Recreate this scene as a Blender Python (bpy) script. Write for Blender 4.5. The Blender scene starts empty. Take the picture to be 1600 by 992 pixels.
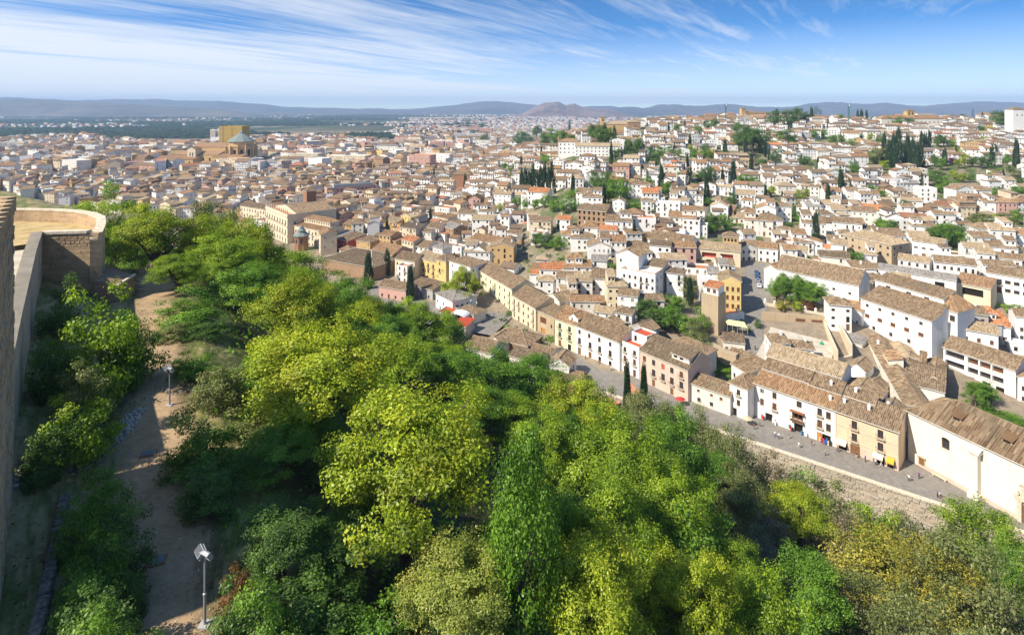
import bpy, math, random
import numpy as np
from mathutils import Vector, Matrix

scene = bpy.context.scene
col = scene.collection
R = math.radians
F, CX, HY, EYE = 900.0, 800.0, 165.0, 130.0      # focal length in photo pixels, principal column, eye-level row, eye height

# ------------------------------------------------------------------ camera
cam_data = bpy.data.cameras.new('camera')
cam = bpy.data.objects.new('camera', cam_data)
col.objects.link(cam)
cam.location = (0, 0, EYE)
cam.rotation_euler = (R(90), 0, 0)
cam_data.sensor_width = 36
cam_data.lens = 36 * F / 1600
cam_data.shift_y = -(496 - HY) / 1600
cam_data.clip_start = 0.5
cam_data.clip_end = 90000
scene.camera = cam

# ------------------------------------------------------------------ light
SUN_FROM = Vector((-0.89, -0.45, 0)).normalized()
SUN_EL = 43
sun_vec = Vector((SUN_FROM.x * math.cos(R(SUN_EL)), SUN_FROM.y * math.cos(R(SUN_EL)), math.sin(R(SUN_EL))))
sl = bpy.data.lights.new('sun', 'SUN')
sl.energy = 4.9
sl.angle = R(0.55)
sl.color = (1.0, 0.93, 0.82)
sun = bpy.data.objects.new('sun', sl)
sun.rotation_euler = (-sun_vec).to_track_quat('-Z', 'Y').to_euler()
col.objects.link(sun)

world = bpy.data.worlds.new('World')
scene.world = world
world.use_nodes = True
nt = world.node_tree
nt.nodes.clear()
N = nt.nodes.new
Lk = nt.links.new
out = N('ShaderNodeOutputWorld')
bg = N('ShaderNodeBackground')
bg.inputs['Strength'].default_value = 0.118
Lk(bg.outputs[0], out.inputs[0])
sky = N('ShaderNodeTexSky')
sky.sky_type = 'NISHITA'
sky.sun_disc = False
sky.sun_elevation = R(SUN_EL)
sky.sun_rotation = math.atan2(SUN_FROM.x, SUN_FROM.y)
sky.altitude = 900
sky.air_density = 1.0
sky.dust_density = 0.6
sky.ozone_density = 3.0
def wmath(op, a, b=None):
    n = N('ShaderNodeMath'); n.operation = op
    for i, v in enumerate((a, b)):
        if v is None: continue
        if isinstance(v, (int, float)): n.inputs[i].default_value = v
        else: Lk(v, n.inputs[i])
    return n.outputs[0]
tc = N('ShaderNodeTexCoord')
sep = N('ShaderNodeSeparateXYZ'); Lk(tc.outputs['Generated'], sep.inputs[0])
cz = N('ShaderNodeCombineXYZ'); Lk(sep.outputs[0], cz.inputs[0]); Lk(sep.outputs[1], cz.inputs[1])
Lk(wmath('ADD', wmath('MULTIPLY', sep.outputs[2], 2.6), 0.03), cz.inputs[2])       # clear dry air: the deep blue reaches low down
vn = N('ShaderNodeVectorMath'); vn.operation = 'NORMALIZE'; Lk(cz.outputs[0], vn.inputs[0]); Lk(vn.outputs[0], sky.inputs[0])
zz = wmath('ADD', wmath('MAXIMUM', sep.outputs[2], 0.0), 0.035)
cxn = wmath('DIVIDE', sep.outputs[0], zz)
cyn = wmath('DIVIDE', sep.outputs[1], zz)
comb = N('ShaderNodeCombineXYZ'); Lk(cxn, comb.inputs[0]); Lk(cyn, comb.inputs[1])
def cloud_noise(rot, sx, sy, scale, detail, rough, dist, off):
    m = N('ShaderNodeMapping'); m.vector_type = 'TEXTURE'
    m.inputs['Rotation'].default_value = (0, 0, rot)
    m.inputs['Scale'].default_value = (sx, sy, 1)
    m.inputs['Location'].default_value = off
    Lk(comb.outputs[0], m.inputs[0])
    t = N('ShaderNodeTexNoise'); t.inputs['Scale'].default_value = scale; t.inputs['Detail'].default_value = detail
    t.inputs['Roughness'].default_value = rough; t.inputs['Distortion'].default_value = dist
    Lk(m.outputs[0], t.inputs['Vector'])
    return t.outputs['Fac']
def ramp(v, p0, p1, c0=(0, 0, 0, 1), c1=(1, 1, 1, 1)):
    r = N('ShaderNodeValToRGB'); Lk(v, r.inputs[0])
    r.color_ramp.elements[0].position = p0; r.color_ramp.elements[1].position = p1
    r.color_ramp.elements[0].color = c0; r.color_ramp.elements[1].color = c1
    return r.outputs[0]
ROT = math.atan2(1.0, -0.42)       # streaks run away from the viewer and off to one side
wisp = cloud_noise(R(52), 5.2, 1.25, 1.0, 9, 0.60, 0.9, (2.3, 0.6, 0))
veil = cloud_noise(R(46), 6.0, 2.4, 0.5, 4, 0.5, 0.5, (3.7, 1.1, 0))
fine = cloud_noise(R(60), 3.4, 0.42, 1.5, 8, 0.68, 1.1, (0.4, 5.2, 0))
low = ramp(sep.outputs[2], 0.004, 0.135, (1, 1, 1, 1), (0, 0, 0, 1))
# cover: thicker cloud to the west and towards the horizon
cov = wmath('ADD', wmath('MULTIPLY', sep.outputs[0], -0.36), wmath('MULTIPLY', low, 0.56))
cov = wmath('ADD', wmath('MAXIMUM', wmath('MINIMUM', cov, 0.72), 0.06), wmath('MULTIPLY', wmath('SUBTRACT', veil, 0.5), 1.3))
det = wmath('ADD', wmath('MULTIPLY', wisp, 0.62), wmath('MULTIPLY', fine, 0.38))
base = wmath('MULTIPLY', wmath('SUBTRACT', wmath('ADD', det, wmath('MULTIPLY', cov, 0.62)), 0.50), 2.9)
base = wmath('MAXIMUM', base, wmath('MULTIPLY', wmath('POWER', low, 1.1), 0.72))
fac = wmath('MAXIMUM', wmath('MINIMUM', base, 0.9), 0.02)
up = ramp(sep.outputs[2], -0.02, 0.0)
fac = wmath('MULTIPLY', fac, up)
mix = N('ShaderNodeMixRGB'); mix.blend_type = 'MIX'
hsv = N('ShaderNodeHueSaturation'); hsv.inputs['Saturation'].default_value = 1.32; hsv.inputs['Value'].default_value = 1.15
Lk(sky.outputs[0], hsv.inputs['Color'])
Lk(fac, mix.inputs[0]); Lk(hsv.outputs[0], mix.inputs[1]); mix.inputs[2].default_value = (5.3, 5.55, 5.85, 1)
Lk(mix.outputs[0], bg.inputs['Color'])

vs = scene.view_settings
vs.view_transform = 'Standard'; vs.look = 'None'; vs.exposure = 0.62; vs.gamma = 1.0
vs.use_curve_mapping = False
scene.render.engine = 'CYCLES'
scene.cycles.max_bounces = 6; scene.cycles.diffuse_bounces = 3; scene.cycles.glossy_bounces = 2
scene.cycles.transmission_bounces = 3; scene.cycles.transparent_max_bounces = 4; scene.cycles.volume_bounces = 0
scene.cycles.use_denoising = True
scene.cycles.caustics_reflective = False; scene.cycles.caustics_refractive = False

# ------------------------------------------------------------------ terrain heights (drop below the eye, metres)
COLS = [-400, 0, 400, 600, 700, 800, 900, 1000, 1170, 1300, 1500, 1750]
FLAT = [(150, 95), (370, 92), (600, 100), (1000, 106), (2000, 114), (4700, 128), (10000, 142), (30000, 150)]
PROF = [
    FLAT, FLAT, FLAT,
    [(150, 95), (280, 93), (400, 90), (600, 95), (1000, 101), (2000, 112), (4700, 128), (10000, 142), (30000, 150)],
    [(150, 95), (260, 93), (310, 90), (400, 88), (600, 91), (1000, 98), (2000, 112), (4700, 128), (10000, 142), (30000, 150)],
    [(150, 94), (255, 93), (290, 88), (333, 82), (430, 75), (530, 71), (700, 73), (1000, 86), (1500, 104), (2500, 116), (4700, 128), (10000, 142), (30000, 150)],
    [(150, 94), (222, 93), (260, 86), (333, 74), (430, 60), (530, 48), (700, 43), (900, 46), (1300, 84), (2000, 110), (4700, 128), (10000, 142), (30000, 150)],
    [(150, 93), (192, 93), (240, 79), (285, 74), (333, 71), (430, 59), (530, 48), (700, 36), (900, 30), (1300, 70), (2000, 108), (4700, 128), (10000, 142), (30000, 150)],
    [(120, 93), (176, 93), (225, 84), (262, 80), (300, 76), (375, 72), (450, 64), (530, 55), (660, 40), (800, 28), (1000, 20), (1300, 50), (2000, 100), (4700, 128), (10000, 142), (30000, 150)],
    [(120, 93), (160, 93), (190, 87), (240, 80), (300, 76), (375, 72), (450, 65), (530, 58), (630, 50), (800, 33), (930, 28), (1200, 45), (2000, 90), (4700, 128), (10000, 142), (30000, 150)],
    [(120, 93), (150, 93), (180, 90), (240, 81), (300, 77), (375, 72), (450, 63), (530, 55), (630, 46), (800, 31), (930, 24), (1200, 40), (2000, 80), (4700, 128), (10000, 142), (30000, 150)],
    [(120, 93), (150, 93), (180, 90), (240, 80), (300, 75), (375, 69), (450, 60), (530, 51), (630, 42), (800, 27), (930, 20), (1200, 40), (2000, 80), (4700, 128), (10000, 142), (30000, 150)],
]
PL = [np.array(p, float) for p in PROF]
def city_drop(x, y):
    x = np.asarray(x, float); y = np.maximum(np.asarray(y, float), 20)
    p = np.clip(x / y * F + CX, COLS[0], COLS[-1] - 1e-3)
    ld = np.log(y)
    vals = np.stack([np.interp(ld, np.log(q[:, 0]), q[:, 1]) for q in PL])
    idx = np.clip(np.searchsorted(COLS, p, side='right') - 1, 0, len(COLS) - 2)
    c = np.array(COLS, float); t = (p - c[idx]) / (c[idx + 1] - c[idx]); t = t * t * (3 - 2 * t) * 0.5 + t * 0.5
    a = np.take_along_axis(vals, idx[None], 0)[0]; b = np.take_along_axis(vals, (idx + 1)[None], 0)[0]
    return a * (1 - t) + b * t
def sdist(x, y): return 0.6 * x + 0.8 * y                      # distance across the valley, street facades at about 178
def tdist(x, y): return 0.85 * (x + 20) + 0.53 * (y - 33)      # distance to the valley side of the dirt path
def sstep(a, b, v):
    t = np.clip((v - a) / (b - a), 0, 1); return t * t * (3 - 2 * t)
def wob(x, y):
    return np.sin(x * .071 + 1.3) * np.cos(y * .053 + .4) + .5 * np.sin(x * .19 - y * .13 + 2) + .3 * np.cos(x * .31 + y * .27)
def drop(x, y):
    x = np.atleast_1d(np.asarray(x, float)); y = np.atleast_1d(np.asarray(y, float))
    s, t = sdist(x, y), tdist(x, y)
    a = np.maximum(t - 5, 0); b = np.maximum(np.where(x > 5, 157., 165.) - s, 0.01)
    f = a / (a + b)
    P = 30 + np.clip(y - 106, 0, 90) * .62 * (1 - sstep(0, 80, t))
    low = np.where(x > 5, 100.5, 96.)
    hill = P + f * (low - P) + wob(x, y) * .5 * np.clip(a / 12, 0, 1)
    hill = hill - np.clip(-t - 5.5, 0, 9) * .42 * (1 - sstep(105, 120, y))
    m = sstep(165.4, 169, s)
    c = city_drop(x, y)
    k = (1 - sstep(181, 190, s)) * sstep(0, 12, x); c = c * (1 - k) + np.maximum(c, 93.1) * k
    cliff = np.clip((x - 5) / 15, 0, 1)
    wide = sstep(150, 200, s)
    m = m * cliff + wide * (1 - cliff)
    return hill * (1 - m) + c * m
def zat(x, y): return EYE - float(drop(x, y)[0])
def P3(px, py, dr):
    d = dr * F / (py - HY); return Vector(((px - CX) / F * d, d, EYE - dr))
def on_ground(px, py, dmin=150.):
    ds = np.exp(np.linspace(math.log(dmin), math.log(9000), 1500))
    gd = drop((px - CX) / F * ds, ds); rd = (py - HY) / F * ds
    k = np.argmax(rd >= gd)
    d = ds[k] if rd[k] >= gd[k] else ds[-1]
    x = (px - CX) / F * d
    return Vector((x, d, EYE - float(gd[k])))
def to_px(v):
    return (CX + F * v[0] / v[1], HY + F * (EYE - v[2]) / v[1])

# ------------------------------------------------------------------ material helpers
MATS = {}
class G:
    """small helper round a node tree"""
    def __init__(s, name):
        s.m = bpy.data.materials.new(name); s.m.use_nodes = True; s.t = s.m.node_tree; s.t.nodes.clear()
        s.o = s.n('ShaderNodeOutputMaterial')
    def n(s, k, **kw):
        x = s.t.nodes.new(k)
        for a, b in kw.items(): setattr(x, a, b)
        return x
    def l(s, a, b): s.t.links.new(a, b)
    def set(s, node, i, v):
        if isinstance(v, (int, float, tuple, list)): node.inputs[i].default_value = v
        else: s.l(v, node.inputs[i])
    def math(s, op, a, b=0.0):
        x = s.n('ShaderNodeMath', operation=op); s.set(x, 0, a); s.set(x, 1, b); return x.outputs[0]
    def noise(s, vec, scale, detail=4, rough=.55, dist=0.):
        x = s.n('ShaderNodeTexNoise'); x.inputs['Scale'].default_value = scale; x.inputs['Detail'].default_value = detail
        x.inputs['Roughness'].default_value = rough; x.inputs['Distortion'].default_value = dist
        if vec is not None: s.l(vec, x.inputs['Vector'])
        return x.outputs['Fac']
    def ramp(s, v, stops):
        x = s.n('ShaderNodeValToRGB'); e = x.color_ramp.elements
        while len(e) < len(stops): e.new(0.5)
        for q, (p, c) in zip(e, stops):
            q.position = p; q.color = (*c, 1) if len(c) == 3 else c
        s.l(v, x.inputs[0]); return x.outputs[0]
    def mix(s, f, a, b, mode='MIX'):
        x = s.n('ShaderNodeMixRGB', blend_type=mode); s.set(x, 0, f); s.set(x, 1, a); s.set(x, 2, b); return x.outputs[0]
    def mapv(s, vec, scale=(1, 1, 1), rot=(0, 0, 0)):
        x = s.n('ShaderNodeMapping'); x.inputs['Scale'].default_value = scale; x.inputs['Rotation'].default_value = rot
        s.l(vec, x.inputs[0]); return x.outputs[0]
    def coord(s, kind='Object'): return s.n('ShaderNodeTexCoord').outputs[kind]
    def pos(s): return s.n('ShaderNodeNewGeometry').outputs['Position']
    def attr(s, name, out='Color'): return s.n('ShaderNodeAttribute', attribute_name=name).outputs[out]
    def rnd(s): return s.n('ShaderNodeObjectInfo').outputs['Random']
    def bsdf(s, colour, rough=.85, bump=None, bstr=.3, bdist=.1, spec=.3, metal=0., **kw):
        x = s.n('ShaderNodeBsdfPrincipled'); s.set(x, 'Base Color', colour if not isinstance(colour, tuple) or len(colour) == 4 else (*colour, 1))
        s.set(x, 'Roughness', rough); s.set(x, 'Specular IOR Level', spec); s.set(x, 'Metallic', metal)
        if bump is not None:
            b = s.n('ShaderNodeBump'); b.inputs['Strength'].default_value = bstr; b.inputs['Distance'].default_value = bdist
            s.l(bump, b.inputs['Height']); s.l(b.outputs[0], x.inputs['Normal'])
        s.l(x.outputs[0], s.o.inputs[0]); return x
def C4(c): return (*c, 1)

def plaster(name, c, dirt=(.35, .29, .2), amt=.35):
    g = G(name); p = g.pos()
    big = g.noise(p, .16, 4, .6); fine = g.noise(p, 1.3, 5, .65)
    streak = g.noise(g.mapv(p, (1.6, 1.6, .12)), .9, 4, .6)
    k = g.math('MULTIPLY', g.ramp(streak, [(.5, (0, 0, 0)), (.8, (1, 1, 1))]), amt)
    k2 = g.math('MULTIPLY', g.ramp(fine, [(.5, (0, 0, 0)), (.75, (1, 1, 1))]), amt * .45)
    base = g.mix(g.math('MULTIPLY', g.rnd(), .0), C4(c), C4(c))
    tint = g.ramp(big, [(.3, tuple(v * .90 for v in c)), (.7, tuple(min(1, v * 1.05) for v in c))])
    cc = g.mix(k, tint, C4(dirt)); cc = g.mix(k2, cc, C4(tuple(v * .6 for v in c)))
    g.bsdf(cc, .92, fine, .25, .05, spec=.15)
    MATS[name] = g.m; return g.m
plaster('white', (.80, .775, .72), amt=.34)
plaster('offwhite', (.72, .67, .58), amt=.4)
plaster('cream', (.68, .57, .40), amt=.3)
plaster('lemon', (.72, .66, .44), amt=.25)
plaster('ochre', (.55, .37, .17), amt=.35)
plaster('yellow', (.66, .49, .20), amt=.3)
plaster('peach', (.72, .52, .35), amt=.2)
plaster('rosy', (.62, .47, .37), amt=.3)
plaster('pink', (.56, .34, .27), amt=.3)
plaster('redwall', (.45, .10, .07), amt=.2)
plaster('brown', (.34, .22, .13), amt=.4)
plaster('brick', (.32, .16, .09), amt=.35)
plaster('greywall', (.42, .40, .37), amt=.3)
plaster('sandstone', (.47, .36, .23), (.2, .15, .09), amt=.5)
plaster('scaffold', (.42, .29, .075), (.3, .2, .06), amt=.3)
plaster('redtile', (.50, .085, .04), amt=.25)
plaster('orangetile', (.52, .23, .11), amt=.3)
plaster('paleroof', (.62, .60, .55), amt=.4)
plaster('teal', (.20, .235, .215), amt=.4)
plaster('slate', (.17, .19, .20), amt=.3)

def roofmat(name, dark, mid, light, lichen=(.20, .17, .10)):
    g = G(name); p = g.pos()
    tone = g.attr('tone', 'Fac')
    n = g.noise(p, .35, 4, .6); f = g.noise(p, 2.6, 3, .7)
    v = g.math('ADD', g.math('MULTIPLY', tone, .55), g.math('MULTIPLY', n, .28)); v = g.math('ADD', v, g.math('MULTIPLY', f, .3))
    c = g.ramp(v, [(.22, dark), (.52, mid), (.86, light)])
    big = g.noise(p, .12, 3, .6)
    c = g.mix(g.math('MULTIPLY', g.ramp(big, [(.52, (0, 0, 0)), (.7, (1, 1, 1))]), .5), c, C4(lichen))
    g.bsdf(c, .95, f, .6, .08, spec=.1)
    MATS[name] = g.m
roofmat('tile', (.10, .064, .038), (.215, .145, .085), (.37, .28, .18), (.15, .125, .08))
roofmat('tile_warm', (.125, .068, .034), (.275, .16, .082), (.44, .30, .175), (.22, .15, .085))
roofmat('tile_dark', (.075, .052, .035), (.165, .118, .075), (.29, .22, .145), (.12,.1,.065))
roofmat('tile_red', (.20, .07, .03), (.42, .17, .075), (.58, .30, .14), (.3, .16, .08))
roofmat('tile_grey', (.13, .115, .10), (.25, .225, .195), (.38, .35, .31))
roofmat('tile_pale', (.17, .12, .072), (.34, .25, .15), (.50, .40, .265), (.26, .2, .125))

def simple(name, c, rough=.6, spec=.4, metal=0., nz=0., sc=3.):
    g = G(name)
    if nz:
        f = g.noise(g.pos(), sc, 4, .6); cc = g.ramp(f, [(.3, tuple(v * (1 - nz) for v in c)), (.7, tuple(min(1, v * (1 + nz)) for v in c))])
        g.bsdf(cc, rough, f, .3, .05, spec=spec, metal=metal)
    else: g.bsdf(c, rough, spec=spec, metal=metal)
    MATS[name] = g.m; return g.m
simple('glass', (.03, .036, .042), .12, .6)
simple('dark', (.022, .017, .013), .9, .1)
simple('shutter', (.16, .070, .035), .7, .2, nz=.3)
simple('greenshutter', (.045, .075, .05), .7, .2)
simple('wood', (.20, .10, .045), .75, .2, nz=.3)
simple('orangewood', (.50, .22, .05), .6, .2, nz=.2)
simple('frame_white', (.7, .68, .63), .6, .3)
simple('frame_brown', (.13, .065, .035), .7, .2)
simple('iron', (.025, .025, .027), .5, .4)
simple('steel', (.42, .44, .46), .4, .5, .7)
simple('lampgrey', (.30, .31, .32), .45, .5, .2)
simple('lamp_glass', (.75, .80, .85), .1, .7)
simple('stone_trim', (.55, .48, .36), .9, .1, nz=.2)
simple('cap', (.62, .52, .38), .95, .1, nz=.25, sc=2)
simple('cloth_red', (.45, .05, .045), .9, .1)
simple('cloth_blue', (.05, .12, .38), .9, .1)
simple('cloth_teal', (.04, .22, .24), .9, .1)
simple('cloth_purple', (.17, .08, .30), .9, .1)
simple('cloth_white', (.72, .70, .68), .9, .1)
simple('cloth_black', (.03, .03, .035), .9, .1)
simple('cloth_tan', (.55, .45, .30), .9, .1)
simple('cloth_yellow', (.60, .38, .05), .9, .1)
simple('awning_cream', (.72, .62, .44), .9, .1)
simple('awning_stripe', (.62, .58, .30), .9, .1)
simple('skin', (.50, .30, .20), .7, .2)
simple('hair', (.05, .03, .02), .8, .2)
simple('car_blue', (.05, .10, .22), .25, .6)
simple('car_silver', (.45, .47, .50), .25, .6, .5)
simple('car_white', (.72, .73, .74), .25, .6)
simple('rubber', (.02, .02, .02), .8, .2)
simple('bark', (.13, .105, .08), .95, .1, nz=.4)
simple('crane_green', (.05, .22, .17), .5, .3)
simple('crane_white', (.68, .70, .70), .5, .3)
simple('net_green', (.03, .25, .12), .8, .1)
simple('netting', (.36, .34, .33), .8, .1)

# ------------------------------------------------------------------ mesh collector
class M:
    def __init__(s): s.v, s.f, s.mi, s.tone = [], [], [], []
    def add(s, vs, fs, mi=0, tone=.5):
        o = len(s.v); s.v.extend(vs)
        for k in fs:
            s.f.append(tuple(o + i for i in k)); s.mi.append(mi); s.tone.append(tone)
    def quad(s, a, b, c, d, mi=0, tone=.5): s.add([a, b, c, d], [(0, 1, 2, 3)], mi, tone)
    def box(s, x0, x1, y0, y1, z0, z1, mi=0, tone=.5):
        s.add([(x0, y0, z0), (x1, y0, z0), (x1, y1, z0), (x0, y1, z0), (x0, y0, z1), (x1, y0, z1), (x1, y1, z1), (x0, y1, z1)],
              [(0, 3, 2, 1), (4, 5, 6, 7), (0, 1, 5, 4), (1, 2, 6, 5), (2, 3, 7, 6), (3, 0, 4, 7)], mi, tone)
    def bar(s, a, b, w, h=None, mi=0, tone=.5):
        a, b = Vector(a), Vector(b); h = h or w
        d = (b - a).normalized(); u = d.cross(Vector((0, 0, 1)))
        u = Vector((1, 0, 0)) if u.length < 1e-4 else u.normalized()
        n = u.cross(d)
        pts = [tuple(p + u * (i * w / 2) + n * (j * h / 2)) for p in (a, b) for i, j in ((-1, -1), (1, -1), (1, 1), (-1, 1))]
        s.add(pts, [(0, 1, 2, 3), (7, 6, 5, 4), (0, 4, 5, 1), (1, 5, 6, 2), (2, 6, 7, 3), (3, 7, 4, 0)], mi, tone)
    def tube(s, pts, rad, n=6, mi=0, cap=True, tone=.5):
        pts = [Vector(p) for p in pts]; rings = []
        o = len(s.v)
        for i, p in enumerate(pts):
            d = (pts[min(i + 1, len(pts) - 1)] - pts[max(i - 1, 0)]).normalized()
            u = d.cross(Vector((.13, .97, .2))).normalized(); w = d.cross(u)
            r = rad[i] if isinstance(rad, (list, tuple)) else rad
            for k in range(n):
                an = 2 * math.pi * k / n; s.v.append(tuple(p + u * (r * math.cos(an)) + w * (r * math.sin(an))))
        for i in range(len(pts) - 1):
            for k in range(n):
                s.f.append((o + i * n + k, o + i * n + (k + 1) % n, o + (i + 1) * n + (k + 1) % n, o + (i + 1) * n + k)); s.mi.append(mi); s.tone.append(tone)
        if cap:
            s.f.append(tuple(o + k for k in reversed(range(n)))); s.mi.append(mi); s.tone.append(tone)
            e = o + (len(pts) - 1) * n; s.f.append(tuple(e + k for k in range(n))); s.mi.append(mi); s.tone.append(tone)
    def lathe(s, prof, n=12, c=(0, 0), mi=0):
        o = len(s.v)
        for r, z in prof:
            for k in range(n):
                an = 2 * math.pi * (k + .5) / n; s.v.append((c[0] + r * math.cos(an), c[1] + r * math.sin(an), z))
        for i in range(len(prof) - 1):
            for k in range(n):
                s.f.append((o + i * n + k, o + i * n + (k + 1) % n, o + (i + 1) * n + (k + 1) % n, o + (i + 1) * n + k)); s.mi.append(mi); s.tone.append(.5)
        s.f.append(tuple(o + (len(prof) - 1) * n + k for k in range(n))); s.mi.append(mi); s.tone.append(.5)
    def mesh(s, name, mats, smooth=False, tone=False):
        me = bpy.data.meshes.new(name); me.from_pydata([tuple(v) for v in s.v], [], s.f)
        for m in (mats if isinstance(mats, (list, tuple)) else [mats]): me.materials.append(MATS[m] if isinstance(m, str) else m)
        if len(me.materials) > 1: me.polygons.foreach_set('material_index', s.mi)
        if tone:
            a = me.attributes.new('tone', 'FLOAT', 'FACE'); a.data.foreach_set('value', s.tone)
        if smooth: me.polygons.foreach_set('use_smooth', [True] * len(me.polygons))
        me.update(); return me
    def build(s, name, mats, parent=None, **kw):
        return link(name, s.mesh(name, mats, **kw), parent)
def link(name, me, parent=None, loc=None, rz=None):
    o = bpy.data.objects.new(name, me); col.objects.link(o)
    if parent is not None: o.parent = parent
    if loc is not None: o.location = loc
    if rz is not None: o.rotation_euler = (0, 0, rz)
    return o
def empty(name, loc, rz=0., label=None, cat=None, group=None):
    o = bpy.data.objects.new(name, None); col.objects.link(o); o.location = loc; o.rotation_euler = (0, 0, rz); o.empty_display_size = .5
    return tag(o, label, cat, group)
def tag(o, label=None, cat=None, group=None, kind=None):
    if label: o['label'] = label
    if cat: o['category'] = cat
    if group: o['group'] = group
    if kind: o['kind'] = kind
    return o
rng = random.Random(7)
nr = np.random.default_rng(11)
LANDMARKS = []          # (px, py, phrase) for telling look-alikes apart
# ------------------------------------------------------------------ the ground: one sheet out to the plain
def ground_mat():
    g = G('ground'); p = g.pos(); c = g.attr('col'); pl = g.attr('plain', 'Fac')
    n1 = g.noise(p, .35, 6, .65); n2 = g.noise(p, 2.2, 5, .7)
    k = g.ramp(g.math('ADD', g.math('MULTIPLY', n1, .5), g.math('MULTIPLY', n2, .5)), [(.28, (.45, .45, .45)), (.5, (1, 1, 1)), (.75, (1.5, 1.5, 1.5))])
    near = g.mix(1., c, k, 'MULTIPLY')
    vo = g.n('ShaderNodeTexVoronoi'); vo.inputs['Scale'].default_value = .0042; g.l(g.mapv(p, (1, .55, 0), (0, 0, .5)), vo.inputs['Vector'])
    sep = g.n('ShaderNodeSeparateColor'); g.l(vo.outputs['Color'], sep.inputs[0])
    field = g.ramp(sep.outputs[0], [(.0, (.045, .075, .03)), (.3, (.08, .11, .04)), (.5, (.15, .13, .07)), (.66, (.06, .09, .035)), (.82, (.22, .18, .11)), (1., (.05, .075, .04))])
    field = g.mix(1., field, (.7, .75, .8, 1), 'MULTIPLY'); field = g.mix(g.math('MULTIPLY', g.ramp(g.noise(p, .0016, 5, .6), [(.42, (0, 0, 0)), (.6, (1, 1, 1))]), .75), field, (.035, .06, .03, 1))
    town = g.ramp(g.noise(p, .0011, 3, .5), [(.60, (0, 0, 0)), (.67, (1, 1, 1))])
    speck = g.ramp(g.noise(p, .02, 2, .8), [(.45, (.10, .10, .07)), (.58, (.42, .36, .31))])
    field = g.mix(g.math('MULTIPLY', town, .75), field, speck)
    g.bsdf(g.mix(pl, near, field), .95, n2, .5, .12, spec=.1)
    MATS['ground'] = g.m
ground_mat()
pxs = np.linspace(-700, 2300, 460)
ds = np.concatenate([np.arange(3, 26, 2.), np.arange(26, 200, 1.05), np.exp(np.linspace(math.log(201), math.log(16000), 170))])
DD, PX = np.meshgrid(ds, pxs, indexing='ij')
XX = (PX - CX) / F * DD
dr = drop(XX.ravel(), DD.ravel())
vx, vy = XX.ravel(), DD.ravel()
sv, tv = sdist(vx, vy), tdist(vx, vy)
nse = wob(vx * 2.3, vy * 2.3) * .5 + nr.normal(0, .35, len(vx))
farhill = sstep(5200, 9000, vy) * 0
colr = np.zeros((len(vx), 4)); colr[:, 3] = 1
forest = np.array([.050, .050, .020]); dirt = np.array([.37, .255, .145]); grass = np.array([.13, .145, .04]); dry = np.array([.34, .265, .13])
cityg = np.array([.27, .215, .15]); gard = np.array([.09, .12, .04])
def lerp(a, b, k): return a * (1 - k[:, None]) + b * k[:, None]
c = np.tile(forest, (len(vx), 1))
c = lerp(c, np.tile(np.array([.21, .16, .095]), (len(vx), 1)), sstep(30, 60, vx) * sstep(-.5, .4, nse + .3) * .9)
c = lerp(c, np.tile(dirt, (len(vx), 1)), 1 - sstep(1.6, 3.6, np.abs(tv + .3 + nse * .9)))
g2 = lerp(np.tile(grass, (len(vx), 1)), np.tile(dry, (len(vx), 1)), sstep(-.3, .6, nse))
c = lerp(c, g2, np.maximum(sstep(2.6, 4.2, -tv + nse * .8), sstep(2.4, 3.6, tv + nse) * (1 - sstep(7, 11, tv))))
cg = lerp(np.tile(cityg, (len(vx), 1)), np.tile(gard, (len(vx), 1)), sstep(-.4, .4, nse) * sstep(250, 330, vy) * sstep(750, 900, PX.ravel()))
c = lerp(c, cg, sstep(162, 172, sv))
colr[:, :3] = c
plain = sstep(2300, 2900, vy)
n0, n1 = DD.shape
ii = (np.arange(n0 - 1)[:, None] * n1 + np.arange(n1 - 1)[None]).ravel()
faces = np.stack([ii, ii + 1, ii + n1 + 1, ii + n1], 1)
def np_mesh(name, verts, faces, mats, smooth=False):
    me = bpy.data.meshes.new(name); nv, nf = len(verts), len(faces); k = faces.shape[1]
    me.vertices.add(nv); me.vertices.foreach_set('co', np.ascontiguousarray(verts, np.float32).ravel())
    me.loops.add(nf * k); me.loops.foreach_set('vertex_index', np.ascontiguousarray(faces, np.int32).ravel())
    me.polygons.add(nf); me.polygons.foreach_set('loop_start', np.arange(0, nf * k, k, dtype=np.int32))
    me.polygons.foreach_set('loop_total', np.full(nf, k, np.int32))
    for m in mats: me.materials.append(MATS[m] if isinstance(m, str) else m)
    if smooth: me.polygons.foreach_set('use_smooth', np.ones(nf, bool))
    me.update(calc_edges=True); return me
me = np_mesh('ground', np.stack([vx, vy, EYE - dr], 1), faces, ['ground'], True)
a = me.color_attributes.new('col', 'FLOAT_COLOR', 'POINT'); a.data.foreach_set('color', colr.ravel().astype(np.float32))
a = me.attributes.new('plain', 'FLOAT', 'POINT'); a.data.foreach_set('value', plain.astype(np.float32))
tag(link('ground', me), kind='structure')

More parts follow.
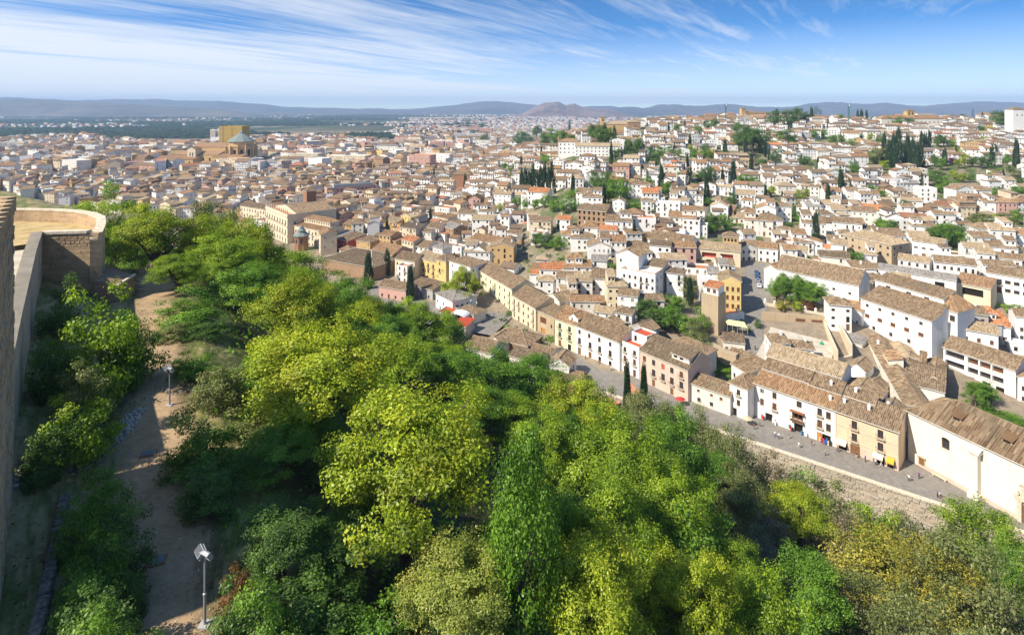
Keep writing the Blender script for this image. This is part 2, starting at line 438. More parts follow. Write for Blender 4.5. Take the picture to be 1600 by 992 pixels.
# ------------------------------------------------------------------ far hills, as ranges with depth
def hill_mat(name, c1, c2, sc):
    g = G(name); p = g.pos(); f = g.noise(p, sc, 7, .65); q = g.noise(p, sc * 5, 4, .6)
    g.bsdf(g.ramp(g.math('ADD', g.math('MULTIPLY', f, .6), g.math('MULTIPLY', q, .4)), [(.38, c1), (.62, c2)]), .95, f, .6, 60, spec=.05); MATS[name] = g.m
hill_mat('hill_blue', (.045, .05, .05), (.13, .11, .095), .0009)
hill_mat('hill_mesa', (.06, .065, .05), (.17, .14, .11), .0012)
hill_mat('hill_brown', (.09, .055, .045), (.27, .18, .14), .0018)
def fbm(x, y, o=6, seed=0):
    r = np.random.default_rng(seed); v = 0; a = 1.
    for k in range(o):
        th = r.uniform(0, 6.28, 3); f = 2. ** k
        v = v + a * (np.sin(f * (x * math.cos(th[0]) + y * math.sin(th[0])) + th[1]) * np.cos(f * (x * math.sin(th[0] * 1.7) - y * math.cos(th[0] * 1.3)) + th[2])); a *= .5
    return v
def hill_range(name, prof, d, depth, mat, seed, label, lift=4.2, jag=.95):
    px = np.linspace(prof[0][0], prof[-1][0], 420); top = np.interp(px, [p[0] for p in prof], [p[1] for p in prof]) - lift * np.clip((px - 620) / 120, 0, 1) + fbm(px * .09, px * .031, 6, seed + 50) * jag
    vv = np.linspace(-1, 1, 34)
    PXg, V = np.meshgrid(px, vv, indexing='ij')
    dist = d + V * depth
    X = (PXg - CX) / F * dist
    crest = (HY - top)[:, None] * d / F + EYE
    ends = np.clip(np.minimum(px - px[0], px[-1] - px) / 60., 0, 1)[:, None]
    base = EYE - 150.
    shape = np.clip(1 - np.abs(V) ** 1.15, 0, 1)
    nz = fbm(PXg * .045, V * 3.2, 6, seed)
    Z = base + (crest - base) * (shape * (1 + .14 * nz * (1 - shape)) + .035 * nz * shape) * (.2 + .8 * ends)
    Z = np.where(np.abs(V) > .98, base - 60, Z)
    a, b = PXg.shape; i = (np.arange(a - 1)[:, None] * b + np.arange(b - 1)[None]).ravel()
    me = np_mesh(name, np.stack([X, dist, Z], 2).reshape(-1, 3), np.stack([i, i + b, i + b + 1, i + 1], 1), [mat], True)
    tag(link(name, me), label, kind='structure')
hill_range('far_hills', [(-300, 153), (0, 152.5), (60, 154), (120, 157), (160, 155.5), (240, 155), (300, 157), (340, 157.5), (400, 162), (450, 167), (505, 168.5), (520, 169), (640, 171), (700, 168), (730, 164), (775, 162), (800, 163.5), (840, 168), (900, 171), (960, 169), (1010, 173)], 11500, 2200, 'hill_blue', 3, 'long low blue hills closing off the plain', 4.0, .6)
hill_range('far_mountains', [(930, 171), (960, 166), (985, 170), (1005, 174), (1030, 168), (1055, 167), (1085, 169), (1135, 167), (1180, 171), (1235, 170), (1265, 165), (1300, 163.5), (1350, 166), (1385, 164), (1410, 168), (1440, 170), (1480, 166), (1530, 162.5), (1600, 163), (1700, 161), (1900, 165)], 9600, 1900, 'hill_blue', 5, 'blue mountain range behind the white hillside town')
hill_range('brown_hills', [(790, 182), (815, 177), (838, 167), (852, 165), (872, 163), (884, 168), (897, 166), (912, 171), (940, 173), (965, 174), (985, 179), (1010, 184)], 7400, 900, 'hill_brown', 8, 'rugged brown hills rising from the plain')
hill_range('mesa_hill', [(-400, 156), (-100, 155), (30, 155), (90, 157.5), (170, 161), (260, 166), (340, 171), (420, 177)], 7600, 1200, 'hill_mesa', 9, 'flat brown upland beyond the plain', 0, .3)

# ------------------------------------------------------------------ haze between here and the hills
g = G('haze'); pv = g.n('ShaderNodeVolumePrincipled')
pv.inputs['Color'].default_value = (.50, .71, 1.0, 1); pv.inputs['Density'].default_value = 8.5e-5; pv.inputs['Anisotropy'].default_value = .0
g.l(pv.outputs[0], g.o.inputs['Volume']); MATS['haze'] = g.m
hz = M(); hz.box(-26000, 26000, -1500, 16500, EYE - 230, EYE + 215)
tag(hz.build('haze', 'haze'), 'thin blue haze over the plain', 'haze', kind='stuff')

# ------------------------------------------------------------------ street and alley paving
def paving_mat(name, c, s=1.2):
    g = G(name); p = g.pos(); f = g.noise(p, .5, 5, .6); v = g.n('ShaderNodeTexVoronoi'); v.inputs['Scale'].default_value = s; g.l(p, v.inputs['Vector'])
    cc = g.ramp(g.math('ADD', g.math('MULTIPLY', f, .7), g.math('MULTIPLY', v.outputs['Distance'], .3)), [(.25, tuple(k * .7 for k in c)), (.6, c), (.85, tuple(k * 1.25 for k in c))])
    g.bsdf(cc, .9, v.outputs['Distance'], .4, .05, spec=.2); MATS[name] = g.m
paving_mat('paving', (.25, .225, .19))
paving_mat('paving_dark', (.17, .16, .15))
paving_mat('sand', (.52, .46, .36), .6)
def ribbon(name, pts, widths, lift, mat, label=None, follow=True, step=3.):
    P, W = [], []
    for i in range(len(pts) - 1):
        a, b = Vector(pts[i][:2]), Vector(pts[i + 1][:2]); n = max(1, int((b - a).length / step))
        for k in range(n):
            t = k / n; P.append(a.lerp(b, t)); W.append(widths[i] * (1 - t) + widths[i + 1] * t)
    P.append(Vector(pts[-1][:2])); W.append(widths[-1])
    m = M(); vs = []
    for i, p in enumerate(P):
        d = (P[min(i + 1, len(P) - 1)] - P[max(i - 1, 0)]).normalized(); nrm = Vector((-d.y, d.x))
        for s in (-1, -.33, .33, 1):
            q = p + nrm * (W[i] / 2 * s); z = zat(q.x, q.y) if follow is True else follow
            vs.append((q.x, q.y, z + lift))
    m.add(vs, [(i * 4 + k, i * 4 + k + 1, i * 4 + 5 + k, i * 4 + 4 + k) for i in range(len(P) - 1) for k in range(3)])
    return tag(m.build(name, mat), label, kind='structure')
SZ = EYE - 93.0
U = Vector((0.8, -0.6)); NV = Vector((0.6, 0.8))          # along the riverside street, and across it
def st(along, s): v = U * along + NV * s; return (v.x, v.y)
def sheet(name, quad, z, mat, label=None):
    m = M(); m.add([(x, y, z) for x, y in quad], [tuple(range(len(quad)))]); return tag(m.build(name, mat), label, kind='structure')
sheet('riverside_street', [st(-118, 166.4), st(75, 166.4), st(75, 186), st(-118, 196)], SZ + .06, 'paving', 'grey paved street along the river wall')
sheet('small_square', [(-75, 262), (-8, 232), (4, 262), (-20, 300), (-70, 300)], EYE - 92.6, 'paving', 'paved square beneath the plane trees')
al = [on_ground(p, q) for p, q in ((1173, 640), (1172, 560), (1176, 500), (1184, 445), (1190, 412))]
ribbon('uphill_lane', al, [6.5, 6.5, 8, 13, 13], .12, 'paving', 'narrow paved lane climbing between the houses')
ch = [on_ground(p, q, 120) for p, q in ((1418, 716), (1390, 640), (1352, 560))]
ribbon('convent_alley', ch, [5, 5, 5], .10, 'paving', 'shady alley beside the church')
# ------------------------------------------------------------------ house kit
WINC = {}
def win_mesh(w, h, kind):
    key = (round(w, 1), round(h, 1), kind)
    if key in WINC: return WINC[key]
    w, h, _ = key; m = M(); x, z = w / 2, h / 2; t = min(.09, w * .1)
    fr = {'w': 'frame_white', 'b': 'frame_brown', 's': 'shutter', 'v': 'greenshutter', 'd': 'wood', 'D': 'orangewood', 'o': 'dark', 'g': 'frame_brown', 'r': 'redwall'}[kind]
    if kind in 'wbg':
        m.quad((-x, 0, -z), (x, 0, -z), (x, 0, z), (-x, 0, z), 1)
        for a in ((-x, -x + t, -z, z), (x - t, x, -z, z), (-x + t, x - t, -z, -z + t), (-x + t, x - t, z - t, z)): m.box(a[0], a[1], -.06, .01, a[2], a[3], 0)
        m.box(-t * .4, t * .4, -.05, .01, -z + t, z - t, 0)
        for k in ((.0,) if h < 1.5 else (-.3, .3)): m.box(-x + t, -t * .4, -.05, .01, k * h - .025, k * h + .025, 0); m.box(t * .4, x - t, -.05, .01, k * h - .025, k * h + .025, 0)
        mats = [fr, 'glass']
    elif kind in 'sv':
        m.quad((-x, 0, -z), (x, 0, -z), (x, 0, z), (-x, 0, z), 0)
        n = max(3, int(h / .22))
        for i in range(n):
            z0 = -z + h * i / n; m.box(-x + t * .6, -t * .3, -.06, 0, z0 + .02, z0 + h / n - .05, 0); m.box(t * .3, x - t * .6, -.06, 0, z0 + .02, z0 + h / n - .05, 0)
        mats = [fr]
    elif kind in 'dD':
        m.quad((-x, 0, -z), (x, 0, -z), (x, 0, z), (-x, 0, z), 0)
        for s in (-1, 1):
            for q in (-.27, .22): m.box(min(s * t, s * (x - t)), max(s * t, s * (x - t)), -.05, 0, q * h - h * .19, q * h + h * .19, 0)
        mats = [fr]
    else:
        m.quad((-x, 0, -z), (x, 0, -z), (x, 0, z), (-x, 0, z), 0); mats = [fr]
    WINC[key] = m.mesh('window', mats); return WINC[key]
BALC = {}
def balcony_mesh(w):
    key = round(w, 1)
    if key in BALC: return BALC[key]
    m = M(); x = key / 2; m.box(-x, x, -.75, 0, -.12, 0, 1)
    m.box(-x, x, -.75, -.71, .92, .97); m.box(-x, -x + .04, -.71, 0, .92, .97); m.box(x - .04, x, -.71, 0, .92, .97)
    n = int(key / .18)
    for i in range(n + 1):
        q = -x + .02 + (key - .04) * i / n; m.box(q - .012, q + .012, -.742, -.718, 0, .92)
    BALC[key] = m.mesh('balcony', ['iron', 'stone_trim']); return BALC[key]
SILC = {}
def sill_mesh(w, h, rev):
    key = (round(w, 1), round(h, 1), round(rev, 2))
    if key not in SILC:
        w, h, rev = key; m = M(); m.box(-w / 2 - .16, w / 2 + .16, -rev - .14, -rev, -h / 2 - .13, -h / 2); SILC[key] = m.mesh('sill', 'stone_trim')
    return SILC[key]
FACES = {'f': 0, 'r': 1, 'b': 2, 'l': 3}
def face_frame(v, f):
    x0, x1, y0, y1 = v['x0'], v['x1'], v['y0'], v['y1']
    if f == 'f': return Vector((x0, y0, 0)), Vector((1, 0, 0)), Vector((0, 1, 0)), x1 - x0, 0.
    if f == 'r': return Vector((x1, y0, 0)), Vector((0, 1, 0)), Vector((-1, 0, 0)), y1 - y0, math.pi / 2
    if f == 'b': return Vector((x1, y1, 0)), Vector((-1, 0, 0)), Vector((0, -1, 0)), x1 - x0, math.pi
    return Vector((x0, y1, 0)), Vector((0, -1, 0)), Vector((1, 0, 0)), y1 - y0, -math.pi / 2
def wall_face(m, v, f, wins, z0, z1, rev=.22):
    o, u, n, L, _ = face_frame(v, f)
    ok = []
    for w in wins:
        if w['s'] - w['w'] / 2 > .15 and w['s'] + w['w'] / 2 < L - .15 and w['z'] + w['h'] < z1 - .1: ok.append(w)
    xs = sorted({0., L, *[round(w['s'] - w['w'] / 2, 3) for w in ok], *[round(w['s'] + w['w'] / 2, 3) for w in ok]})
    zs = sorted({z0, z1, *[round(w['z'], 3) for w in ok], *[round(w['z'] + w['h'], 3) for w in ok]})
    P = lambda s, z, d=0.: tuple(o + u * s + n * d + Vector((0, 0, z)))
    for i in range(len(xs) - 1):
        run = None
        for j in range(len(zs) - 1):
            cx, cz = (xs[i] + xs[i + 1]) / 2, (zs[j] + zs[j + 1]) / 2
            hole = any(abs(cx - w['s']) < w['w'] / 2 and w['z'] < cz < w['z'] + w['h'] for w in ok)
            if hole:
                if run is not None: m.quad(P(xs[i], run), P(xs[i + 1], run), P(xs[i + 1], zs[j]), P(xs[i], zs[j])); run = None
            elif run is None: run = zs[j]
        if run is not None: m.quad(P(xs[i], run), P(xs[i + 1], run), P(xs[i + 1], z1), P(xs[i], z1))
    for w in ok:
        a, b, c, d = w['s'] - w['w'] / 2, w['s'] + w['w'] / 2, w['z'], w['z'] + w['h']
        r = w.get('rev', rev)
        m.quad(P(a, c), P(a, c, r), P(a, d, r), P(a, d)); m.quad(P(b, c, r), P(b, c), P(b, d), P(b, d, r))
        m.quad(P(a, c, r), P(a, c), P(b, c), P(b, c, r)); m.quad(P(a, d), P(a, d, r), P(b, d, r), P(b, d))
    return ok
def grid_wins(L, floors, cols, sh=3.1, w=1.0, h=1.5, z0=.9, kind='w', door=None, skip=0., rnd=None, margin=None, balc=0.):
    out = []; rnd = rnd or rng
    mg = margin if margin is not None else L / cols / 2
    for k in range(floors):
        for i in range(cols):
            if skip and rnd.random() < skip: continue
            s = mg + (L - 2 * mg) * (i / (cols - 1) if cols > 1 else .5)
            kk = kind if isinstance(kind, str) and len(kind) == 1 else rnd.choice(kind)
            q = dict(s=round(s, 2), z=round(k * sh + z0, 2), w=w, h=h, k=kk)
            if k == 0 and door is not None and (i in door): q.update(z=.05, h=min(2.5, sh - .4), w=max(1.2, w), k='d')
            elif balc and k > 0 and rnd.random() < balc: q.update(z=k * sh + .15, h=2.2, bal=True)
            out.append(q)
    return out
def roof_polys(v):
    """top faces of a roof, outlines counter-clockwise seen from above, plus ridge lines and gable triangles"""
    x0, x1, y0, y1, z = v['x0'], v['x1'], v['y0'], v['y1'], v['z1']
    t, rise = v['roof'][0], v['roof'][1]; ax = v['roof'][2] if len(v['roof']) > 2 else ('x' if x1 - x0 >= y1 - y0 else 'y')
    ov = v.get('ov', .45)
    polys, ridges, gables = [], [], []
    if t == 'gable':
        if ax == 'x':
            ym = (y0 + y1) / 2 if len(v['roof']) < 4 else y0 + (y1 - y0) * v['roof'][3]
            e0, e1 = z - ov * rise / (ym - y0), z - ov * rise / (y1 - ym); r = z + rise; g = ov * .5
            polys = [[(x0 - g, y0 - ov, e0), (x1 + g, y0 - ov, e0), (x1 + g, ym, r), (x0 - g, ym, r)], [(x1 + g, y1 + ov, e1), (x0 - g, y1 + ov, e1), (x0 - g, ym, r), (x1 + g, ym, r)]]
            ridges = [((x0 - g, ym, r), (x1 + g, ym, r))]
            gables = [[(x0, y1, z), (x0, y0, z), (x0, ym, r)], [(x1, y0, z), (x1, y1, z), (x1, ym, r)]]
        else:
            xm = (x0 + x1) / 2; e = z - ov * rise / (xm - x0); r = z + rise; g = ov * .5
            polys = [[(x0 - ov, y1 + g, e), (x0 - ov, y0 - g, e), (xm, y0 - g, r), (xm, y1 + g, r)], [(x1 + ov, y0 - g, e), (x1 + ov, y1 + g, e), (xm, y1 + g, r), (xm, y0 - g, r)]]
            ridges = [((xm, y0 - g, r), (xm, y1 + g, r))]
            gables = [[(x0, y0, z), (x1, y0, z), (xm, y0, r)], [(x1, y1, z), (x0, y1, z), (xm, y1, r)]]
    elif t == 'hip':
        X0, X1, Y0, Y1 = x0 - ov, x1 + ov, y0 - ov, y1 + ov
        hw = min(X1 - X0, Y1 - Y0) / 2; e = z - .0; r = z + rise
        if X1 - X0 >= Y1 - Y0: a, b = (X0 + hw, (Y0 + Y1) / 2, r), (X1 - hw, (Y0 + Y1) / 2, r)
        else: a, b = ((X0 + X1) / 2, Y0 + hw, r), ((X0 + X1) / 2, Y1 - hw, r)
        A, B, Cc, D = (X0, Y0, e), (X1, Y0, e), (X1, Y1, e), (X0, Y1, e)
        if X1 - X0 >= Y1 - Y0: polys = [[A, B, b, a], [Cc, D, a, b], [D, A, a], [B, Cc, b]]; ridges = [(a, b), (A, a), (D, a), (B, b), (Cc, b)]
        else: polys = [[A, B, a], [Cc, D, b], [D, A, a, b], [B, Cc, b, a]]; ridges = [(a, b), (A, a), (B, a), (Cc, b), (D, b)]
        if abs(a[0] - b[0]) + abs(a[1] - b[1]) < .05:
            polys = [[A, B, a], [B, Cc, a], [Cc, D, a], [D, A, a]]; ridges = [(q, a) for q in (A, B, Cc, D)]
    elif t == 'shed':
        e = z - ov * rise / (y1 - y0); g = ov * .5
        polys = [[(x0 - g, y0 - ov, e), (x1 + g, y0 - ov, e), (x1 + g, y1, z + rise), (x0 - g, y1, z + rise)]]
        gables = [[(x0, y1, z), (x0, y0, z), (x0, y1, z + rise)], [(x1, y0, z), (x1, y1, z), (x1, y1, z + rise)], [(x1, y1, z), (x0, y1, z), (x0, y1, z + rise), (x1, y1, z + rise)]]
    return polys, ridges, gables
def roof_ribs(m, poly, sp=.45, hgt=.11, seg=1.6, rnd=rng):
    """rows of barrel tiles laid up the slope, each row in short lengths of uneven tone"""
    P = [Vector(p) for p in poly]; n = (P[1] - P[0]).cross(P[2] - P[0]).normalized()
    if n.z < 0: n = -n
    h = Vector((0, 0, 1)).cross(n)
    if h.length < 1e-3: return
    h.normalize(); v = n.cross(h); o = P[0]
    q = [((p - o).dot(h), (p - o).dot(v)) for p in P]
    us = [a for a, b in q]; u = min(us) + sp / 2
    while u < max(us):
        vs = []
        for i in range(len(q)):
            (a, b), (c, d) = q[i], q[(i + 1) % len(q)]
            if (a - u) * (c - u) < 0: vs.append(b + (d - b) * (u - a) / (c - a))
        if len(vs) >= 2:
            lo, hi = min(vs), max(vs)
            if hi - lo > .4:
                k = max(1, int((hi - lo) / seg + rnd.random()))
                for i in range(k):
                    a, b = lo + (hi - lo) * i / k, lo + (hi - lo) * (i + 1) / k - .03
                    hh = hgt * rnd.uniform(.75, 1.2); w = sp * .33
                    p = lambda uu, vv, zz: tuple(o + h * uu + v * vv + n * zz)
                    m.add([p(u - w, a, .0), p(u + w, a, .0), p(u, a, hh), p(u - w, b, 0), p(u + w, b, 0), p(u, b, hh)], [(0, 1, 2), (0, 2, 5, 3), (2, 1, 4, 5)], 0, rnd.random())
        u += sp
def roof_build(v, parent, near, rnd, name='roof'):
    polys, ridges, gables = roof_polys(v)
    m = M(); th = .2
    for p in polys:
        t = rnd.uniform(.3, .6)
        m.add(p, [tuple(range(len(p)))], 0, t)
        lowp = [(a, b, c - th) for a, b, c in p]
        m.add(list(reversed(lowp)), [tuple(range(len(p)))], 1, t)
        for i in range(len(p)):
            j = (i + 1) % len(p); m.add([lowp[i], lowp[j], p[j], p[i]], [(0, 1, 2, 3)], 1 if near else 0, t)
        if near: roof_ribs(m, p, rnd=rnd, sp=v.get('rib', .45), seg=v.get('seg', .95), hgt=v.get('ribh', .11))
    o = m.build(name, [v['rm'], v.get('eave', 'offwhite')], parent, tone=True)
    if ridges and near:
        r = M()
        for a, b in ridges: r.bar((a[0], a[1], a[2] + .06), (b[0], b[1], b[2] + .06), .34, .2, tone=.75)
        r.build('ridge_cap', v.get('ridge', v['rm']), o, tone=True)
    return o, gables
def chimney(parent, x, y, z, rnd=rng, s=1.):
    m = M(); w = .32 * s; m.box(x - w, x + w, y - w, y + w, z - 1.2, z + .95 * s)
    m.box(x - w - .1, x + w + .1, y - w - .1, y + w + .1, z + .95 * s, z + 1.05 * s); m.box(x - w * .7, x + w * .7, y - w * .7, y + w * .7, z + 1.05 * s, z + 1.3 * s)
    return m.build('chimney', 'white', parent)
def roof_z(v, x, y):
    t, rise = v['roof'][:2]
    if t == 'gable' and (v['roof'][2] if len(v['roof']) > 2 else 'x') == 'x':
        fm = v['roof'][3] if len(v['roof']) > 3 else .5
        f = (y - v['y0']) / (v['y1'] - v['y0']); return v['z1'] + rise * (f / fm if f < fm else (1 - f) / (1 - fm))
    if t == 'shed': return v['z1'] + rise * (y - v['y0']) / (v['y1'] - v['y0'])
    return v['z1'] + rise * .5
def volume(root, v, near=True, rnd=rng):
    """one block of a building: walls with real openings, its windows, its roof"""
    z0, z1 = v.get('z0', -4.), v['z1']; m = M(); allw = []
    for f in 'frbl':
        w = v.get('win', {}).get(f, [])
        ok = wall_face(m, v, f, w, z0, z1); allw += [(f, q) for q in ok]
    gables = []
    flat = v['roof'][0] == 'flat'
    if not flat:
        ro, gables = roof_build(v, root, near, rnd)
        for gpoly in gables: m.add(gpoly, [tuple(range(len(gpoly)))])
        for (cx, cy) in v.get('chim', []): chimney(ro, cx, cy, roof_z(v, cx, cy), rnd)
    else:
        x0, x1, y0, y1 = v['x0'], v['x1'], v['y0'], v['y1']; t = .25; ph = v['roof'][1]
        zt = z1 - ph
        r = M(); r.quad((x0 + t, y0 + t, zt), (x1 - t, y0 + t, zt), (x1 - t, y1 - t, zt), (x0 + t, y1 - t, zt), tone=.5)
        ro = r.build('roof_terrace', v['rm'], root, tone=True)
        for f in 'frbl':
            o, u, n, L, _ = face_frame(v, f); a = o + Vector((0, 0, z1)); b = o + u * L + Vector((0, 0, z1))
            ai, bi = a + n * t + u * t, b + n * t - u * t
            m.add([tuple(a), tuple(b), tuple(bi), tuple(ai)], [(0, 1, 2, 3)]); m.add([tuple(ai), tuple(bi), tuple(bi - Vector((0, 0, ph + .1))), tuple(ai - Vector((0, 0, ph + .1)))], [(0, 1, 2, 3)])
        if 'coping' in v:
            cp = M()
            for f in 'frbl':
                o, u, n, L, _ = face_frame(v, f); cp.bar(o + Vector((0, 0, z1 + .05)) + n * .12, o + u * L + Vector((0, 0, z1 + .05)) + n * .12, .4, .1)
            cp.build('coping', v['coping'], root)
    w = m.build('wall', v['wm'], root)
    for f, q in allw:
        o, u, n, L, rz = face_frame(v, f)
        p = o + u * q['s'] + n * q.get('rev', .22) + Vector((0, 0, q['z'] + q['h'] / 2))
        k = q.get('k', 'w'); wo = link('door' if k in 'dD' else 'window', win_mesh(q['w'], q['h'], k), root, p, rz)
        if near and k in 'wbsv' and q.get('bal'):
            link('balcony', balcony_mesh(q['w'] + .7), wo, (0, -q.get('rev', .22), -q['h'] / 2))
        if near and k in 'wbsvg' and not q.get('bal') and q['w'] < 3: link('sill', sill_mesh(q['w'], q['h'], q.get('rev', .22)), wo)
    return ro
HANDV = []      # footprints of the buildings set by hand: (centre, u, half length, half depth)
def frame_from_eaves(eL, eR, e):
    a, b = P3(eL[0], eL[1], e), P3(eR[0], eR[1], e); u = (b - a); L = Vector((u.x, u.y)).length
    return a, Vector((u.x, u.y)).normalized(), L
def hand(name, label, eL, eR, g, h, dep, vols=None, wall='white', rm='tile', roof=('gable', 2.0), win=None, cat='house', group=None, lm=None, near=True, clear=True, **kw):
    """a building placed by the two ends of its front eaves; g = how far its ground lies below the eye, h = eaves height"""
    a, u, L = frame_from_eaves(eL, eR, g - h)
    root = empty(name, (a.x, a.y, EYE - g), math.atan2(u.y, u.x), label, cat, group)
    v = dict(x0=0., x1=L, y0=0., y1=dep, z1=h, roof=roof, wm=wall, rm=rm, win=win or {}); v.update(kw)
    if callable(v['win']): v['win'] = v['win'](L, dep)
    volume(root, v, near)
    for w in (vols(L, dep, h) if vols else []):
        w.setdefault('wm', wall); w.setdefault('rm', rm); w.setdefault('win', {}); volume(root, w, near)
    if clear: 
        n = Vector((-u.y, u.x)); c = Vector((a.x, a.y)) + u * (L / 2) + n * (dep / 2); HANDV.append((c, u, L / 2, dep / 2))
    if lm:
        LANDMARKS.append(((eL[0] + eR[0]) / 2, (eL[1] + eR[1]) / 2, lm))
    root['_L'] = L
    return root
# ------------------------------------------------------------------ the church by the river street
def W(s, z, w, h, k='w', **kw): return dict(s=s, z=z, w=w, h=h, k=k, **kw)
a, u, L = frame_from_eaves((1419, 641), (1600, 726), 80)
L = 44.
church = empty('church', (a.x, a.y, SZ), math.atan2(u.y, u.x), 'cream walled church with ribbed tile roof and buttress beside the river street', 'church')
HANDV.append((Vector((a.x, a.y)) + u * 22 + Vector((-u.y, u.x)) * 8, u, 22, 8)); LANDMARKS.append((1500, 690, 'the church by the river'))
cv = dict(x0=0., x1=L, y0=0., y1=15., z1=13., roof=('hip', 4.6), wm='lemon', rm='tile', ov=.6, rib=.5, seg=1.8, ribh=.17, win={'f': [W(9.0, 7.6, 1.8, 2.4, 'g', rev=.5)], 'l': [W(11.5, 9.4, 1.3, 1.6, 'd')]})
MATS['churchwall'] = plaster('churchwall', (.78, .72, .59), amt=.4)
cv['wm'] = 'churchwall'
cr = volume(church, cv)
# arched head over the window, stone-dressed door, buttress, plinth, dormers, ridge seam
m = M()
for k in range(9):
    t0, t1 = math.pi * k / 9, math.pi * (k + 1) / 9
    for r0, r1 in ((.9, 1.12),):
        m.add([(9 - r0 * math.cos(t0), -.06, 10. + r0 * .55 * math.sin(t0)), (9 - r1 * math.cos(t0), -.06, 10. + r1 * .62 * math.sin(t0)), (9 - r1 * math.cos(t1), -.06, 10. + r1 * .62 * math.sin(t1)), (9 - r0 * math.cos(t1), -.06, 10. + r0 * .55 * math.sin(t1))], [(0, 1, 2, 3)])
m.build('window_arch', 'stone_trim', church)
m = M(); m.add([(9 - .9 * math.cos(math.pi * k / 9), -.03, 9.99 + .5 * math.sin(math.pi * k / 9)) for k in range(10)], [tuple(range(10))]); m.build('window_head', 'dark', church)
m = M(); m.box(15.0, 16.7, -1.5, 0, -1, 10.6); m.box(14.8, 16.9, -1.75, 0, 10.6, 11.0); m.box(14.5, 17.2, -2.0, 0, 11.0, 11.35)
m.add([(14.5, -2.0, 11.35), (17.2, -2.0, 11.35), (17.2, 0, 12.1), (14.5, 0, 12.1)], [(0, 1, 2, 3)]); m.box(14.7, 17.0, -1.8, 0, -1, 1.3); m.build('buttress', 'churchwall', church)
m = M(); m.box(2.5, 14.7, -.12, 0, -1, 1.1); m.box(17.0, 23.8, -.12, 0, -1, 1.1); m.box(28.2, L, -.12, 0, -1, 1.1); m.build('plinth', 'rosy', church)
for i, (x, y) in enumerate(((10., 3.6), (20.5, 3.6))):
    z = 13 + 4.6 * (y + .6) / 8.1; m = M(); m.box(x - 1.0, x + 1.0, y - .9, y + 1.6, z - 1.2, z + .25, 0)
    m.box(x - .75, x + .75, y - .94, y - .9, z - .55, z + .1, 1); m.add([(x - 1.3, y - 1.3, z + .2), (x + 1.3, y - 1.3, z + .2), (x + 1.3, y + 2.2, z + 1.25), (x - 1.3, y + 2.2, z + 1.25)], [(0, 1, 2, 3)], 2)
    m.build('roof_vent', ['sandstone', 'dark', 'tile_warm'], cr)
m = M(); m.bar((17.6, -.6, 13.14), (17.6, 7.6, 17.66), .3, .18); m.build('roof_seam', 'tile_dark', cr)
m = M()
for x in (23.9, 27.3): m.box(x, x + .9, -.55, 0, -1, 4.6); m.box(x - .15, x + 1.05, -.65, 0, 4.6, 5.0)
m.box(23.4, 28.7, -.75, 0, 5.0, 5.7); m.box(24.6, 27.5, -.4, 0, 5.7, 8.3); m.box(25.3, 26.8, -.5, -.4, 6.2, 7.8, 1); m.add([(24.2, -.6, 8.3), (27.9, -.6, 8.3), (26.05, -.6, 9.5), (24.2, 0, 8.3), (27.9, 0, 8.3), (26.05, 0, 9.5)], [(0, 1, 2), (1, 4, 5, 2), (3, 0, 2, 5)])
for x in (24.0, 28.1): m.lathe([(.12, 5.7), (.3, 6.1), (.16, 6.6), (.02, 7.2)], 8, (x + .1, -.4))
portal = m.build('portal', ['stone_trim', 'dark'], church)
m = M(); m.box(24.8, 27.3, -.1, -.02, -.2, 4.1); 
for k in range(6): m.box(24.9 + k * .4, 25.2 + k * .4, -.16, -.1, .1, 3.9)
m.build('door', 'wood', church)
m = M(); m.box(2.6, 4.3, -.18, -.02, .6, 2.6); m.box(2.85, 4.05, -.22, -.18, .8, 2.4, 1); m.box(2.4, 4.5, -.5, 0, 2.6, 2.75); m.build('notice_case', ['sandstone', 'wood'], church)
m = M(); m.box(6.2, 9.6, -.9, -.35, .38, .5); m.box(6.4, 6.7, -.85, -.4, 0, .38); m.box(9.1, 9.4, -.85, -.4, 0, .38)
b = m.build('stone_bench', 'stone_trim'); b.matrix_world = church.matrix_basis; tag(b, 'pale stone bench against the church wall', 'bench')
bd = link('parapet_bell', None)if False else None

# ------------------------------------------------------------------ the white row with shops, and the peach house at its end
def tiers(front_h, spec, x0, x1, wm, rm):
    """stepped wings behind a street front; spec: (depth start, depth, eaves height, rise, roof type, windows)"""
    return [dict(x0=x0, x1=x1, y0=a, y1=a + d, z0=2., z1=h, roof=(t, r), wm=wm, rm=q, win={'f': wn}, chim=cm) for a, d, h, r, t, wn, q, cm in spec]
aL, u, LL = frame_from_eaves((1179, 595.6), (1404, 671.8), 82.5)
SPL = LL * .60
row = empty('shop_house', (aL.x, aL.y, SZ - .1), math.atan2(u.y, u.x), 'long white three storey house with clothes shops facing the river wall', 'house')
HANDV.append((Vector((aL.x, aL.y)) + u * (LL / 2) + Vector((-u.y, u.x)) * 11, u, LL / 2, 11)); LANDMARKS.append((1250, 625, 'the white shop row'))
fw = [W(2.2, 7.6, 1.1, 1.6, 'w'), W(5.8, 7.4, 1.2, 1.9, 'b', sill=1), W(2.2, 4.2, 1.1, 2.0, 's'), W(5.8, 4.2, 1.2, 2.0, 's', bal=1), W(4.2, .05, 2.1, 2.5, 'o', rev=.8), W(12.6, 7.4, 1.4, 1.8, 'b'), W(12.4, .05, 2.4, 2.6, 'o', rev=.8), W(12.2, 3.7, 3.0, 2.2, 'o', rev=.6),
      W(18.0, 7.2, 1.2, 2.0, 'b', bal=1), W(18.0, 3.9, 1.3, 2.1, 's', bal=1), W(18.0, .05, 1.3, 2.5, 'D'), W(22.6 - 1.3, .05, 0.9, 1.8, 'o')]
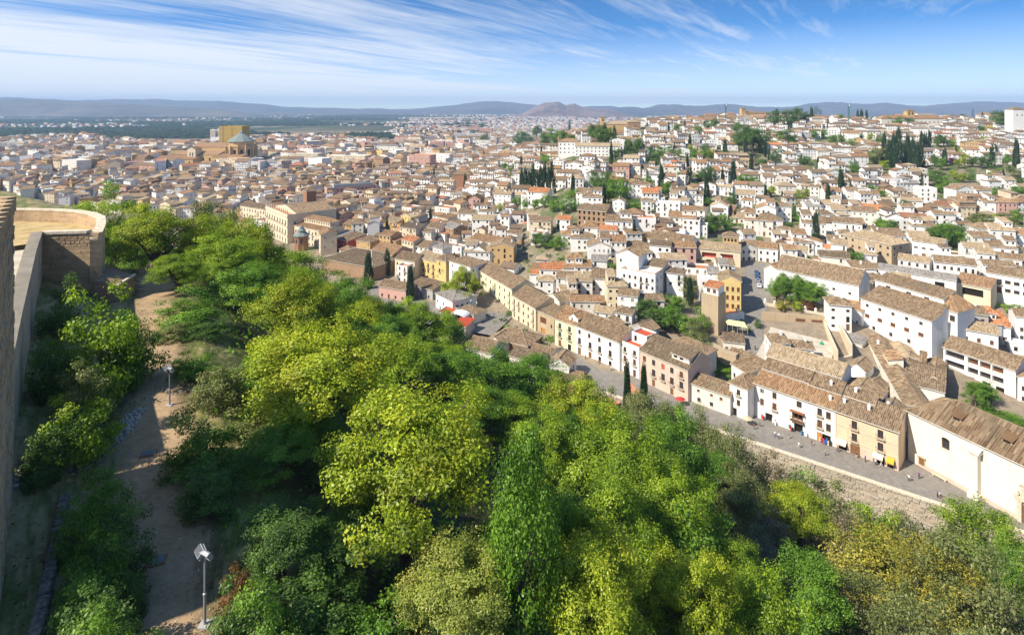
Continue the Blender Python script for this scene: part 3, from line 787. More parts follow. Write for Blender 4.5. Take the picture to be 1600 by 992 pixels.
fw = fw[:-1] + [W(SPL - 1.7, 7.0, 1.2, 2.0, 'b'), W(SPL - 1.7, 3.6, 1.2, 2.1, 'b'), W(SPL - 2.4, .05, 2.6, 2.5, 'o', rev=.8)]
volume(row, dict(x0=0., x1=SPL, y0=0., y1=5.0, z1=10.5, roof=('shed', 1.9), wm='white', rm='tile_warm', ov=.6, win={'f': fw, 'l': []}, chim=[(20., 2.5)]))
m = M()
for z in (3.35, 6.75): m.box(0, SPL, -.07, 0, z, z + .16)
for x in (9.3, 15.3): m.box(x - .04, x + .04, -.1, 0, 0, 10.2)
m.build('string_course', 'offwhite', row)
m = M(); m.box(10.4, 14.0, -1.1, 0, 3.45, 3.6); m.box(10.3, 14.1, -1.2, 0, 6.1, 6.25, 2)
for x in (10.45, 11.6, 12.75, 13.9): m.box(x - .05, x + .05, -1.1, -1.0, 3.6, 6.1)
for k in range(20): m.box(10.5 + k * .175, 10.53 + k * .175, -1.07, -1.03, 3.6, 4.7)
m.box(10.4, 14.0, -1.1, -1.0, 4.7, 4.8); m.build('gallery_balcony', ['wood', 'wood', 'tile_red'], row)
sw = [W(1.6 + k * 2.6, 11.3, 1.1, 1.0, 'b') for k in range(0, 6)]
volume(row, dict(x0=.4, x1=SPL * .62, y0=5.0, y1=9.6, z0=8., z1=13.3, roof=('shed', 1.9), wm='white', rm='tile', win={'f': sw[:5]}, chim=[]))
volume(row, dict(x0=SPL * .62, x1=SPL, y0=5.0, y1=9.6, z0=8., z1=12.9, roof=('shed', 1.8), wm='white', rm='tile', win={'f': [W(1.2, 11.2, 1.3, 1.3, 'o'), W(3.0, 11.2, 1.3, 1.3, 'o')]}, chim=[(SPL - 3, 7)]))
volume(row, dict(x0=-.3, x1=SPL * .95, y0=9.6, y1=19., z0=6., z1=15.6, roof=('gable', 2.2, 'x', .55), wm='white', rm='tile_pale', win={}, chim=[]))
# shop goods and awnings on the ground floor
def goods(root, x0, x1, cols, y=-.55):
    m = M(); n = int((x1 - x0) / .42)
    for i in range(n):
        x = x0 + .42 * i; c = rng.randrange(len(cols)); z = rng.uniform(.2, .9)
        m.box(x, x + .36, y - rng.uniform(0, .3), y + .2, z, z + rng.uniform(.8, 1.3), c)
    m.build('hanging_clothes', cols, root)
goods(row, 2.2, 3.2, ['cloth_red', 'cloth_black']); goods(row, 5.3, 6.6, ['cloth_black', 'cloth_blue', 'cloth_white'])
goods(row, 10.0, 11.6, ['cloth_teal', 'cloth_red', 'cloth_black']); goods(row, 13.3, 15.2, ['cloth_white', 'cloth_teal', 'cloth_white', 'cloth_blue'])
goods(row, SPL - 3.8, SPL - .6, ['cloth_purple', 'cloth_red', 'cloth_black', 'cloth_blue', 'cloth_tan'])
peach = empty('corner_house', (aL.x + u.x * (SPL + .02), aL.y + u.y * (SPL + .02), SZ - .1), math.atan2(u.y, u.x), 'peach plastered corner house with wrought balconies next to the church alley', 'house')
PL_ = LL - SPL
LANDMARKS.append((1360, 660, 'the peach corner house'))
pw = [W(4.6, 6.9, 1.3, 2.1, 'b', bal=1), W(10.6, 6.9, 1.3, 2.1, 'b', bal=1), W(4.6, 3.6, 1.3, 2.1, 'b', bal=1), W(10.6, 3.6, 1.3, 2.1, 'b', bal=1), W(4.8, .05, 2.3, 2.6, 'd'), W(1.6, .05, 2.4, 2.3, 'o'), W(10.2, .05, 2.4, 2.3, 'o'), W(12.9, .05, 1.6, 2.2, 'o')]
volume(peach, dict(x0=0., x1=PL_, y0=0., y1=7.5, z1=10.5, roof=('shed', 2.6), wm='peach', rm='tile', ov=.7, win={'f': pw, 'r': []}, chim=[(1.4, 3.2), (7.2, 3.6)]))
volume(peach, dict(x0=.6, x1=PL_ * .55, y0=5.6, y1=9.6, z0=8., z1=12.8, roof=('shed', 1.3), wm='white', rm='tile', win={'f': [W(2.2, 11.6, 2.6, .95, 'o'), W(5.4, 11.6, 2.6, .95, 'o')]}, chim=[(3, 7.8)]))
volume(peach, dict(x0=PL_ * .55, x1=PL_ - 1.2, y0=7.5, y1=15, z0=4., z1=10.6, roof=('gable', 1.6, 'y'), wm='white', rm='tile_dark', win={}, chim=[(PL_ * .7, 10)]))
volume(peach, dict(x0=-2., x1=PL_ * .55, y0=11., y1=19., z0=4., z1=12., roof=('gable', 1.9, 'y'), wm='white', rm='tile', win={}, chim=[]))
m = M(); m.box(0, PL_, -.1, 0, -1, 3.2); m.box(0, PL_, -.16, 0, 3.2, 3.4)
mm = M(); mm.box(0, .9, -.09, -.0, -1, 2.6); mm.box(2.9, 3.5, -.09, 0, -1, 2.6); mm.box(6.1, 8.9, -.09, 0, -1, 2.6); mm.box(11.5, 12.0, -.09, 0, -1, 2.6); mm.box(13.9, PL_, -.09, 0, -1, 2.6); mm.build('plinth', 'rosy', peach)
m = M(); m.box(0, PL_, -.12, 0, 3.2, 3.42); m.box(0, PL_, -.12, 0, 6.55, 6.7); m.box(2.9, 3.1, -.1, 0, 3.42, 6.55); m.box(0, .25, -.1, 0, 3.42, 10); m.box(PL_ - .3, PL_ - .02, -.1, 0, 3.42, 10); m.build('string_course', 'stone_trim', peach)
for x0, x1, mt in ((.4, 2.9, 'awning_cream'), (9.0, 11.4, 'awning_cream'), (12.1, 13.8, 'cloth_yellow')):
    m = M(); m.add([(x0, -.05, 3.0), (x1, -.05, 3.0), (x1, -1.5, 2.2), (x0, -1.5, 2.2), (x0, -1.5, 1.9), (x1, -1.5, 1.9)], [(0, 3, 2, 1), (3, 4, 5, 2)]); m.build('awning', mt, peach)

# ------------------------------------------------------------------ houses round the riverside street, set one by one
def gw(floors, cols, kind='w', sh=3.1, w=1.0, h=1.5, door=(1,), balc=0., rcols=0, skip=0.):
    def f(L, dep):
        d = {'f': grid_wins(L, floors, cols, sh, w, h, .9, kind, door, skip, None, None, balc)}
        if rcols: d['r'] = grid_wins(dep, floors, rcols, sh, w, h, .9, kind, None, .15); d['l'] = grid_wins(dep, floors, rcols, sh, w, h, .9, kind, None, .15)
        return d
    return f
hand('stone_house', 'low cream two storey house with scored plaster beside the white lane house', (1077, 596), (1141, 618), 93.1, 6.2, 7.5, wall='offwhite', roof=('gable', 1.9), win=lambda L, d: {'f': [W(3, 3.9, .9, .8, 'b'), W(7.2, 3.9, .9, .8, 's'), W(10.2, 3.7, .9, 1, 's'), W(3.2, .9, 1.1, 1.3, 'b'), W(7.2, .9, 1.1, 1.3, 'b')]}, lm='the low scored plaster house')
hand('lane_house', 'narrow tall white house with hip roof where the lane meets the street', (1140, 597), (1168, 608), 93.1, 9.5, 9, rm='tile', roof=('hip', 2.0), win=lambda L, d: {'f': [W(L * .5, 6.6, 1.1, 1.7, 'b', bal=1), W(L * .5, 3.4, 1.1, 1.8, 'b'), W(L * .3, .1, 1.2, 2.3, 'o')]})
hand('lane_house', 'white house with two upper windows behind the narrow lane corner house', (1143, 567), (1171, 584), 91, 8.4, 8, rm='tile', roof=('shed', 2.2), win=gw(2, 3, 'b', 3.4, door=None))
hand('river_house', 'rosy three storey house with brown shutters and twin dormer by the cypresses', (1000, 546), (1075, 577), 93, 10.5, 12, wall='rosy', rm='tile_dark', roof=('gable', 3.6, 'x', .6),
     win=lambda L, d: {'f': [W(L * k, 7.0, 1.3, 1.9, q, bal=b) for k, q, b in ((.1, 's', 0), (.3, 'b', 0), (.5, 'r', 1), (.68, 'b', 0), (.87, 's', 1))] + [W(L * k, 3.5, 1.4, 2.2, 'b', bal=1) for k in (.3, .5, .68, .87)] + [W(L * .1, 3.7, 1.2, 1.8, 'b')] + [W(L * k, .1, 1.2, 2.3, 'd') for k in (.3, .68)], 'r': []},
     vols=lambda L, d, h: [dict(x0=L * .62, x1=L * .97, y0=1.6, y1=8., z0=9., z1=13.1, roof=('shed', 1.3), rm='tile_dark', wm='offwhite', win={'f': [W(1.4, 11.7, 1.4, 1.2, 'o'), W(3.6, 11.7, 1.4, 1.2, 'o')]}),
                           dict(x0=L * .2, x1=L * .9, y0=12., y1=19., z0=2, z1=11., roof=('hip', 2.2), rm='tile', wm='offwhite')], lm='the rosy house by the cypresses')
hand('terrace_house', 'slim white house with two red tiled roof terraces between larger houses', (968, 531), (999, 543), 93, 10.8, 8, rm='redtile', roof=('flat', .9), coping='stone_trim', win=lambda L, d: {'f': [W(L * k, z, 1.2, hh, q, bal=b) for k in (.28, .76) for z, hh, q, b in ((7.4, 1.7, 'b', 1), (4, 2.1, 's', 1), (.1, 2.4, 's', 0))]},
     vols=lambda L, d, h: [dict(x0=L * .25, x1=L, y0=4.2, y1=10., z0=7., z1=13.4, roof=('flat', .6), rm='redtile', wm='white', win={'f': [W(1.6, 10.4, 1.1, 2.0, 'o')]})], lm='the red tiled terraces')
hand('merchant_house', 'long white facade with stone door surround and iron balconies on the river street', (899, 507), (968, 534), 93, 10.6, 11, rm='tile', roof=('gable', 3.0, 'x', .62),
     win=lambda L, d: {'f': [W(L * k, 7.6, 1.2, 1.6, 'b') for k in (.1, .33, .56, .8)] + [W(L * k, 3.9, 1.4, 2.3, 'b', bal=1) for k in (.1, .35, .57, .8)] + [W(L * k, .05, 1.5, 2.6, 'd') for k in (.1, .35)] + [W(L * k, .05, 1.3, 2.4, 'o') for k in (.57, .8)]},
     vols=lambda L, d, h: [dict(x0=L * .3, x1=L * .66, y0=7., y1=15., z0=9, z1=12.4, roof=('gable', 1.8, 'y'), rm='tile', wm='offwhite', win={'r': [W(2., 10.6, .8, 1.0, 'o'), W(4., 10.6, .8, 1.0, 'o')]}), dict(x0=L * .8, x1=L * 1.15, y0=11., y1=19., z0=3, z1=12.0, roof=('gable', 2., 'y'), rm='tile', wm='greywall', win={'f': [W(L * .17, 8.6, 3.2, 2.4, 'w')]})], lm='the long white merchant house')
hand('merchant_house', 'pale lemon house with plant hung balconies and gabled dormer on the river street', (867, 496), (899, 507), 93, 10.6, 11, wall='lemon', rm='tile_warm', roof=('gable', 3.0, 'x', .62),
     win=lambda L, d: {'f': [W(L * k, z, 1.3, 2.0, q, bal=1) for k, q in ((.25, 'v'), (.72, 'v')) for z in (3.8, 7.0)] + [W(L * .25, .05, 1.4, 2.5, 'd'), W(L * .72, .05, 1.6, 2.2, 'o')]},
     vols=lambda L, d, h: [dict(x0=L * .6, x1=L * 1.02, y0=1.2, y1=6, z0=9., z1=12.6, roof=('gable', 1.4, 'y'), rm='tile_warm', wm='white', win={'f': [W(1.6, 10.8, 1.0, 1.4, 'w')]})])
hand('garage_house', 'tan house with wooden gallery and orange garage door on the river street', (837, 483), (866, 495), 93, 9.2, 10, wall='sandstone', rm='tile', roof=('shed', 2.0), win=lambda L, d: {'f': [W(L * .42, 4.7, 3.6, 2.4, 's'), W(L * .42, .05, 2.6, 2.6, 'D', rev=.4), W(L * .85, 4.0, .9, 1.6, 'b')]})
hand('corner_palace', 'big cream corner house with shaded roof terrace facing the small square', (800, 460), (837, 481), 93, 10.2, 14, wall='cream', rm='tile', roof=('gable', 3.0, 'x', .5), win=gw(3, 5, 'bs', 3.2, door=(1, 3), balc=.4, rcols=3),
     vols=lambda L, d, h: [dict(x0=L, x1=L + 7., y0=3., y1=12., z1=8.2, roof=('flat', .8), rm='orangetile', wm='offwhite', coping='orangetile', win={'f': gw(2, 2, 'b', 3.2)(7, 9)['f']}), dict(x0=L * .7, x1=L + 4., y0=9., y1=17., z1=12.5, roof=('gable', 1.9, 'y'), rm='tile', wm='offwhite')], lm='the cream corner house')
hand('row_house', 'yellowish row house with green shutters behind the square trees', (743, 418), (800, 451), 93, 11, 12, wall='lemon', rm='tile', roof=('gable', 2.8, 'x', .55), win=gw(3, 8, 'vb', 3.3, door=(2, 5), balc=.3), lm='the yellowish row house')
hand('row_house', 'white upper house with small square windows beside the yellowish row', (702, 407), (735, 417), 92.5, 13, 12, wall='white', rm='tile', roof=('hip', 2.4), win=gw(4, 3, 'b', 3.1, w=.9, h=1.2, rcols=3))
hand('old_palace', 'ochre palace with dark carved balcony above the small square', (650, 401), (697, 412), 93, 11.5, 13, wall='yellow', rm='tile_pale', roof=('gable', 2.4, 'x', .5), win=lambda L, d: {'f': grid_wins(L, 3, 6, 3.5, 1.2, 1.9, .8, 'b', (2,), 0, None, None, .5)},
     vols=lambda L, d, h: [dict(x0=L * .3, x1=L * .62, y0=6., y1=13., z0=8, z1=16.5, roof=('hip', 2.6), rm='tile_grey', wm='white', win={'f': [W(1.6, 14.2, .8, 1.2, 'o'), W(4., 14.2, .8, 1.2, 'o')]}), dict(x0=L * .72, x1=L * 1.02, y0=-.6, y1=8, z1=13., roof=('hip', 2.4), rm='tile', wm='yellow', win={'f': [W(2.2, 10.2, 1.0, 1.6, 'o'), W(2.2, 6.5, 1.1, 1.9, 'b', bal=1)]})], lm='the ochre palace')
hand('small_palace', 'narrow cream house joined to the ochre palace', (617, 403), (648, 408), 93, 11, 12, wall='cream', rm='tile', roof=('gable', 2.4), win=gw(3, 4, 'v', 3.3))
hand('pink_house', 'rose pink house with long brown roof behind the two cypresses', (578, 392), (613, 399), 93, 10, 16, wall='pink', rm='tile_warm', roof=('gable', 3.6, 'x', .5), win=gw(3, 4, 'w', 3.0), lm='the rose pink house')
hand('hall', 'broad grey brown hipped roof hall at the wood edge', (505, 404), (582, 418), 93, 8.0, 24, wall='brown', rm='tile_dark', roof=('hip', 5.0), ridge='cap', lm='the broad dark hall roof')
hand('house', 'white house with flat terrace next to the red house', (512, 367), (525, 372), 93, 8.4, 14, rm='tile_grey', roof=('shed', 1.6), win=gw(2, 3, 'v', 3.8, h=1.9))
hand('house', 'bright red walled house with white framed windows', (525.6, 372), (543, 377), 93, 8.6, 14, wall='redwall', rm='tile', roof=('shed', 2.2), win=gw(2, 4, 'w', 3.8, h=1.9), lm='the bright red house')
hand('apartment_house', 'cream four storey block with set back top floor and brown roofs', (460, 352), (507, 361), 93, 12.8, 16, wall='cream', rm='tile_warm', roof=('gable', 2.0, 'x', .5), win=gw(3, 9, 'wv', 4.0, w=1.3, h=2.2, balc=.35, rcols=4),
     vols=lambda L, d, h: [dict(x0=L * .1, x1=L * .95, y0=5.5, y1=13., z0=10, z1=17., roof=('hip', 2.0), rm='tile_warm', wm='cream', win={'f': grid_wins(L * .85, 1, 11, 3, 1.0, 1.3, 14.9, 'o', None)})], lm='the cream apartment block')
pal = hand('courthouse', 'large stone palace with balustraded top and pinnacles by the wood', (415, 322), (449, 336), 93, 20, 34, wall='cream', rm='orangetile', roof=('flat', 1.0), coping='stone_trim', cat='palace', win=lambda L, d: {'f': [W(L * (.08 + .12 * i), z, 1.7, hh, q, bal=b) for i in range(8) for z, hh, q, b in ((1., 3., 'g', 0), (6.5, 3.2, 'b', 1), (12.6, 3.2, 'b', 1))], 'r': [W(5 + 6 * i, 13, 1.2, 2, 'b') for i in range(4)]},
     vols=lambda L, d, h: [dict(x0=L * .1, x1=L - 1, y0=6, y1=d - 1, z0=10, z1=20.4, roof=('gable', 3, 'y'), rm='tile', wm='cream'), dict(x0=L * .2, x1=L * .2 + 7, y0=24, y1=31, z0=10, z1=30, roof=('hip', 3.4), rm='tile', wm='brick')], lm='the stone palace with pinnacles')
Lp = pal['_L']
for i in range(12):
    m = M(); m.lathe([(.55, 0), (.55, .5), (.3, .7), (.42, 1.5), (.2, 2.2), (.34, 2.6), (.03, 3.4)], 8); m.build('pinnacle', 'stone_trim', pal).location = (1 + (Lp - 2) * i / 11, .35, 20.1)
m = M()
for z in (5.6, 11.7, 18.4): m.box(-.3, Lp + .3, -.5, 0, z, z + .5)
m.build('cornice', 'stone_trim', pal)
hand('row_house', 'pale house row with mixed facades beside the stone palace', (376, 321), (414, 327), 93, 12.5, 12, wall='cream', rm='tile', roof=('gable', 2.4), win=gw(3, 9, 'wbv', 3.8, w=1.2, h=2.1, balc=.3, rcols=3))
# tower with blue-green cap
c = P3(471, 369, 83); tw = empty('turret', (c.x, c.y, EYE - 93), .3, 'small brick turret with stepped blue green metal roof', 'tower'); LANDMARKS.append((471, 372, 'the turret with blue green roof'))
m = M(); m.lathe([(4.4, -3), (4.4, 10), (4.9, 10), (4.9, 10.5)], 8); m.build('wall', 'brick', tw)
m = M(); m.lathe([(5.3, 10.5), (5.2, 10.8), (2.6, 12.6), (2.6, 13.6), (2.9, 13.7), (1.4, 15), (1.3, 15.8), (.1, 17)], 8); m.build('roof', 'teal', tw)
for k in range(8):
    an = k * math.pi / 4; m = M(); m.box(-.6, .6, -.06, .05, 0, 2.6); o = m.build('window', 'glass', tw); o.location = (4.12 * math.sin(an) , -4.12 * math.cos(an), 6.2); o.rotation_euler = (0, 0, an)
hand('hotel', 'long dusky pink hotel block with three window rows in the old town', (511, 294), (588, 289), 95, 13, 14, wall='pink', rm='tile_grey', roof=('flat', .8), cat='hotel', win=lambda L, d: {'f': grid_wins(L, 3, 12, 4.0, 1.5, 2.0, 1.2, 's'), 'l': grid_wins(d, 3, 3, 4.0, 1.4, 2, 1.2, 's')},
     vols=lambda L, d, h: [dict(x0=L * .15, x1=L * .95, y0=4, y1=11, z0=11, z1=15, roof=('flat', .3), rm='slate', wm='greywall')], lm='the long dusky pink hotel')
hand('block', 'tall plain white block with brown side standing over the old town', (482, 247), (503, 248), 101, 22, 20, wall='white', rm='paleroof', roof=('flat', .6), cat='building', win=lambda L, d: {'r': [W(7, 12, 2, 1.6, 's'), W(13, 12, 2, 1.6, 's'), W(7, 7, 2, 1.6, 's')]}, near=False, lm='the tall plain white block')
hand('mansion', 'brown four storey mansion with rows of dark windows on the hillside', (902, 327), (947, 331), 73.5, 13, 13, wall='brown', rm='tile', roof=('gable', 2.2), win=gw(4, 6, 'o', 3.2, w=1.2, h=1.9, door=None), lm='the brown four storey mansion')
hand('school', 'long white two storey house with a dozen windows amid brown roofs', (734, 373), (813, 387), 88, 7.4, 12, rm='tile_warm', roof=('gable', 2.4), win=gw(2, 13, 'v', 3.5, w=1.1, h=1.7, door=None, rcols=4), lm='the long white many windowed house',
     vols=lambda L, d, h: [dict(x0=L * .55, x1=L * .75, y0=10, y1=16, z0=2, z1=12, roof=('hip', 1.8), rm='tile', wm='white', win={'f': [W(1.5, 10, .8, 1, 'o'), W(3.5, 10, .8, 1, 'o')]})])
hand('warehouse', 'long white house under a pale pink roof below the gardens', (812, 352), (872, 366), 84, 6, 9, rm='orangetile', roof=('gable', 1.8), win=gw(2, 6, 'v', 2.9, h=1.2, door=None))
hand('convent_wing', 'long white wing with two rows of small square windows', (1012, 372), (1078, 382), 76, 8.2, 11, rm='tile', roof=('gable', 3.2), win=gw(2, 7, 'b', 3.6, w=.9, h=1.1, door=None), lm='the long white convent wing')
hand('gallery_house', 'house with dark red arched gallery under a brown roof', (1082, 386), (1157, 393), 78.5, 8.2, 10, wall='cream', rm='tile_pale', roof=('gable', 2.4), win=lambda L, d: {'f': [W(L * .35, 3.6, L * .3, 2.6, 'r', rev=1.5), W(L * .72, 3.6, L * .26, 2.6, 'r', rev=1.5), W(L * .35, .2, 2.4, 2.6, 'd'), W(L * .72, .2, 2.4, 2.6, 'd')]},
     vols=lambda L, d, h: [dict(x0=L * .62, x1=L * .95, y0=6, y1=13, z0=2, z1=13.6, roof=('hip', 2), rm='tile', wm='ochre', win={'f': [W(1.2 + 1.6 * i, 11.2, 1, 1.4, 'o') for i in range(4)]})])
hand('terrace_house', 'white four storey house with orange edged roof terrace and blue canopies', (971, 419), (1024, 428), 80, 11, 9, rm='offwhite', roof=('flat', .9), coping='orangetile', win=gw(3, 6, 'b', 3.2, w=1, h=1.4, door=(0, 4), balc=.2, rcols=2),
     vols=lambda L, d, h: [dict(x0=-4., x1=6., y0=4, y1=14, z1=16, roof=('gable', 2.2, 'y'), rm='tile', wm='white', win={'f': [W(2, 12.6, .9, 1.2, 'b')]}), dict(x0=8., x1=L, y0=9, y1=16, z1=11.5, roof=('shed', 1.8), rm='tile', wm='offwhite')], lm='the orange edged terrace')
hand('stone_tower', 'windowless weathered stone tower house above the lane garden', (1096, 457), (1122, 463), 85, 14, 7, wall='sandstone', rm='offwhite', roof=('flat', .8), cat='tower', vols=lambda L, d, h: [dict(x0=.4, x1=L - .4, y0=1, y1=6.5, z0=12, z1=16.6, roof=('shed', 1), rm='tile_red', wm='white', win={'f': [W(L * .3, 14.4, 1.3, 1.4, 's'), W(L * .65, 14.4, 1.3, 1.4, 's')]})], lm='the windowless stone tower')
hand('yellow_house', 'yellow house with tall shutters at the lane edge', (1124, 437), (1158, 440), 82, 12, 10, wall='yellow', rm='tile', roof=('gable', 2), win=gw(3, 4, 's', 3.4, w=1, h=1.8, door=None, rcols=3), lm='the yellow lane house')
hand('lane_bar', 'white terraced bar with striped awning beside the lane', (1128, 492), (1163, 488), 86, 5, 9, rm='orangetile', roof=('flat', .9), coping='offwhite', win=gw(1, 4, 'o', 3, w=1.2, h=1.6, door=None))
aw = P3(1132, 498, 80.5); m = M(); b0 = P3(1163, 503, 80.5)
dx = b0 - aw; q = Vector((-.1, -3.2, -1.0))
m.add([tuple(aw), tuple(b0), tuple(b0 + q), tuple(aw + q)], [(0, 3, 2, 1)]); m.add([tuple(aw - Vector((0, 0, .05))), tuple(b0 - Vector((0, 0, .05))), tuple(b0 + q - Vector((0, 0, .05))), tuple(aw + q - Vector((0, 0, .05)))], [(0, 1, 2, 3)])
for k in range(5): p = aw + dx * (k / 4) + q; m.bar(p, p - Vector((0, 0, 2.4)), .08)
tag(m.build('awning', 'awning_stripe'), 'pale striped awning over tables by the lane', 'awning')
# convent and monastery on the far side of the lane
hand('monastery_church', 'white nave with wide brown roof and two roof vents behind courtyard trees', (1212, 418), (1342, 445), 80.5, 10.6, 13, rm='tile', roof=('gable', 4.6, 'x', .5), cat='church', ridge='cap', win=lambda L, d: {'f': [W(L * .72, 6.4, 1.1, .9, 'b'), W(L * .9, 6.0, 1.1, .9, 'b')]}, lm='the wide roofed white nave',
     vols=lambda L, d, h: [dict(x0=-6, x1=0, y0=2, y1=10, z1=8.8, roof=('gable', 2, 'y'), rm='tile_warm', wm='white')])
hand('convent_house', 'white annex with six small square windows below the nave', (1293, 464), (1346, 486), 87, 9.5, 8, rm='tile_warm', roof=('shed', 2.0), win=gw(2, 4, 'b', 3.2, w=.9, h=1, door=None))
def conv(L, d, h):
    return [dict(x0=0, x1=L * .97, y0=6, y1=10.5, z0=3, z1=13.8, roof=('shed', 1.7), rm='tile', wm='white', win={'f': [W(1.5 + 2.6 * i, 12.2, 1.3, 1.0, 'w') for i in range(8)]}),
            dict(x0=-2, x1=L * .9, y0=11, y1=18, z0=3, z1=17.2, roof=('shed', 2.0), rm='tile', wm='white', win={'f': [W(L * k, 15, 1.8, 1.0, 'g') for k in (.2, .5, .75)]})]
hand('convent', 'long white convent with two window rows and stepped roofs', (1345, 465), (1456, 501), 85, 12, 6, rm='tile', roof=('shed', 1.8), cat='convent', win=lambda L, d: {'f': [W(L * (.1 + .19 * i), 9.3, 1.2, 1.1, 'b') for i in range(5)] + [W(L * (.1 + .19 * i), 5.2, 1.8, 1.4, 's') for i in range(5)] + [W(L * (.2 + .25 * i), 1.5, 1.2, 1.4, 'b') for i in range(3)]}, vols=conv, lm='the long white convent',
     z0=-6.)
hand('convent_tower', 'white tower house with three arched windows and orange brown pyramid roof', (1457, 477), (1496, 488), 85, 14, 11, rm='tile_warm', roof=('hip', 4.2), win=lambda L, d: {'f': [W(L * k, 10.4, 1.6, 2.0, 'g') for k in (.2, .5, .8)] + [W(L * k, 6, 1.2, 1.6, 'b') for k in (.2, .5)]}, lm='the tower with three arches', z0=-6)
ring = lambda L, d, h: [dict(x0=0, x1=6, y0=5.9, y1=d, z1=h, roof=('gable', 1.7, 'y'), rm='tile'), dict(x0=L - 5.5, x1=L, y0=5.9, y1=d, z1=h, roof=('gable', 1.6, 'y'), rm='tile'), dict(x0=5.9, x1=L - 5.4, y0=d - 7, y1=d + .3, z1=h + 1.5, roof=('gable', 2, 'x'), rm='tile', win={'f': [W(4 + 3 * i, 4.5, 2.2, 2.2, 'o') for i in range(3)]})]
hand('courtyard_house', 'brown roofed house around an open patio behind the church', (1395, 592), (1476, 612), 91.5, 6.5, 24, wall='offwhite', rm='tile', roof=('gable', 2, 'x'), vols=ring, lm='the patio house behind the church')
hand('alley_wing', 'narrow wing with long brown roof lining the church alley', (1353, 524), (1416, 634), 92.5, 9, 6, wall='churchwall', rm='tile', roof=('gable', 1.3, 'x', .6), win=lambda L, d: {'f': [W(L * k, 5.5, 1.2, 1.5, 'b') for k in (.2, .4, .62)]}, chim=[(9, 2), (24, 3.5)], vols=lambda L, d, h: [dict(x0=L * .35, x1=L * .5, y0=1.5, y1=d - .5, z0=8, z1=11.2, roof=('shed', .9), rm='tile_warm', wm='churchwall'), dict(x0=L * .05, x1=L * .3, y0=d - .2, y1=d + 7, z1=8, roof=('gable', 1.5, 'x'), rm='tile_pale')])
hand('corrala', 'white house with three open galleries under a wide brown roof', (1474, 541), (1587, 578), 91, 9.5, 9, rm='tile', roof=('gable', 2.6, 'x', .6), win=lambda L, d: {'f': [W(L * (.17 + .0 * i), 6.6 - 3.1 * i, L * .28, 2.0, 'g', rev=1.2) for i in range(2)] + [W(L * (.43 + .17 * k), 6.6 - 3.1 * i, L * .15, 2.0, 's' if i == 0 else 'g', rev=1.2) for k in range(4) for i in range(2)] + [W(L * k, .1, 2.2, 2.4, 'o') for k in (.15, .4, .62, .8)]}, lm='the white house with galleries')
hand('side_house', 'white plain house at the garden wall beyond the galleries', (1590, 588), (1650, 605), 91, 8, 12, rm='tile', roof=('gable', 2.2), win=gw(2, 3, 'b'))
hand('stone_mansion', 'tan stone mansion with paired windows and hipped roofs above the convent', (1317, 366), (1393, 383), 75, 9.6, 13, wall='sandstone', rm='tile_pale', roof=('hip', 2.8), win=gw(3, 7, 'b', 3.1, w=1.1, h=1.3, door=None, skip=.2, rcols=3), lm='the tan stone mansion')
hand('lane_row', 'pale stone fronted house at the top of the lane', (1158, 387), (1183, 387), 78, 7.2, 8, wall='offwhite', roof=('gable', 1.8), win=gw(2, 3, 'b', 3.3))
hand('lane_row', 'white house with one central window above the parked cars', (1184, 386), (1215, 389), 78, 7.6, 8, rm='tile_warm', roof=('gable', 1.8), win=gw(2, 3, 'b', 3.4, skip=.3))
hand('lane_row', 'white house with long tan roof touching the nave', (1216, 388), (1260, 393), 77.5, 7.0, 8, rm='tile_pale', roof=('gable', 1.8), win=gw(2, 5, 'b', 3.3, skip=.4))
hand('long_gallery', 'very long low white gallery under a grey brown roof behind the convent', (1372, 419), (1494, 438), 78, 7, 8, rm='tile_grey', roof=('gable', 1.4), win=lambda L, d: {'f': [W(L * .8, 3.2, L * .12, 2, 'o')]}, lm='the very long grey roofed gallery')
hand('open_barn', 'open sided shed with orange tan roof on the convent slope', (1492, 440), (1548, 451), 79, 6, 9, rm='tile_warm', wall='cream', roof=('shed', 2.4), win=lambda L, d: {'f': [W(L * .5, 1.5, L * .6, 3, 'o', rev=1)]})
hand('slope_house', 'white house with two windows and tan roof above the grey roofed gallery', (1403, 404), (1452, 411), 76, 6.4, 8, rm='tile_pale', roof=('gable', 1.7), win=gw(2, 4, 'b', 3))
hand('slope_house', 'white house with small balconies and blue tinted wall above the open shed', (1460, 408), (1526, 415), 76, 7.4, 9, rm='tile', roof=('gable', 1.8), win=gw(2, 6, 'b', 3.3, balc=.4))
hand('slope_house', 'white three storey house in front of the big hillside tree', (1425, 375), (1475, 382), 75, 8.4, 10, rm='tile_pale', roof=('gable', 1.8), win=gw(2, 4, 'g', 3.8, w=1.6, h=.8, skip=.3))
hand('slope_house', 'white house with dark picture windows over a tall retaining wall', (1541, 424), (1610, 436), 77, 8, 10, rm='tile', roof=('gable', 2), win=gw(2, 5, 'b', 3.4, w=1.8, h=1.4, balc=.3), z0=-12.)
hand('canopy_house', 'house with flat terracotta canopy roof below the retaining wall', (1512, 494), (1576, 502), 85, 5.5, 9, rm='tile_red', roof=('shed', 1.2), win=gw(1, 4, 'b', 3), lm='the terracotta canopy')
hand('lower_house', 'white house with bare sunlit side next to the three arched tower', (1500, 512), (1560, 522), 86, 8.4, 9, rm='tile_pale', roof=('gable', 1.8), win=gw(2, 3, 's', 3.4, skip=.3))
hand('court_house', 'tiny white house with awning beside the ruin', (1320, 530), (1347, 538), 89, 5, 6, rm='tile_grey', roof=('shed', .9), win=gw(1, 3, 'o', 3, w=1.2, h=1.6))
hand('court_house', 'small brown roofed house at the head of the church alley', (1326, 572), (1352, 580), 90, 5.5, 8, rm='tile', roof=('gable', 1.6), win=gw(1, 3, 'b', 3))
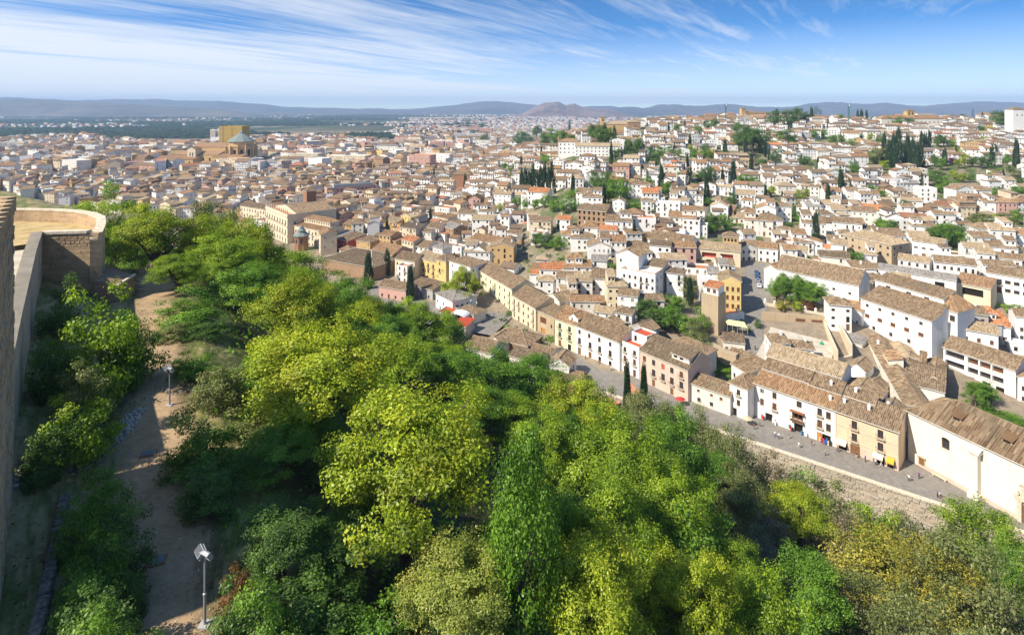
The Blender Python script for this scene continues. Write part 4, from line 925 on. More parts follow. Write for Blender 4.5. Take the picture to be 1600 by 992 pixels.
hand('court_house', 'low brown roofed outbuilding beside the church alley', (1345, 600), (1372, 610), 92, 6, 7, rm='tile_dark', roof=('gable', 1.4), win=gw(1, 3, 'b', 3))
hand('lane_shed', 'flat brown roofed shed below the striped awning', (1130, 532), (1164, 536), 89, 4.5, 7, wall='offwhite', rm='tile_dark', roof=('shed', .8), win=gw(1, 3, 'b', 3))
hand('lane_shed', 'tan walled shed with small roof on the lane bank', (1138, 552), (1166, 560), 90.5, 5, 6, wall='sandstone', rm='tile', roof=('gable', 1.2), win={})
# old houses on the near bank, at the foot of the wood
hand('bank_house', 'old brown roofed house with dark attic opening at the wood edge', (729, 541), (768, 551), 93, 7, 9, wall='offwhite', rm='tile', roof=('gable', 2.4), win=lambda L, d: {'r': [W(4.5, 3.2, 2.4, 2.6, 's')], 'f': [W(2, 3, 1, 1.4, 'b')]}, lm='the old house at the wood edge', vols=lambda L, d, h: [dict(x0=2., x1=10., y0=9., y1=17., z1=6.5, roof=('gable', 2.0, 'y'), rm='tile')])
hand('bank_house', 'old house with wide mottled roof beside the small square', (768, 527), (824, 541), 93, 6, 11, wall='brick', rm='tile', roof=('hip', 3), win={})
hand('bank_house', 'low old house with green painted gable beside the river wall', (796, 554), (838, 566), 93, 5.5, 8, wall='offwhite', rm='tile_dark', roof=('gable', 1.8), win=gw(1, 3, 'b', 3), vols=lambda L, d, h: [dict(x0=L * .2, x1=L * 1.1, y0=8, y1=15, z1=4.8, roof=('gable', 1.6, 'x'), rm='tile')])
hand('bank_house', 'small white gabled house right above the river channel', (858, 566), (889, 572), 94, 6.5, 8, rm='tile', roof=('gable', 2, 'y'), win=lambda L, d: {'r': [W(2, 3.4, .9, 1.4, 'b'), W(5, 3.4, .9, 1.4, 'b')], 'f': [W(2, 3, 1, 1.2, 'b')]})
hand('bank_house', 'lowest brown roofed shed beside the river channel trees', (856, 588), (907, 597), 96, 5, 8, wall='brick', rm='tile', roof=('gable', 1.6), win={})
hand('villa', 'white villa with pale grey hip roof near red awnings', (681, 458), (707, 471), 93.5, 7.4, 13, rm='tile_grey', roof=('hip', 2.4), win=lambda L, d: {'f': [W(1.6, 3.6, .9, 1.3, 'b'), W(6.6, 3.6, .9, 1.3, 'b'), W(3.8, .4, 1, 2, 'b')], 'r': [W(2.5, 4, 1, 1.3, 'b'), W(5, 4, 1, 1.3, 'b'), W(8, 4, 1, 1.3, 'b')]}, lm='the pale grey roofed villa')
hand('cottage', 'rosy cottage with tan roof half hidden by the wood', (592, 446), (634, 453), 93, 6, 9, wall='pink', rm='tile', roof=('gable', 2), win=gw(1, 4, 'b', 3))
hand('cottage', 'grey walled cottage between the two dark cypresses', (640, 444), (676, 453), 93, 5.5, 8, wall='greywall', rm='tile', roof=('shed', 1.8), win=gw(1, 3, 'b', 3))
hand('cottage', 'brown kiosk roof beside the square lamps', (713, 484), (740, 492), 93, 4.5, 8, wall='offwhite', rm='tile', roof=('hip', 1.8), win=gw(1, 3, 'o', 3, w=1.6, h=1.6))
hand('restaurant', 'riverside restaurant with bright red flat roof near the villa', (683, 487), (706, 491), 93, 4.2, 8, wall='greywall', rm='redtile', roof=('flat', .4), win=gw(1, 3, 'o', 3, w=1.4, h=1.6))
hand('restaurant', 'dining terrace under a dark red canopy beside the kiosk', (708, 506), (728, 510), 93, 4.0, 7, wall='greywall', rm='redtile', roof=('shed', 1.0), win=gw(1, 2, 'o', 3, w=1.4, h=1.6))
# white tent arches
c = P3(712, 497, 88.6); m = M()
for k in range(8):
    t0, t1 = math.pi * k / 8, math.pi * (k + 1) / 8
    m.add([(4 * math.cos(t0), 0, 1.6 * math.sin(t0)), (4 * math.cos(t1), 0, 1.6 * math.sin(t1)), (4 * math.cos(t1), 6, 1.6 * math.sin(t1)), (4 * math.cos(t0), 6, 1.6 * math.sin(t0))], [(0, 1, 2, 3)])
for x in (-4, 4):
    for y in (0, 6): m.box(x - .06, x + .06, y - .06, y + .06, -4.3, 0)
t = m.build('tent', 'cloth_white'); t.location = c; t.rotation_euler = (0, 0, -.4); tag(t, 'white barrel vaulted tent between red awnings', 'tent')

# ------------------------------------------------------------------ far landmarks
def big(name, label, cat, px, py, d=None, rz=0., g=None):
    p = on_ground(px, py, 300) if d is None else Vector(((px - CX) / F * d, d, EYE - (g if g else float(drop((px - CX) / F * d, d)[0]))))
    HANDV.append((Vector((p.x, p.y)), Vector((1, 0)), 1, 1))
    return empty(name, p, rz, label, cat), p
cat_, p = big('cathedral', 'great brown cathedral with green dome and sheeted tower in the old city', 'cathedral', 350, 262, 980, -.12)
LANDMARKS.append((370, 240, 'the cathedral'))
HANDV.append((Vector((p.x - 12, p.y)), Vector((1, 0)), 90, 50)); cat_.scale = (1.22, 1.1, 1.32)
V = lambda x0, x1, y0, y1, z1, roof, wm='ochre', rm='tile_warm', win=None, z0=-6.: volume(cat_, dict(x0=x0, x1=x1, y0=y0, y1=y1, z0=z0, z1=z1, roof=roof, wm=wm, rm=rm, win=win or {}), False)
V(-52, -2, 8, 34, 26, ('gable', 5), win={'f': [W(5 + 8 * i, 15, 2.6, 6, 'o') for i in range(6)]})
V(-70, -4, -8, 8, 17, ('shed', 4), win={'f': [W(6 + 9.5 * i, 8, 2.4, 5, 'o') for i in range(7)]})
V(-88, -30, -26, -8, 12, ('shed', 3.5), win={'f': [W(5 + 8 * i, 6, 2., 3.5, 'o') for i in range(7)]})
V(-46, -34, -14, 2, 24, ('gable', 3), wm='cream', win={'f': [W(4, 15, 1.6, 5, 'o'), W(8, 15, 1.6, 5, 'o')]})
V(-8, 34, -16, 2, 15, ('shed', 3), win={'f': [W(5 + 7 * i, 7, 2, 4, 'o') for i in range(5)]})
m = M(); m.lathe([(19, -6), (19, 26), (20, 26.5), (20, 28), (17, 28), (17, 33)], 12, (16, 18)); m.build('apse_wall', 'ochre', cat_)
m = M(); m.lathe([(19.5, 33), (19, 33.8), (11, 39), (3, 43.5), (2.6, 45.5), (.1, 47)], 10, (16, 18)); m.build('dome', 'teal', cat_)
for k in range(12):
    an = k * math.pi / 6
    m = M(); m.box(-1.6, 1.6, -.3, .3, 0, 8); o = m.build('window', 'dark', cat_); o.location = (16 + 18.6 * math.sin(an), 18 - 18.6 * math.cos(an), 15); o.rotation_euler = (0, 0, an)
    m = M(); m.box(-.8, .8, -3.4, .2, -6, 27); m.lathe([(.9, 27), (.6, 29), (.05, 33)], 6, (0, -1.6)); o = m.build('buttress', 'ochre', cat_); o.location = (16 + 18.8 * math.sin(an + .26), 18 - 18.8 * math.cos(an + .26), 0); o.rotation_euler = (0, 0, an + .26)
V(-34, 2, 44, 66, 52, ('flat', .5), wm='scaffold', rm='scaffold')
m = M(); m.box(-28.5, -27.5, 43.7, 44, 0, 52); m.box(-14, -13.6, 43.7, 44, 0, 52)
for z in range(8, 52, 8): m.box(-34, 2, 43.8, 44, z, z + .25)
m.build('scaffold_seam', 'brown', cat_)
o_, p = big('apartment_tower', 'pair of tall plain apartment towers beyond the cathedral', 'building', 337, 218, 1900); m = M(); m.box(-18, -2, 0, 16, -5, 34); m.box(3, 22, 4, 20, -5, 36); m.build('wall', 'offwhite', o_)
m = M()
for z in range(2, 32, 3): m.box(-17, -3, -.1, 0, z, z + 1.4); m.box(4, 21, 3.9, 4, z, z + 1.4)
m.build('window_band', 'brick', o_)
o_, p = big('church', 'fortress like church with bell tower on the skyline', 'church', 1172, 186, 980, .1, 24); LANDMARKS.append((1166, 180, 'the skyline bell tower church'))
volume(o_, dict(x0=-8, x1=14, y0=0, y1=16, z0=-8, z1=11, roof=('hip', 3), wm='ochre', rm='tile', win={'f': [W(5, 5, 2, 3, 'o'), W(12, 5, 2, 3, 'o'), W(18, 5, 2, 3, 'o')]}), False)
volume(o_, dict(x0=-14, x1=-7, y0=2, y1=9, z0=-8, z1=19, roof=('hip', 2), wm='ochre', rm='tile', win={'f': [W(2.2, 14, 1.2, 2.5, 'o'), W(4.8, 14, 1.2, 2.5, 'o')]}), False)
o_, p = big('convent', 'long pale convent with small bell gable crowning the hill', 'convent', 1427, 196, 830, 0); LANDMARKS.append((1425, 188, 'the hilltop convent'))
HANDV.append((Vector((p.x, p.y + 8)), Vector((1, 0)), 46, 14))
volume(o_, dict(x0=-46, x1=44, y0=0, y1=16, z0=-8, z1=11, roof=('hip', 5), wm='offwhite', rm='tile_warm', win={'f': [W(10 + 6 * i, 5, 1.6, 1.8, 'o') for i in range(13)]}), False)
volume(o_, dict(x0=-6, x1=5, y0=4, y1=12, z0=8, z1=22, roof=('hip', 2.4), wm='ochre', rm='tile', win={'f': [W(3, 16.5, 2, 3.5, 'o'), W(8, 16.5, 2, 3.5, 'o')]}), False)
o_, p = big('church_tower', 'tall white church tower at the hill edge beside dark trees', 'tower', 1592, 212, 700, 0); LANDMARKS.append((1592, 190, 'the tall white tower'))
volume(o_, dict(x0=-7, x1=9, y0=0, y1=12, z0=-8, z1=33, roof=('hip', 3), wm='white', rm='tile', win={'f': [W(5, 25, 1.4, 2.4, 'o'), W(11, 25, 1.4, 2.4, 'o')]}), False)
o_, p = big('monastery', 'large white and tan monastery blocks high on the hillside', 'monastery', 905, 240, 540, -.15); LANDMARKS.append((890, 232, 'the large white monastery'))
HANDV.append((Vector((p.x + 12, p.y + 10)), Vector((1, 0)), 30, 14))
volume(o_, dict(x0=-4, x1=38, y0=0, y1=12, z1=10, roof=('gable', 2.5), wm='white', rm='tile_pale', win={'f': grid_wins(42, 3, 12, 3.1, 1, 1.3, 1, 'o')}), False)
volume(o_, dict(x0=-20, x1=0, y0=8, y1=20, z1=13, roof=('hip', 3), wm='white', rm='tile_warm', win={'f': grid_wins(20, 3, 5, 3.8, 1, 1.5, 2, 'o')}), False)
o_, p = big('church', 'brown church with broad roof and square tower on the ridge', 'church', 955, 206, 800, 0); LANDMARKS.append((985, 205, 'the brown ridge church'))
volume(o_, dict(x0=-8, x1=34, y0=0, y1=18, z1=12, roof=('hip', 4), wm='ochre', rm='tile_pale'), False); volume(o_, dict(x0=22, x1=40, y0=-4, y1=14, z1=15, roof=('hip', 4), wm='brown', rm='tile_pale'), False)
volume(o_, dict(x0=-14, x1=-8, y0=2, y1=8, z1=21, roof=('hip', 2), wm='ochre', rm='tile', win={'f': [W(3, 16, 2, 3, 'o')]}), False)
o_, p = big('church', 'brick church with long roof and row of buttresses in the old town', 'church', 725, 262, 620, -.2); LANDMARKS.append((725, 250, 'the buttressed brick church'))
HANDV.append((Vector((p.x + 14, p.y + 8)), Vector((1, 0)), 30, 10))
volume(o_, dict(x0=-14, x1=8, y0=0, y1=16, z1=13, roof=('hip', 4.5), wm='brick', rm='tile'), False); volume(o_, dict(x0=8, x1=42, y0=2, y1=14, z1=12, roof=('gable', 3), wm='ochre', rm='tile', win={'f': [W(4 + 5 * i, 5, 2, 4, 'o') for i in range(6)]}), False)
def crane(px, py, d, h, jib, label, rz, g=None):
    z = EYE - float(drop((px - CX) / F * d, d)[0]); o = empty('tower_crane', ((px - CX) / F * d, d, z), rz, label, 'crane')
    m = M(); w = .7
    for sx in (-w, w):
        for sy in (-w, w): m.bar((sx, sy, 0), (sx, sy, h), .22)
    k = 0; zz = 0.
    while zz < h - 1.5:
        for s in (-w, w): m.bar((-w, s, zz), (w, s, zz + 1.5), .12); m.bar((s, w, zz), (s, -w, zz + 1.5), .12)
        zz += 1.5
    m.build('mast', 'crane_green', o)
    m = M(); m.bar((-jib, 0, h), (jib * .35, 0, h), .3); m.bar((-jib, .0, h + 1.1), (0, 0, h + 1.6), .2); x = -jib
    while x < 0: m.bar((x, 0, h), (x + 1.2, 0, h + 1.2), .14); m.bar((x + 1.2, 0, h + 1.2), (x + 2.4, 0, h), .14); x += 2.4
    m.bar((0, 0, h), (0, 0, h + 4), .3); m.bar((0, 0, h + 4), (jib * .35, 0, h + .2), .1); m.bar((0, 0, h + 4), (-jib * .7, 0, h + 1.2), .1); m.build('jib', 'crane_white', o)
    m = M(); m.box(jib * .25, jib * .35, -.6, .6, h - 2, h); m.build('counterweight', 'greywall', o)
    m = M(); m.box(-.2, 1.1, -1.7, -.5, h - 1.6, h + .2); m.build('cab', 'crane_white', o)
    LANDMARKS.append((px, py, label))
crane(1326, 190, 760, 37, 12, 'tall green tower crane on the skyline', .5)
crane(1134, 205, 800, 30, 9, 'green tower crane beside the skyline church', .6)
crane(1163, 232, 640, 26, 9, 'grey green crane standing among hillside trees', .4)
# ------------------------------------------------------------------ where trees stand in the town (photo column, row of the foot, height in photo pixels, kind)
TOWN_TREES = [
 (576,452,56,'c'),(605,430,40,'c'),(618,425,26,'c'),(641,472,54,'c'),(725,478,62,'Y'),(742,470,40,'Y'),(700,470,30,'y'),
 (815,300,34,'c'),(821,304,38,'c'),(827,306,36,'c'),(833,300,40,'c'),(838,308,40,'c'),(845,296,36,'c'),(851,298,38,'c'),(857,300,36,'c'),(862,296,40,'c'),(866,303,26,'c'),
 (808,322,16,'g'),(822,326,18,'g'),(836,328,18,'g'),(851,326,22,'g'),(866,332,24,'g'),(884,334,24,'g'),(896,330,18,'g'),
 (932,300,34,'d'),(945,306,38,'d'),(958,312,34,'g'),(968,316,38,'g'),(943,322,34,'c'),(951,318,24,'g'),(986,334,22,'g'),(996,332,20,'g'),
 (812,231,26,'d'),(824,228,20,'d'),(838,222,24,'p'),(852,232,26,'d'),(866,226,26,'g'),(880,230,26,'p'),(893,234,24,'d'),(890,206,16,'c'),(908,222,18,'c'),(925,226,30,'p'),(938,242,44,'p'),(950,238,36,'p'),(960,230,32,'c'),(945,224,30,'c'),
 (955,250,26,'c'),(962,252,20,'d'),(978,250,30,'c'),(990,252,34,'d'),(998,246,28,'p'),(1018,258,28,'c'),(1022,262,30,'d'),(1033,250,22,'g'),(1033,302,42,'c'),(1040,306,22,'g'),(1048,244,16,'g'),(1060,246,14,'g'),
 (1085,250,18,'g'),(1100,252,20,'g'),(1112,252,18,'y'),(1075,290,26,'c'),(1079,286,22,'c'),(1095,284,20,'d'),(1108,286,26,'d'),(1104,318,42,'c'),(1108,324,16,'g'),(1100,322,14,'g'),(1146,296,42,'c'),(1129,292,26,'c'),(1133,248,28,'c'),
 (1158,292,18,'g'),(1170,292,20,'g'),(1180,294,18,'g'),(1152,216,24,'p'),(1165,236,44,'d'),(1155,244,34,'p'),(1176,240,40,'d'),(1188,236,36,'d'),(1195,246,24,'c'),(1165,248,30,'c'),(1196,314,26,'c'),(1116,208,22,'p'),(1105,204,16,'d'),(1070,206,16,'c'),(1045,208,16,'c'),(1058,208,14,'g'),(1090,210,14,'g'),
 (1105,362,26,'d'),(1120,364,30,'d'),(1134,362,28,'g'),(1112,366,18,'g'),(838,388,26,'d'),(852,390,24,'d'),(868,392,24,'g'),(880,390,20,'g'),(872,362,18,'c'),(782,330,12,'y'),(817,388,18,'c'),
 (719,292,20,'c'),(726,290,18,'c'),(727,296,24,'c'),(678,282,18,'c'),(722,285,12,'g'),(705,286,12,'g'),(758,226,16,'d'),(756,248,12,'c'),(778,226,10,'c'),(790,240,12,'d'),(533,264,14,'d'),(525,262,12,'d'),(520,232,10,'g'),(510,232,8,'g'),(528,228,8,'g'),(672,346,20,'c'),(733,360,16,'c'),(787,268,14,'g'),(798,270,12,'g'),
 (1208,200,28,'d'),(1214,198,26,'c'),(1232,200,28,'d'),(1244,198,30,'d'),(1258,198,22,'p'),(1268,192,24,'c'),(1274,190,22,'p'),(1282,190,14,'c'),(1340,194,20,'c'),(1346,194,22,'c'),(1354,192,18,'c'),(1294,202,16,'c'),(1314,192,14,'g'),
 (1228,236,34,'d'),(1238,234,24,'d'),(1212,256,22,'d'),(1272,218,16,'g'),(1286,216,14,'g'),(1300,228,18,'g'),(1316,226,16,'g'),(1330,230,14,'g'),(1254,258,16,'d'),(1278,264,18,'c'),(1262,258,14,'g'),(1202,252,20,'c'),
 (1382,258,46,'c'),(1390,262,42,'c'),(1396,264,50,'c'),(1402,266,40,'c'),(1404,250,46,'c'),(1412,258,36,'c'),(1418,260,46,'c'),(1426,266,46,'c'),(1433,268,44,'c'),(1440,262,34,'c'),(1440,236,28,'c'),(1446,236,28,'c'),(1452,234,28,'c'),(1370,258,28,'o'),(1362,254,20,'o'),(1380,266,16,'y'),(1465,230,18,'d'),(1474,230,20,'d'),(1486,230,12,'g'),
 (1476,260,28,'c'),(1462,262,20,'d'),(1470,266,20,'g'),(1488,258,12,'m'),(1498,264,16,'y'),(1508,262,22,'y'),(1520,262,18,'d'),(1532,264,20,'d'),(1544,262,22,'d'),(1550,262,32,'c'),(1588,262,42,'c'),(1573,268,26,'P'),(1582,276,18,'d'),(1592,280,18,'o'),
 (1455,284,18,'g'),(1466,290,24,'d'),(1478,294,20,'g'),(1492,284,18,'y'),(1504,286,16,'y'),(1516,286,14,'g'),(1470,302,16,'g'),(1392,198,16,'g'),(1402,198,16,'g'),(1416,198,14,'d'),(1424,198,14,'d'),(1560,200,26,'d'),(1570,204,30,'d'),(1580,200,28,'d'),(1542,212,14,'A'),(1552,210,12,'A'),(1578,212,10,'A'),(1534,212,16,'d'),(1520,188,16,'c'),(1506,190,12,'d'),(1490,188,10,'d'),(1476,188,10,'d'),(1535,190,14,'c'),
 (1314,310,44,'c'),(1294,322,34,'c'),(1222,318,18,'c'),(1275,384,50,'c'),(1250,312,16,'y'),(1262,308,14,'y'),(1238,346,18,'g'),(1250,348,18,'g'),(1458,384,30,'d'),(1472,388,40,'g'),(1488,386,38,'g'),(1500,380,28,'d'),(1376,360,20,'g'),(1388,366,24,'g'),(1396,364,20,'d'),(1430,314,10,'g'),(1525,356,24,'o'),(1540,360,28,'o'),(1556,356,22,'y'),(1572,358,26,'o'),(1588,352,26,'g'),(1552,308,16,'g'),(1566,308,16,'d'),(1586,310,20,'g'),(1596,308,16,'g'),(1205,308,18,'y'),
 (1228,478,52,'g'),(1214,474,40,'g'),(1250,476,46,'g'),(1272,484,48,'g'),(1222,486,18,'A'),(1246,488,18,'y'),(1264,486,20,'R'),
 (1010,508,44,'d'),(1024,516,40,'d'),(1040,520,44,'g'),(1052,512,34,'g'),(1060,522,36,'d'),(1072,530,38,'g'),(1084,536,40,'o'),(1094,520,30,'g'),(1062,490,28,'g'),(1078,478,44,'c'),(1046,486,24,'g'),(1030,500,20,'o'),(1090,550,30,'o'),
 (1535,630,36,'g'),(1525,636,40,'g'),(1548,632,30,'g'),(1540,644,22,'d'),(1170,520,10,'g'),(1184,514,16,'d'),(1515,470,14,'g'),(1535,472,16,'g'),(1580,492,18,'g'),(1595,492,16,'g'),(1180,328,10,'g'),(1240,330,10,'g'),
]
KW = {'c': .22, 'r': .9, 'g': .95, 'd': .95, 'p': .7, 'y': 1., 'o': 1.1, 'Y': .9, 'm': 1.6, 'A': 1.3, 'R': .9, 'P': .6}
TREEPOS = []
for px, py, hp, k in TOWN_TREES:
    p = on_ground(px, py, 150); h = hp * p.y / F
    TREEPOS.append((p, h, h * KW[k], k, px, py, hp))
GARDENS = [(846, 322, 52, 9), (950, 312, 26, 12), (1410, 262, 42, 8), (1500, 272, 55, 14), (1480, 294, 40, 9), (1555, 348, 48, 14), (1245, 345, 16, 7), (1120, 362, 22, 7), (860, 388, 26, 4), (1478, 384, 30, 8), (1150, 240, 45, 10), (1170, 290, 16, 5), (940, 240, 26, 10), (870, 226, 40, 8), (1050, 512, 58, 40), (1245, 478, 52, 16), (1240, 530, 45, 22), (1232, 502, 48, 24), (1300, 222, 40, 8), (1540, 640, 40, 20), (1100, 565, 55, 40), (1130, 600, 40, 30), (1300, 540, 48, 42)]
# ------------------------------------------------------------------ the rest of the town: rows of houses that follow the ground
hr = random.Random(5)
def inside_hand(p, m=3.5):
    for c, u, a, b in HANDV:
        d = p - c
        if abs(d.dot(u)) < a + m and abs(d.x * -u.y + d.y * u.x) < b + m: return True
    return False
TP = np.array([[t[0].x, t[0].y, min(t[2] * .42, 4.5)] for t in TREEPOS])
LANE = [Vector((q.x, q.y)) for q in al]
def near_lane(p):
    for i in range(len(LANE) - 1):
        a, b = LANE[i], LANE[i + 1]; t = max(0, min(1, (p - a).dot(b - a) / (b - a).length_squared))
        if (p - a.lerp(b, t)).length < 7.5: return True
    return False
HOUSES = []; EXTRA = []
def hides(px, qy, w, yy):
    hw = w / 2 * F / yy; top_ = qy - 7 * F / yy; bas = qy + 3 * F / yy
    return np.any((TS[:, 3] > yy - 3) & (np.abs(TS[:, 0] - px) < hw * .8 + TS[:, 4] * .4) & (top_ < TS[:, 1] - TS[:, 2] * .42) & (bas > TS[:, 1] - TS[:, 2] * .8))
TS = np.array([[t[4], t[5], t[6], t[0].y, t[2] * F / t[0].y] for t in TREEPOS] + [(1427, 201, 20, 830, 110), (985, 208, 18, 800, 70), (915, 244, 24, 540, 80), (1592, 214, 40, 700, 30), (1168, 188, 16, 980, 30), (742, 262, 22, 620, 90), (495, 270, 22, 850, 30), (362, 262, 30, 980, 90), (925, 362, 34, 333, 50), (550, 306, 18, 590, 80)])
d = 196.
while d < 2600:
    far = d > 850
    step = hr.uniform(10.5, 12.5) if d < 285 else hr.uniform(14.5, 17.5) if d < 500 else hr.uniform(17, 22) if d < 850 else hr.uniform(19, 26) * (1 + (d - 850) / 3000)
    lx = (-30 - CX) / F * d; rx = (1640 - CX) / F * d
    x = lx + hr.uniform(0, 8)
    while x < rx:
        w = hr.uniform(6.5, 12.5) if d < 285 else hr.uniform(7.5, 15) if d < 500 else hr.uniform(9, 19) if d < 850 else hr.uniform(13, 26)
        slab = far and x / d < -.05 and hr.random() < .07
        if slab: w = hr.uniform(30, 55)
        cx = x + w / 2; yy = d + 7 * math.sin(cx / 47 + d * .6) + hr.uniform(-2, 2); px = CX + F * cx / yy
        x += w + (hr.choice((0.1, .1, .6, 3.0, 5)) if d < 850 else hr.uniform(1, 7))
        s = float(sdist(cx, yy))
        lim = 205 if px < 760 else 186
        if px < 640: lim = 210 if px > 500 else 0
        if s < lim or (px < 500 and yy < 400) or (px < 380 and yy < 470 + (380 - px) * .25): continue
        if px < 620 and yy > 1750 + 250 * math.sin(px / 60): continue
        if -75 < cx < 8 and 225 < yy < 300: continue
        p = Vector((cx, yy))
        if d < 1200 and (inside_hand(p, 2.5 + w * .3) or near_lane(p)): continue
        z = EYE - float(drop(cx, yy)[0])
        qx, qy = to_px((cx, yy, z + 3))
        if any(((qx - a) / c) ** 2 + ((qy - b) / e) ** 2 < 1 for a, b, c, e in GARDENS): continue
        if d < 900 and np.any((TP[:, 0] - cx) ** 2 + (TP[:, 1] - yy) ** 2 < (TP[:, 2] + 2.5) ** 2): continue
        if d < 1000:
            if hides(px, qy, w, yy): continue
        if hr.random() < (.17 if px > 800 and yy > 280 else .05):
            if yy < 700: EXTRA.append((cx, yy))
            continue
        right = px > 700 - hr.uniform(-60, 60)
        ang = -.42 if (px > 1120 and yy < 290) else -.18 + .16 * math.sin(cx / 90 + yy / 110) if px > 700 else -.32 + .3 * math.sin(cx / 120 + yy / 80)
        ang += hr.gauss(0, .10)
        if not right and hr.random() < .3: ang += math.pi / 2 * hr.choice((-1, 1)) * .5
        fl = hr.choice((2, 2, 3, 3, 3, 1)) if right else hr.choice((2, 3, 3, 4, 4)) if d < 850 else hr.choice((3, 4, 4, 5, 5, 6, 7))
        wm = hr.choices(('white', 'offwhite', 'cream', 'ochre', 'pink', 'greywall', 'yellow', 'brown'), (80, 11, 5, .6, 1, 1, .6, .8) if right else (26, 22, 21, 9, 7, 5, 4, 6))[0]
        rm = hr.choices(('tile', 'tile_warm', 'tile_pale', 'tile_dark', 'tile_red', 'tile_grey'), (38, 22, 24, 5, 5, 6) if right else (42, 22, 14, 10, 5, 7))[0]
        rt = hr.choices(('gable', 'hip', 'shed', 'flat'), (58, 18, 14, 10) if d < 850 else (44, 26, 5, 25))[0]
        if slab: fl = hr.choice((5, 6, 7, 8)); rt = hr.choice(('flat', 'flat', 'hip')); wm = hr.choice(('white', 'offwhite', 'cream', 'pink', 'offwhite'))
        dep = hr.uniform(6.5, 9.5) if d < 285 else hr.uniform(7.5, 11.5) if d < 850 else hr.uniform(10, 20)
        HOUSES.append(dict(p=p, z=z, w=w, dep=dep, ang=ang, fl=fl, h=fl * 2.95 + hr.uniform(.1, .8), rt=rt, wm=wm, rm=rm, d=yy, px=px, py=to_px((cx, yy, z))[1], wing=hr.random() < .62 and d < 850, seed=hr.randrange(10 ** 6)))
    d += step
# fill what gaps are left near by with small houses
hb = [[h['p'].x, h['p'].y, max(h['w'], h['dep']) * .55] for h in HOUSES if h['d'] < 480]
for _ in range(16000):
    yy = 195 + 265 * hr.random() ** 1.2; px = hr.uniform(540, 1620); cx = (px - CX) / F * yy; w = hr.uniform(5.5, 8.5)
    if float(sdist(cx, yy)) < (206 if px < 760 else 187) or (-75 < cx < 8 and 225 < yy < 300): continue
    A_ = np.array(hb)
    if np.any((A_[:, 0] - cx) ** 2 + (A_[:, 1] - yy) ** 2 < (A_[:, 2] + w * .52) ** 2): continue
    p = Vector((cx, yy))
    if inside_hand(p, 1.0 + w * .45) or near_lane(p): continue
    z = EYE - float(drop(cx, yy)[0]); qx, qy = to_px((cx, yy, z + 3))
    if any(((qx - a) / c) ** 2 + ((qy - b) / e) ** 2 < 1 for a, b, c, e in GARDENS): continue
    if np.any((TP[:, 0] - cx) ** 2 + (TP[:, 1] - yy) ** 2 < (TP[:, 2] + 2.2) ** 2): continue
    if hides(px, qy, w, yy): continue
    if hr.random() < .12 or (px > 820 and yy > 270 and hr.random() < .6): hb.append([cx, yy, w * .4]); continue
    hb.append([cx, yy, w * .55]); right = px > 720; fl = hr.choice((1, 2, 2, 3)); dep = w * hr.uniform(.8, 1.0)
    HOUSES.append(dict(p=p, z=z, w=w, dep=dep, ang=-.3 + hr.gauss(0, .25), fl=fl, h=fl * 2.95 + .3, rt=hr.choices(('gable', 'hip', 'shed', 'flat'), (50, 18, 22, 10))[0], wm=hr.choices(('white', 'offwhite', 'cream', 'ochre', 'brown'), (70, 17, 10, 1, 2) if right else (34, 24, 24, 10, 8))[0], rm=hr.choices(('tile', 'tile_warm', 'tile_pale', 'tile_dark', 'tile_red'), (42, 20, 22, 12, 4))[0], d=yy, px=px, py=to_px((cx, yy, z))[1], wing=False, seed=hr.randrange(10 ** 6)))
er = random.Random(77)
for cx, yy in EXTRA:
    p = Vector((cx, yy, EYE - float(drop(cx, yy)[0]))); k = er.choice('ggddoycc'); h = er.uniform(7, 12.5) * (1.35 if k == 'c' else 1); q = to_px(p)
    if 560 < q[0] < 1600 and not (q[0] < 800 and er.random() < .5): TREEPOS.append((p, h, h * KW[k] * .9, k, q[0], q[1], h * F / yy))
# which of them show largest: a coarse look, near to far
SW, SH = 800, 330
mask = np.zeros((SH, SW), bool)
def splat(pts, commit=True):
    q = np.array([to_px(v) for v in pts]) / 2; x0, x1 = q[:, 0].min(), q[:, 0].max(); y0, y1 = q[:, 1].min(), q[:, 1].max()
    a, b, c_, e = int(max(0, x0)), int(min(SW, x1 + 1)), int(max(0, y0)), int(min(SH, y1 + 1))
    if a >= b or c_ >= e: return 0
    n = int((~mask[c_:e, a:b]).sum()); mask[c_:e, a:b] = True; return n
items = [(h['d'], 'h', h) for h in HOUSES] + [(t[0].y, 't', t) for t in TREEPOS]
items += [((c.y), 'b', (c, u, a, b)) for c, u, a, b in HANDV if a > 1.5]
items.sort(key=lambda q: q[0])
for q in np.arange(0, SW):       # the wood in front hides the lower part of the view
    px = q * 2; top = np.interp(px, [0, 200, 420, 520, 620, 700, 740, 900, 1000, 1140, 1160], [330, 320, 370, 405, 470, 500, 540, 600, 620, 650, 700])
    mask[int(top / 2):, q] = True
for _, k, o in items:
    if k == 'h': 
        n = Vector((-math.sin(o['ang']), math.cos(o['ang']))); u_ = Vector((math.cos(o['ang']), math.sin(o['ang'])))
        pts = [(o['p'].x + u_.x * sx * o['w'] / 2 + n.x * sy * o['dep'] / 2, o['p'].y + u_.y * sx * o['w'] / 2 + n.y * sy * o['dep'] / 2, z) for sx in (-1, 1) for sy in (-1, 1) for z in (o['z'], o['z'] + o['h'] + 1)]
        o['vis'] = splat(pts)
    elif k == 't': p, h, w = o[0], o[1], o[2]; splat([(p.x - w / 3, p.y, p.z), (p.x + w / 3, p.y, p.z + h * .9)])
    else:
        c, u_, a, b = o; z = EYE - float(drop(c.x, c.y)[0]); n = Vector((-u_.y, u_.x))
        splat([(c.x + u_.x * sx * a + n.x * sy * b, c.y + u_.y * sx * a + n.y * sy * b, zz) for sx in (-1, 1) for sy in (-1, 1) for zz in (z, z + 9)])
N_SOLO = 245
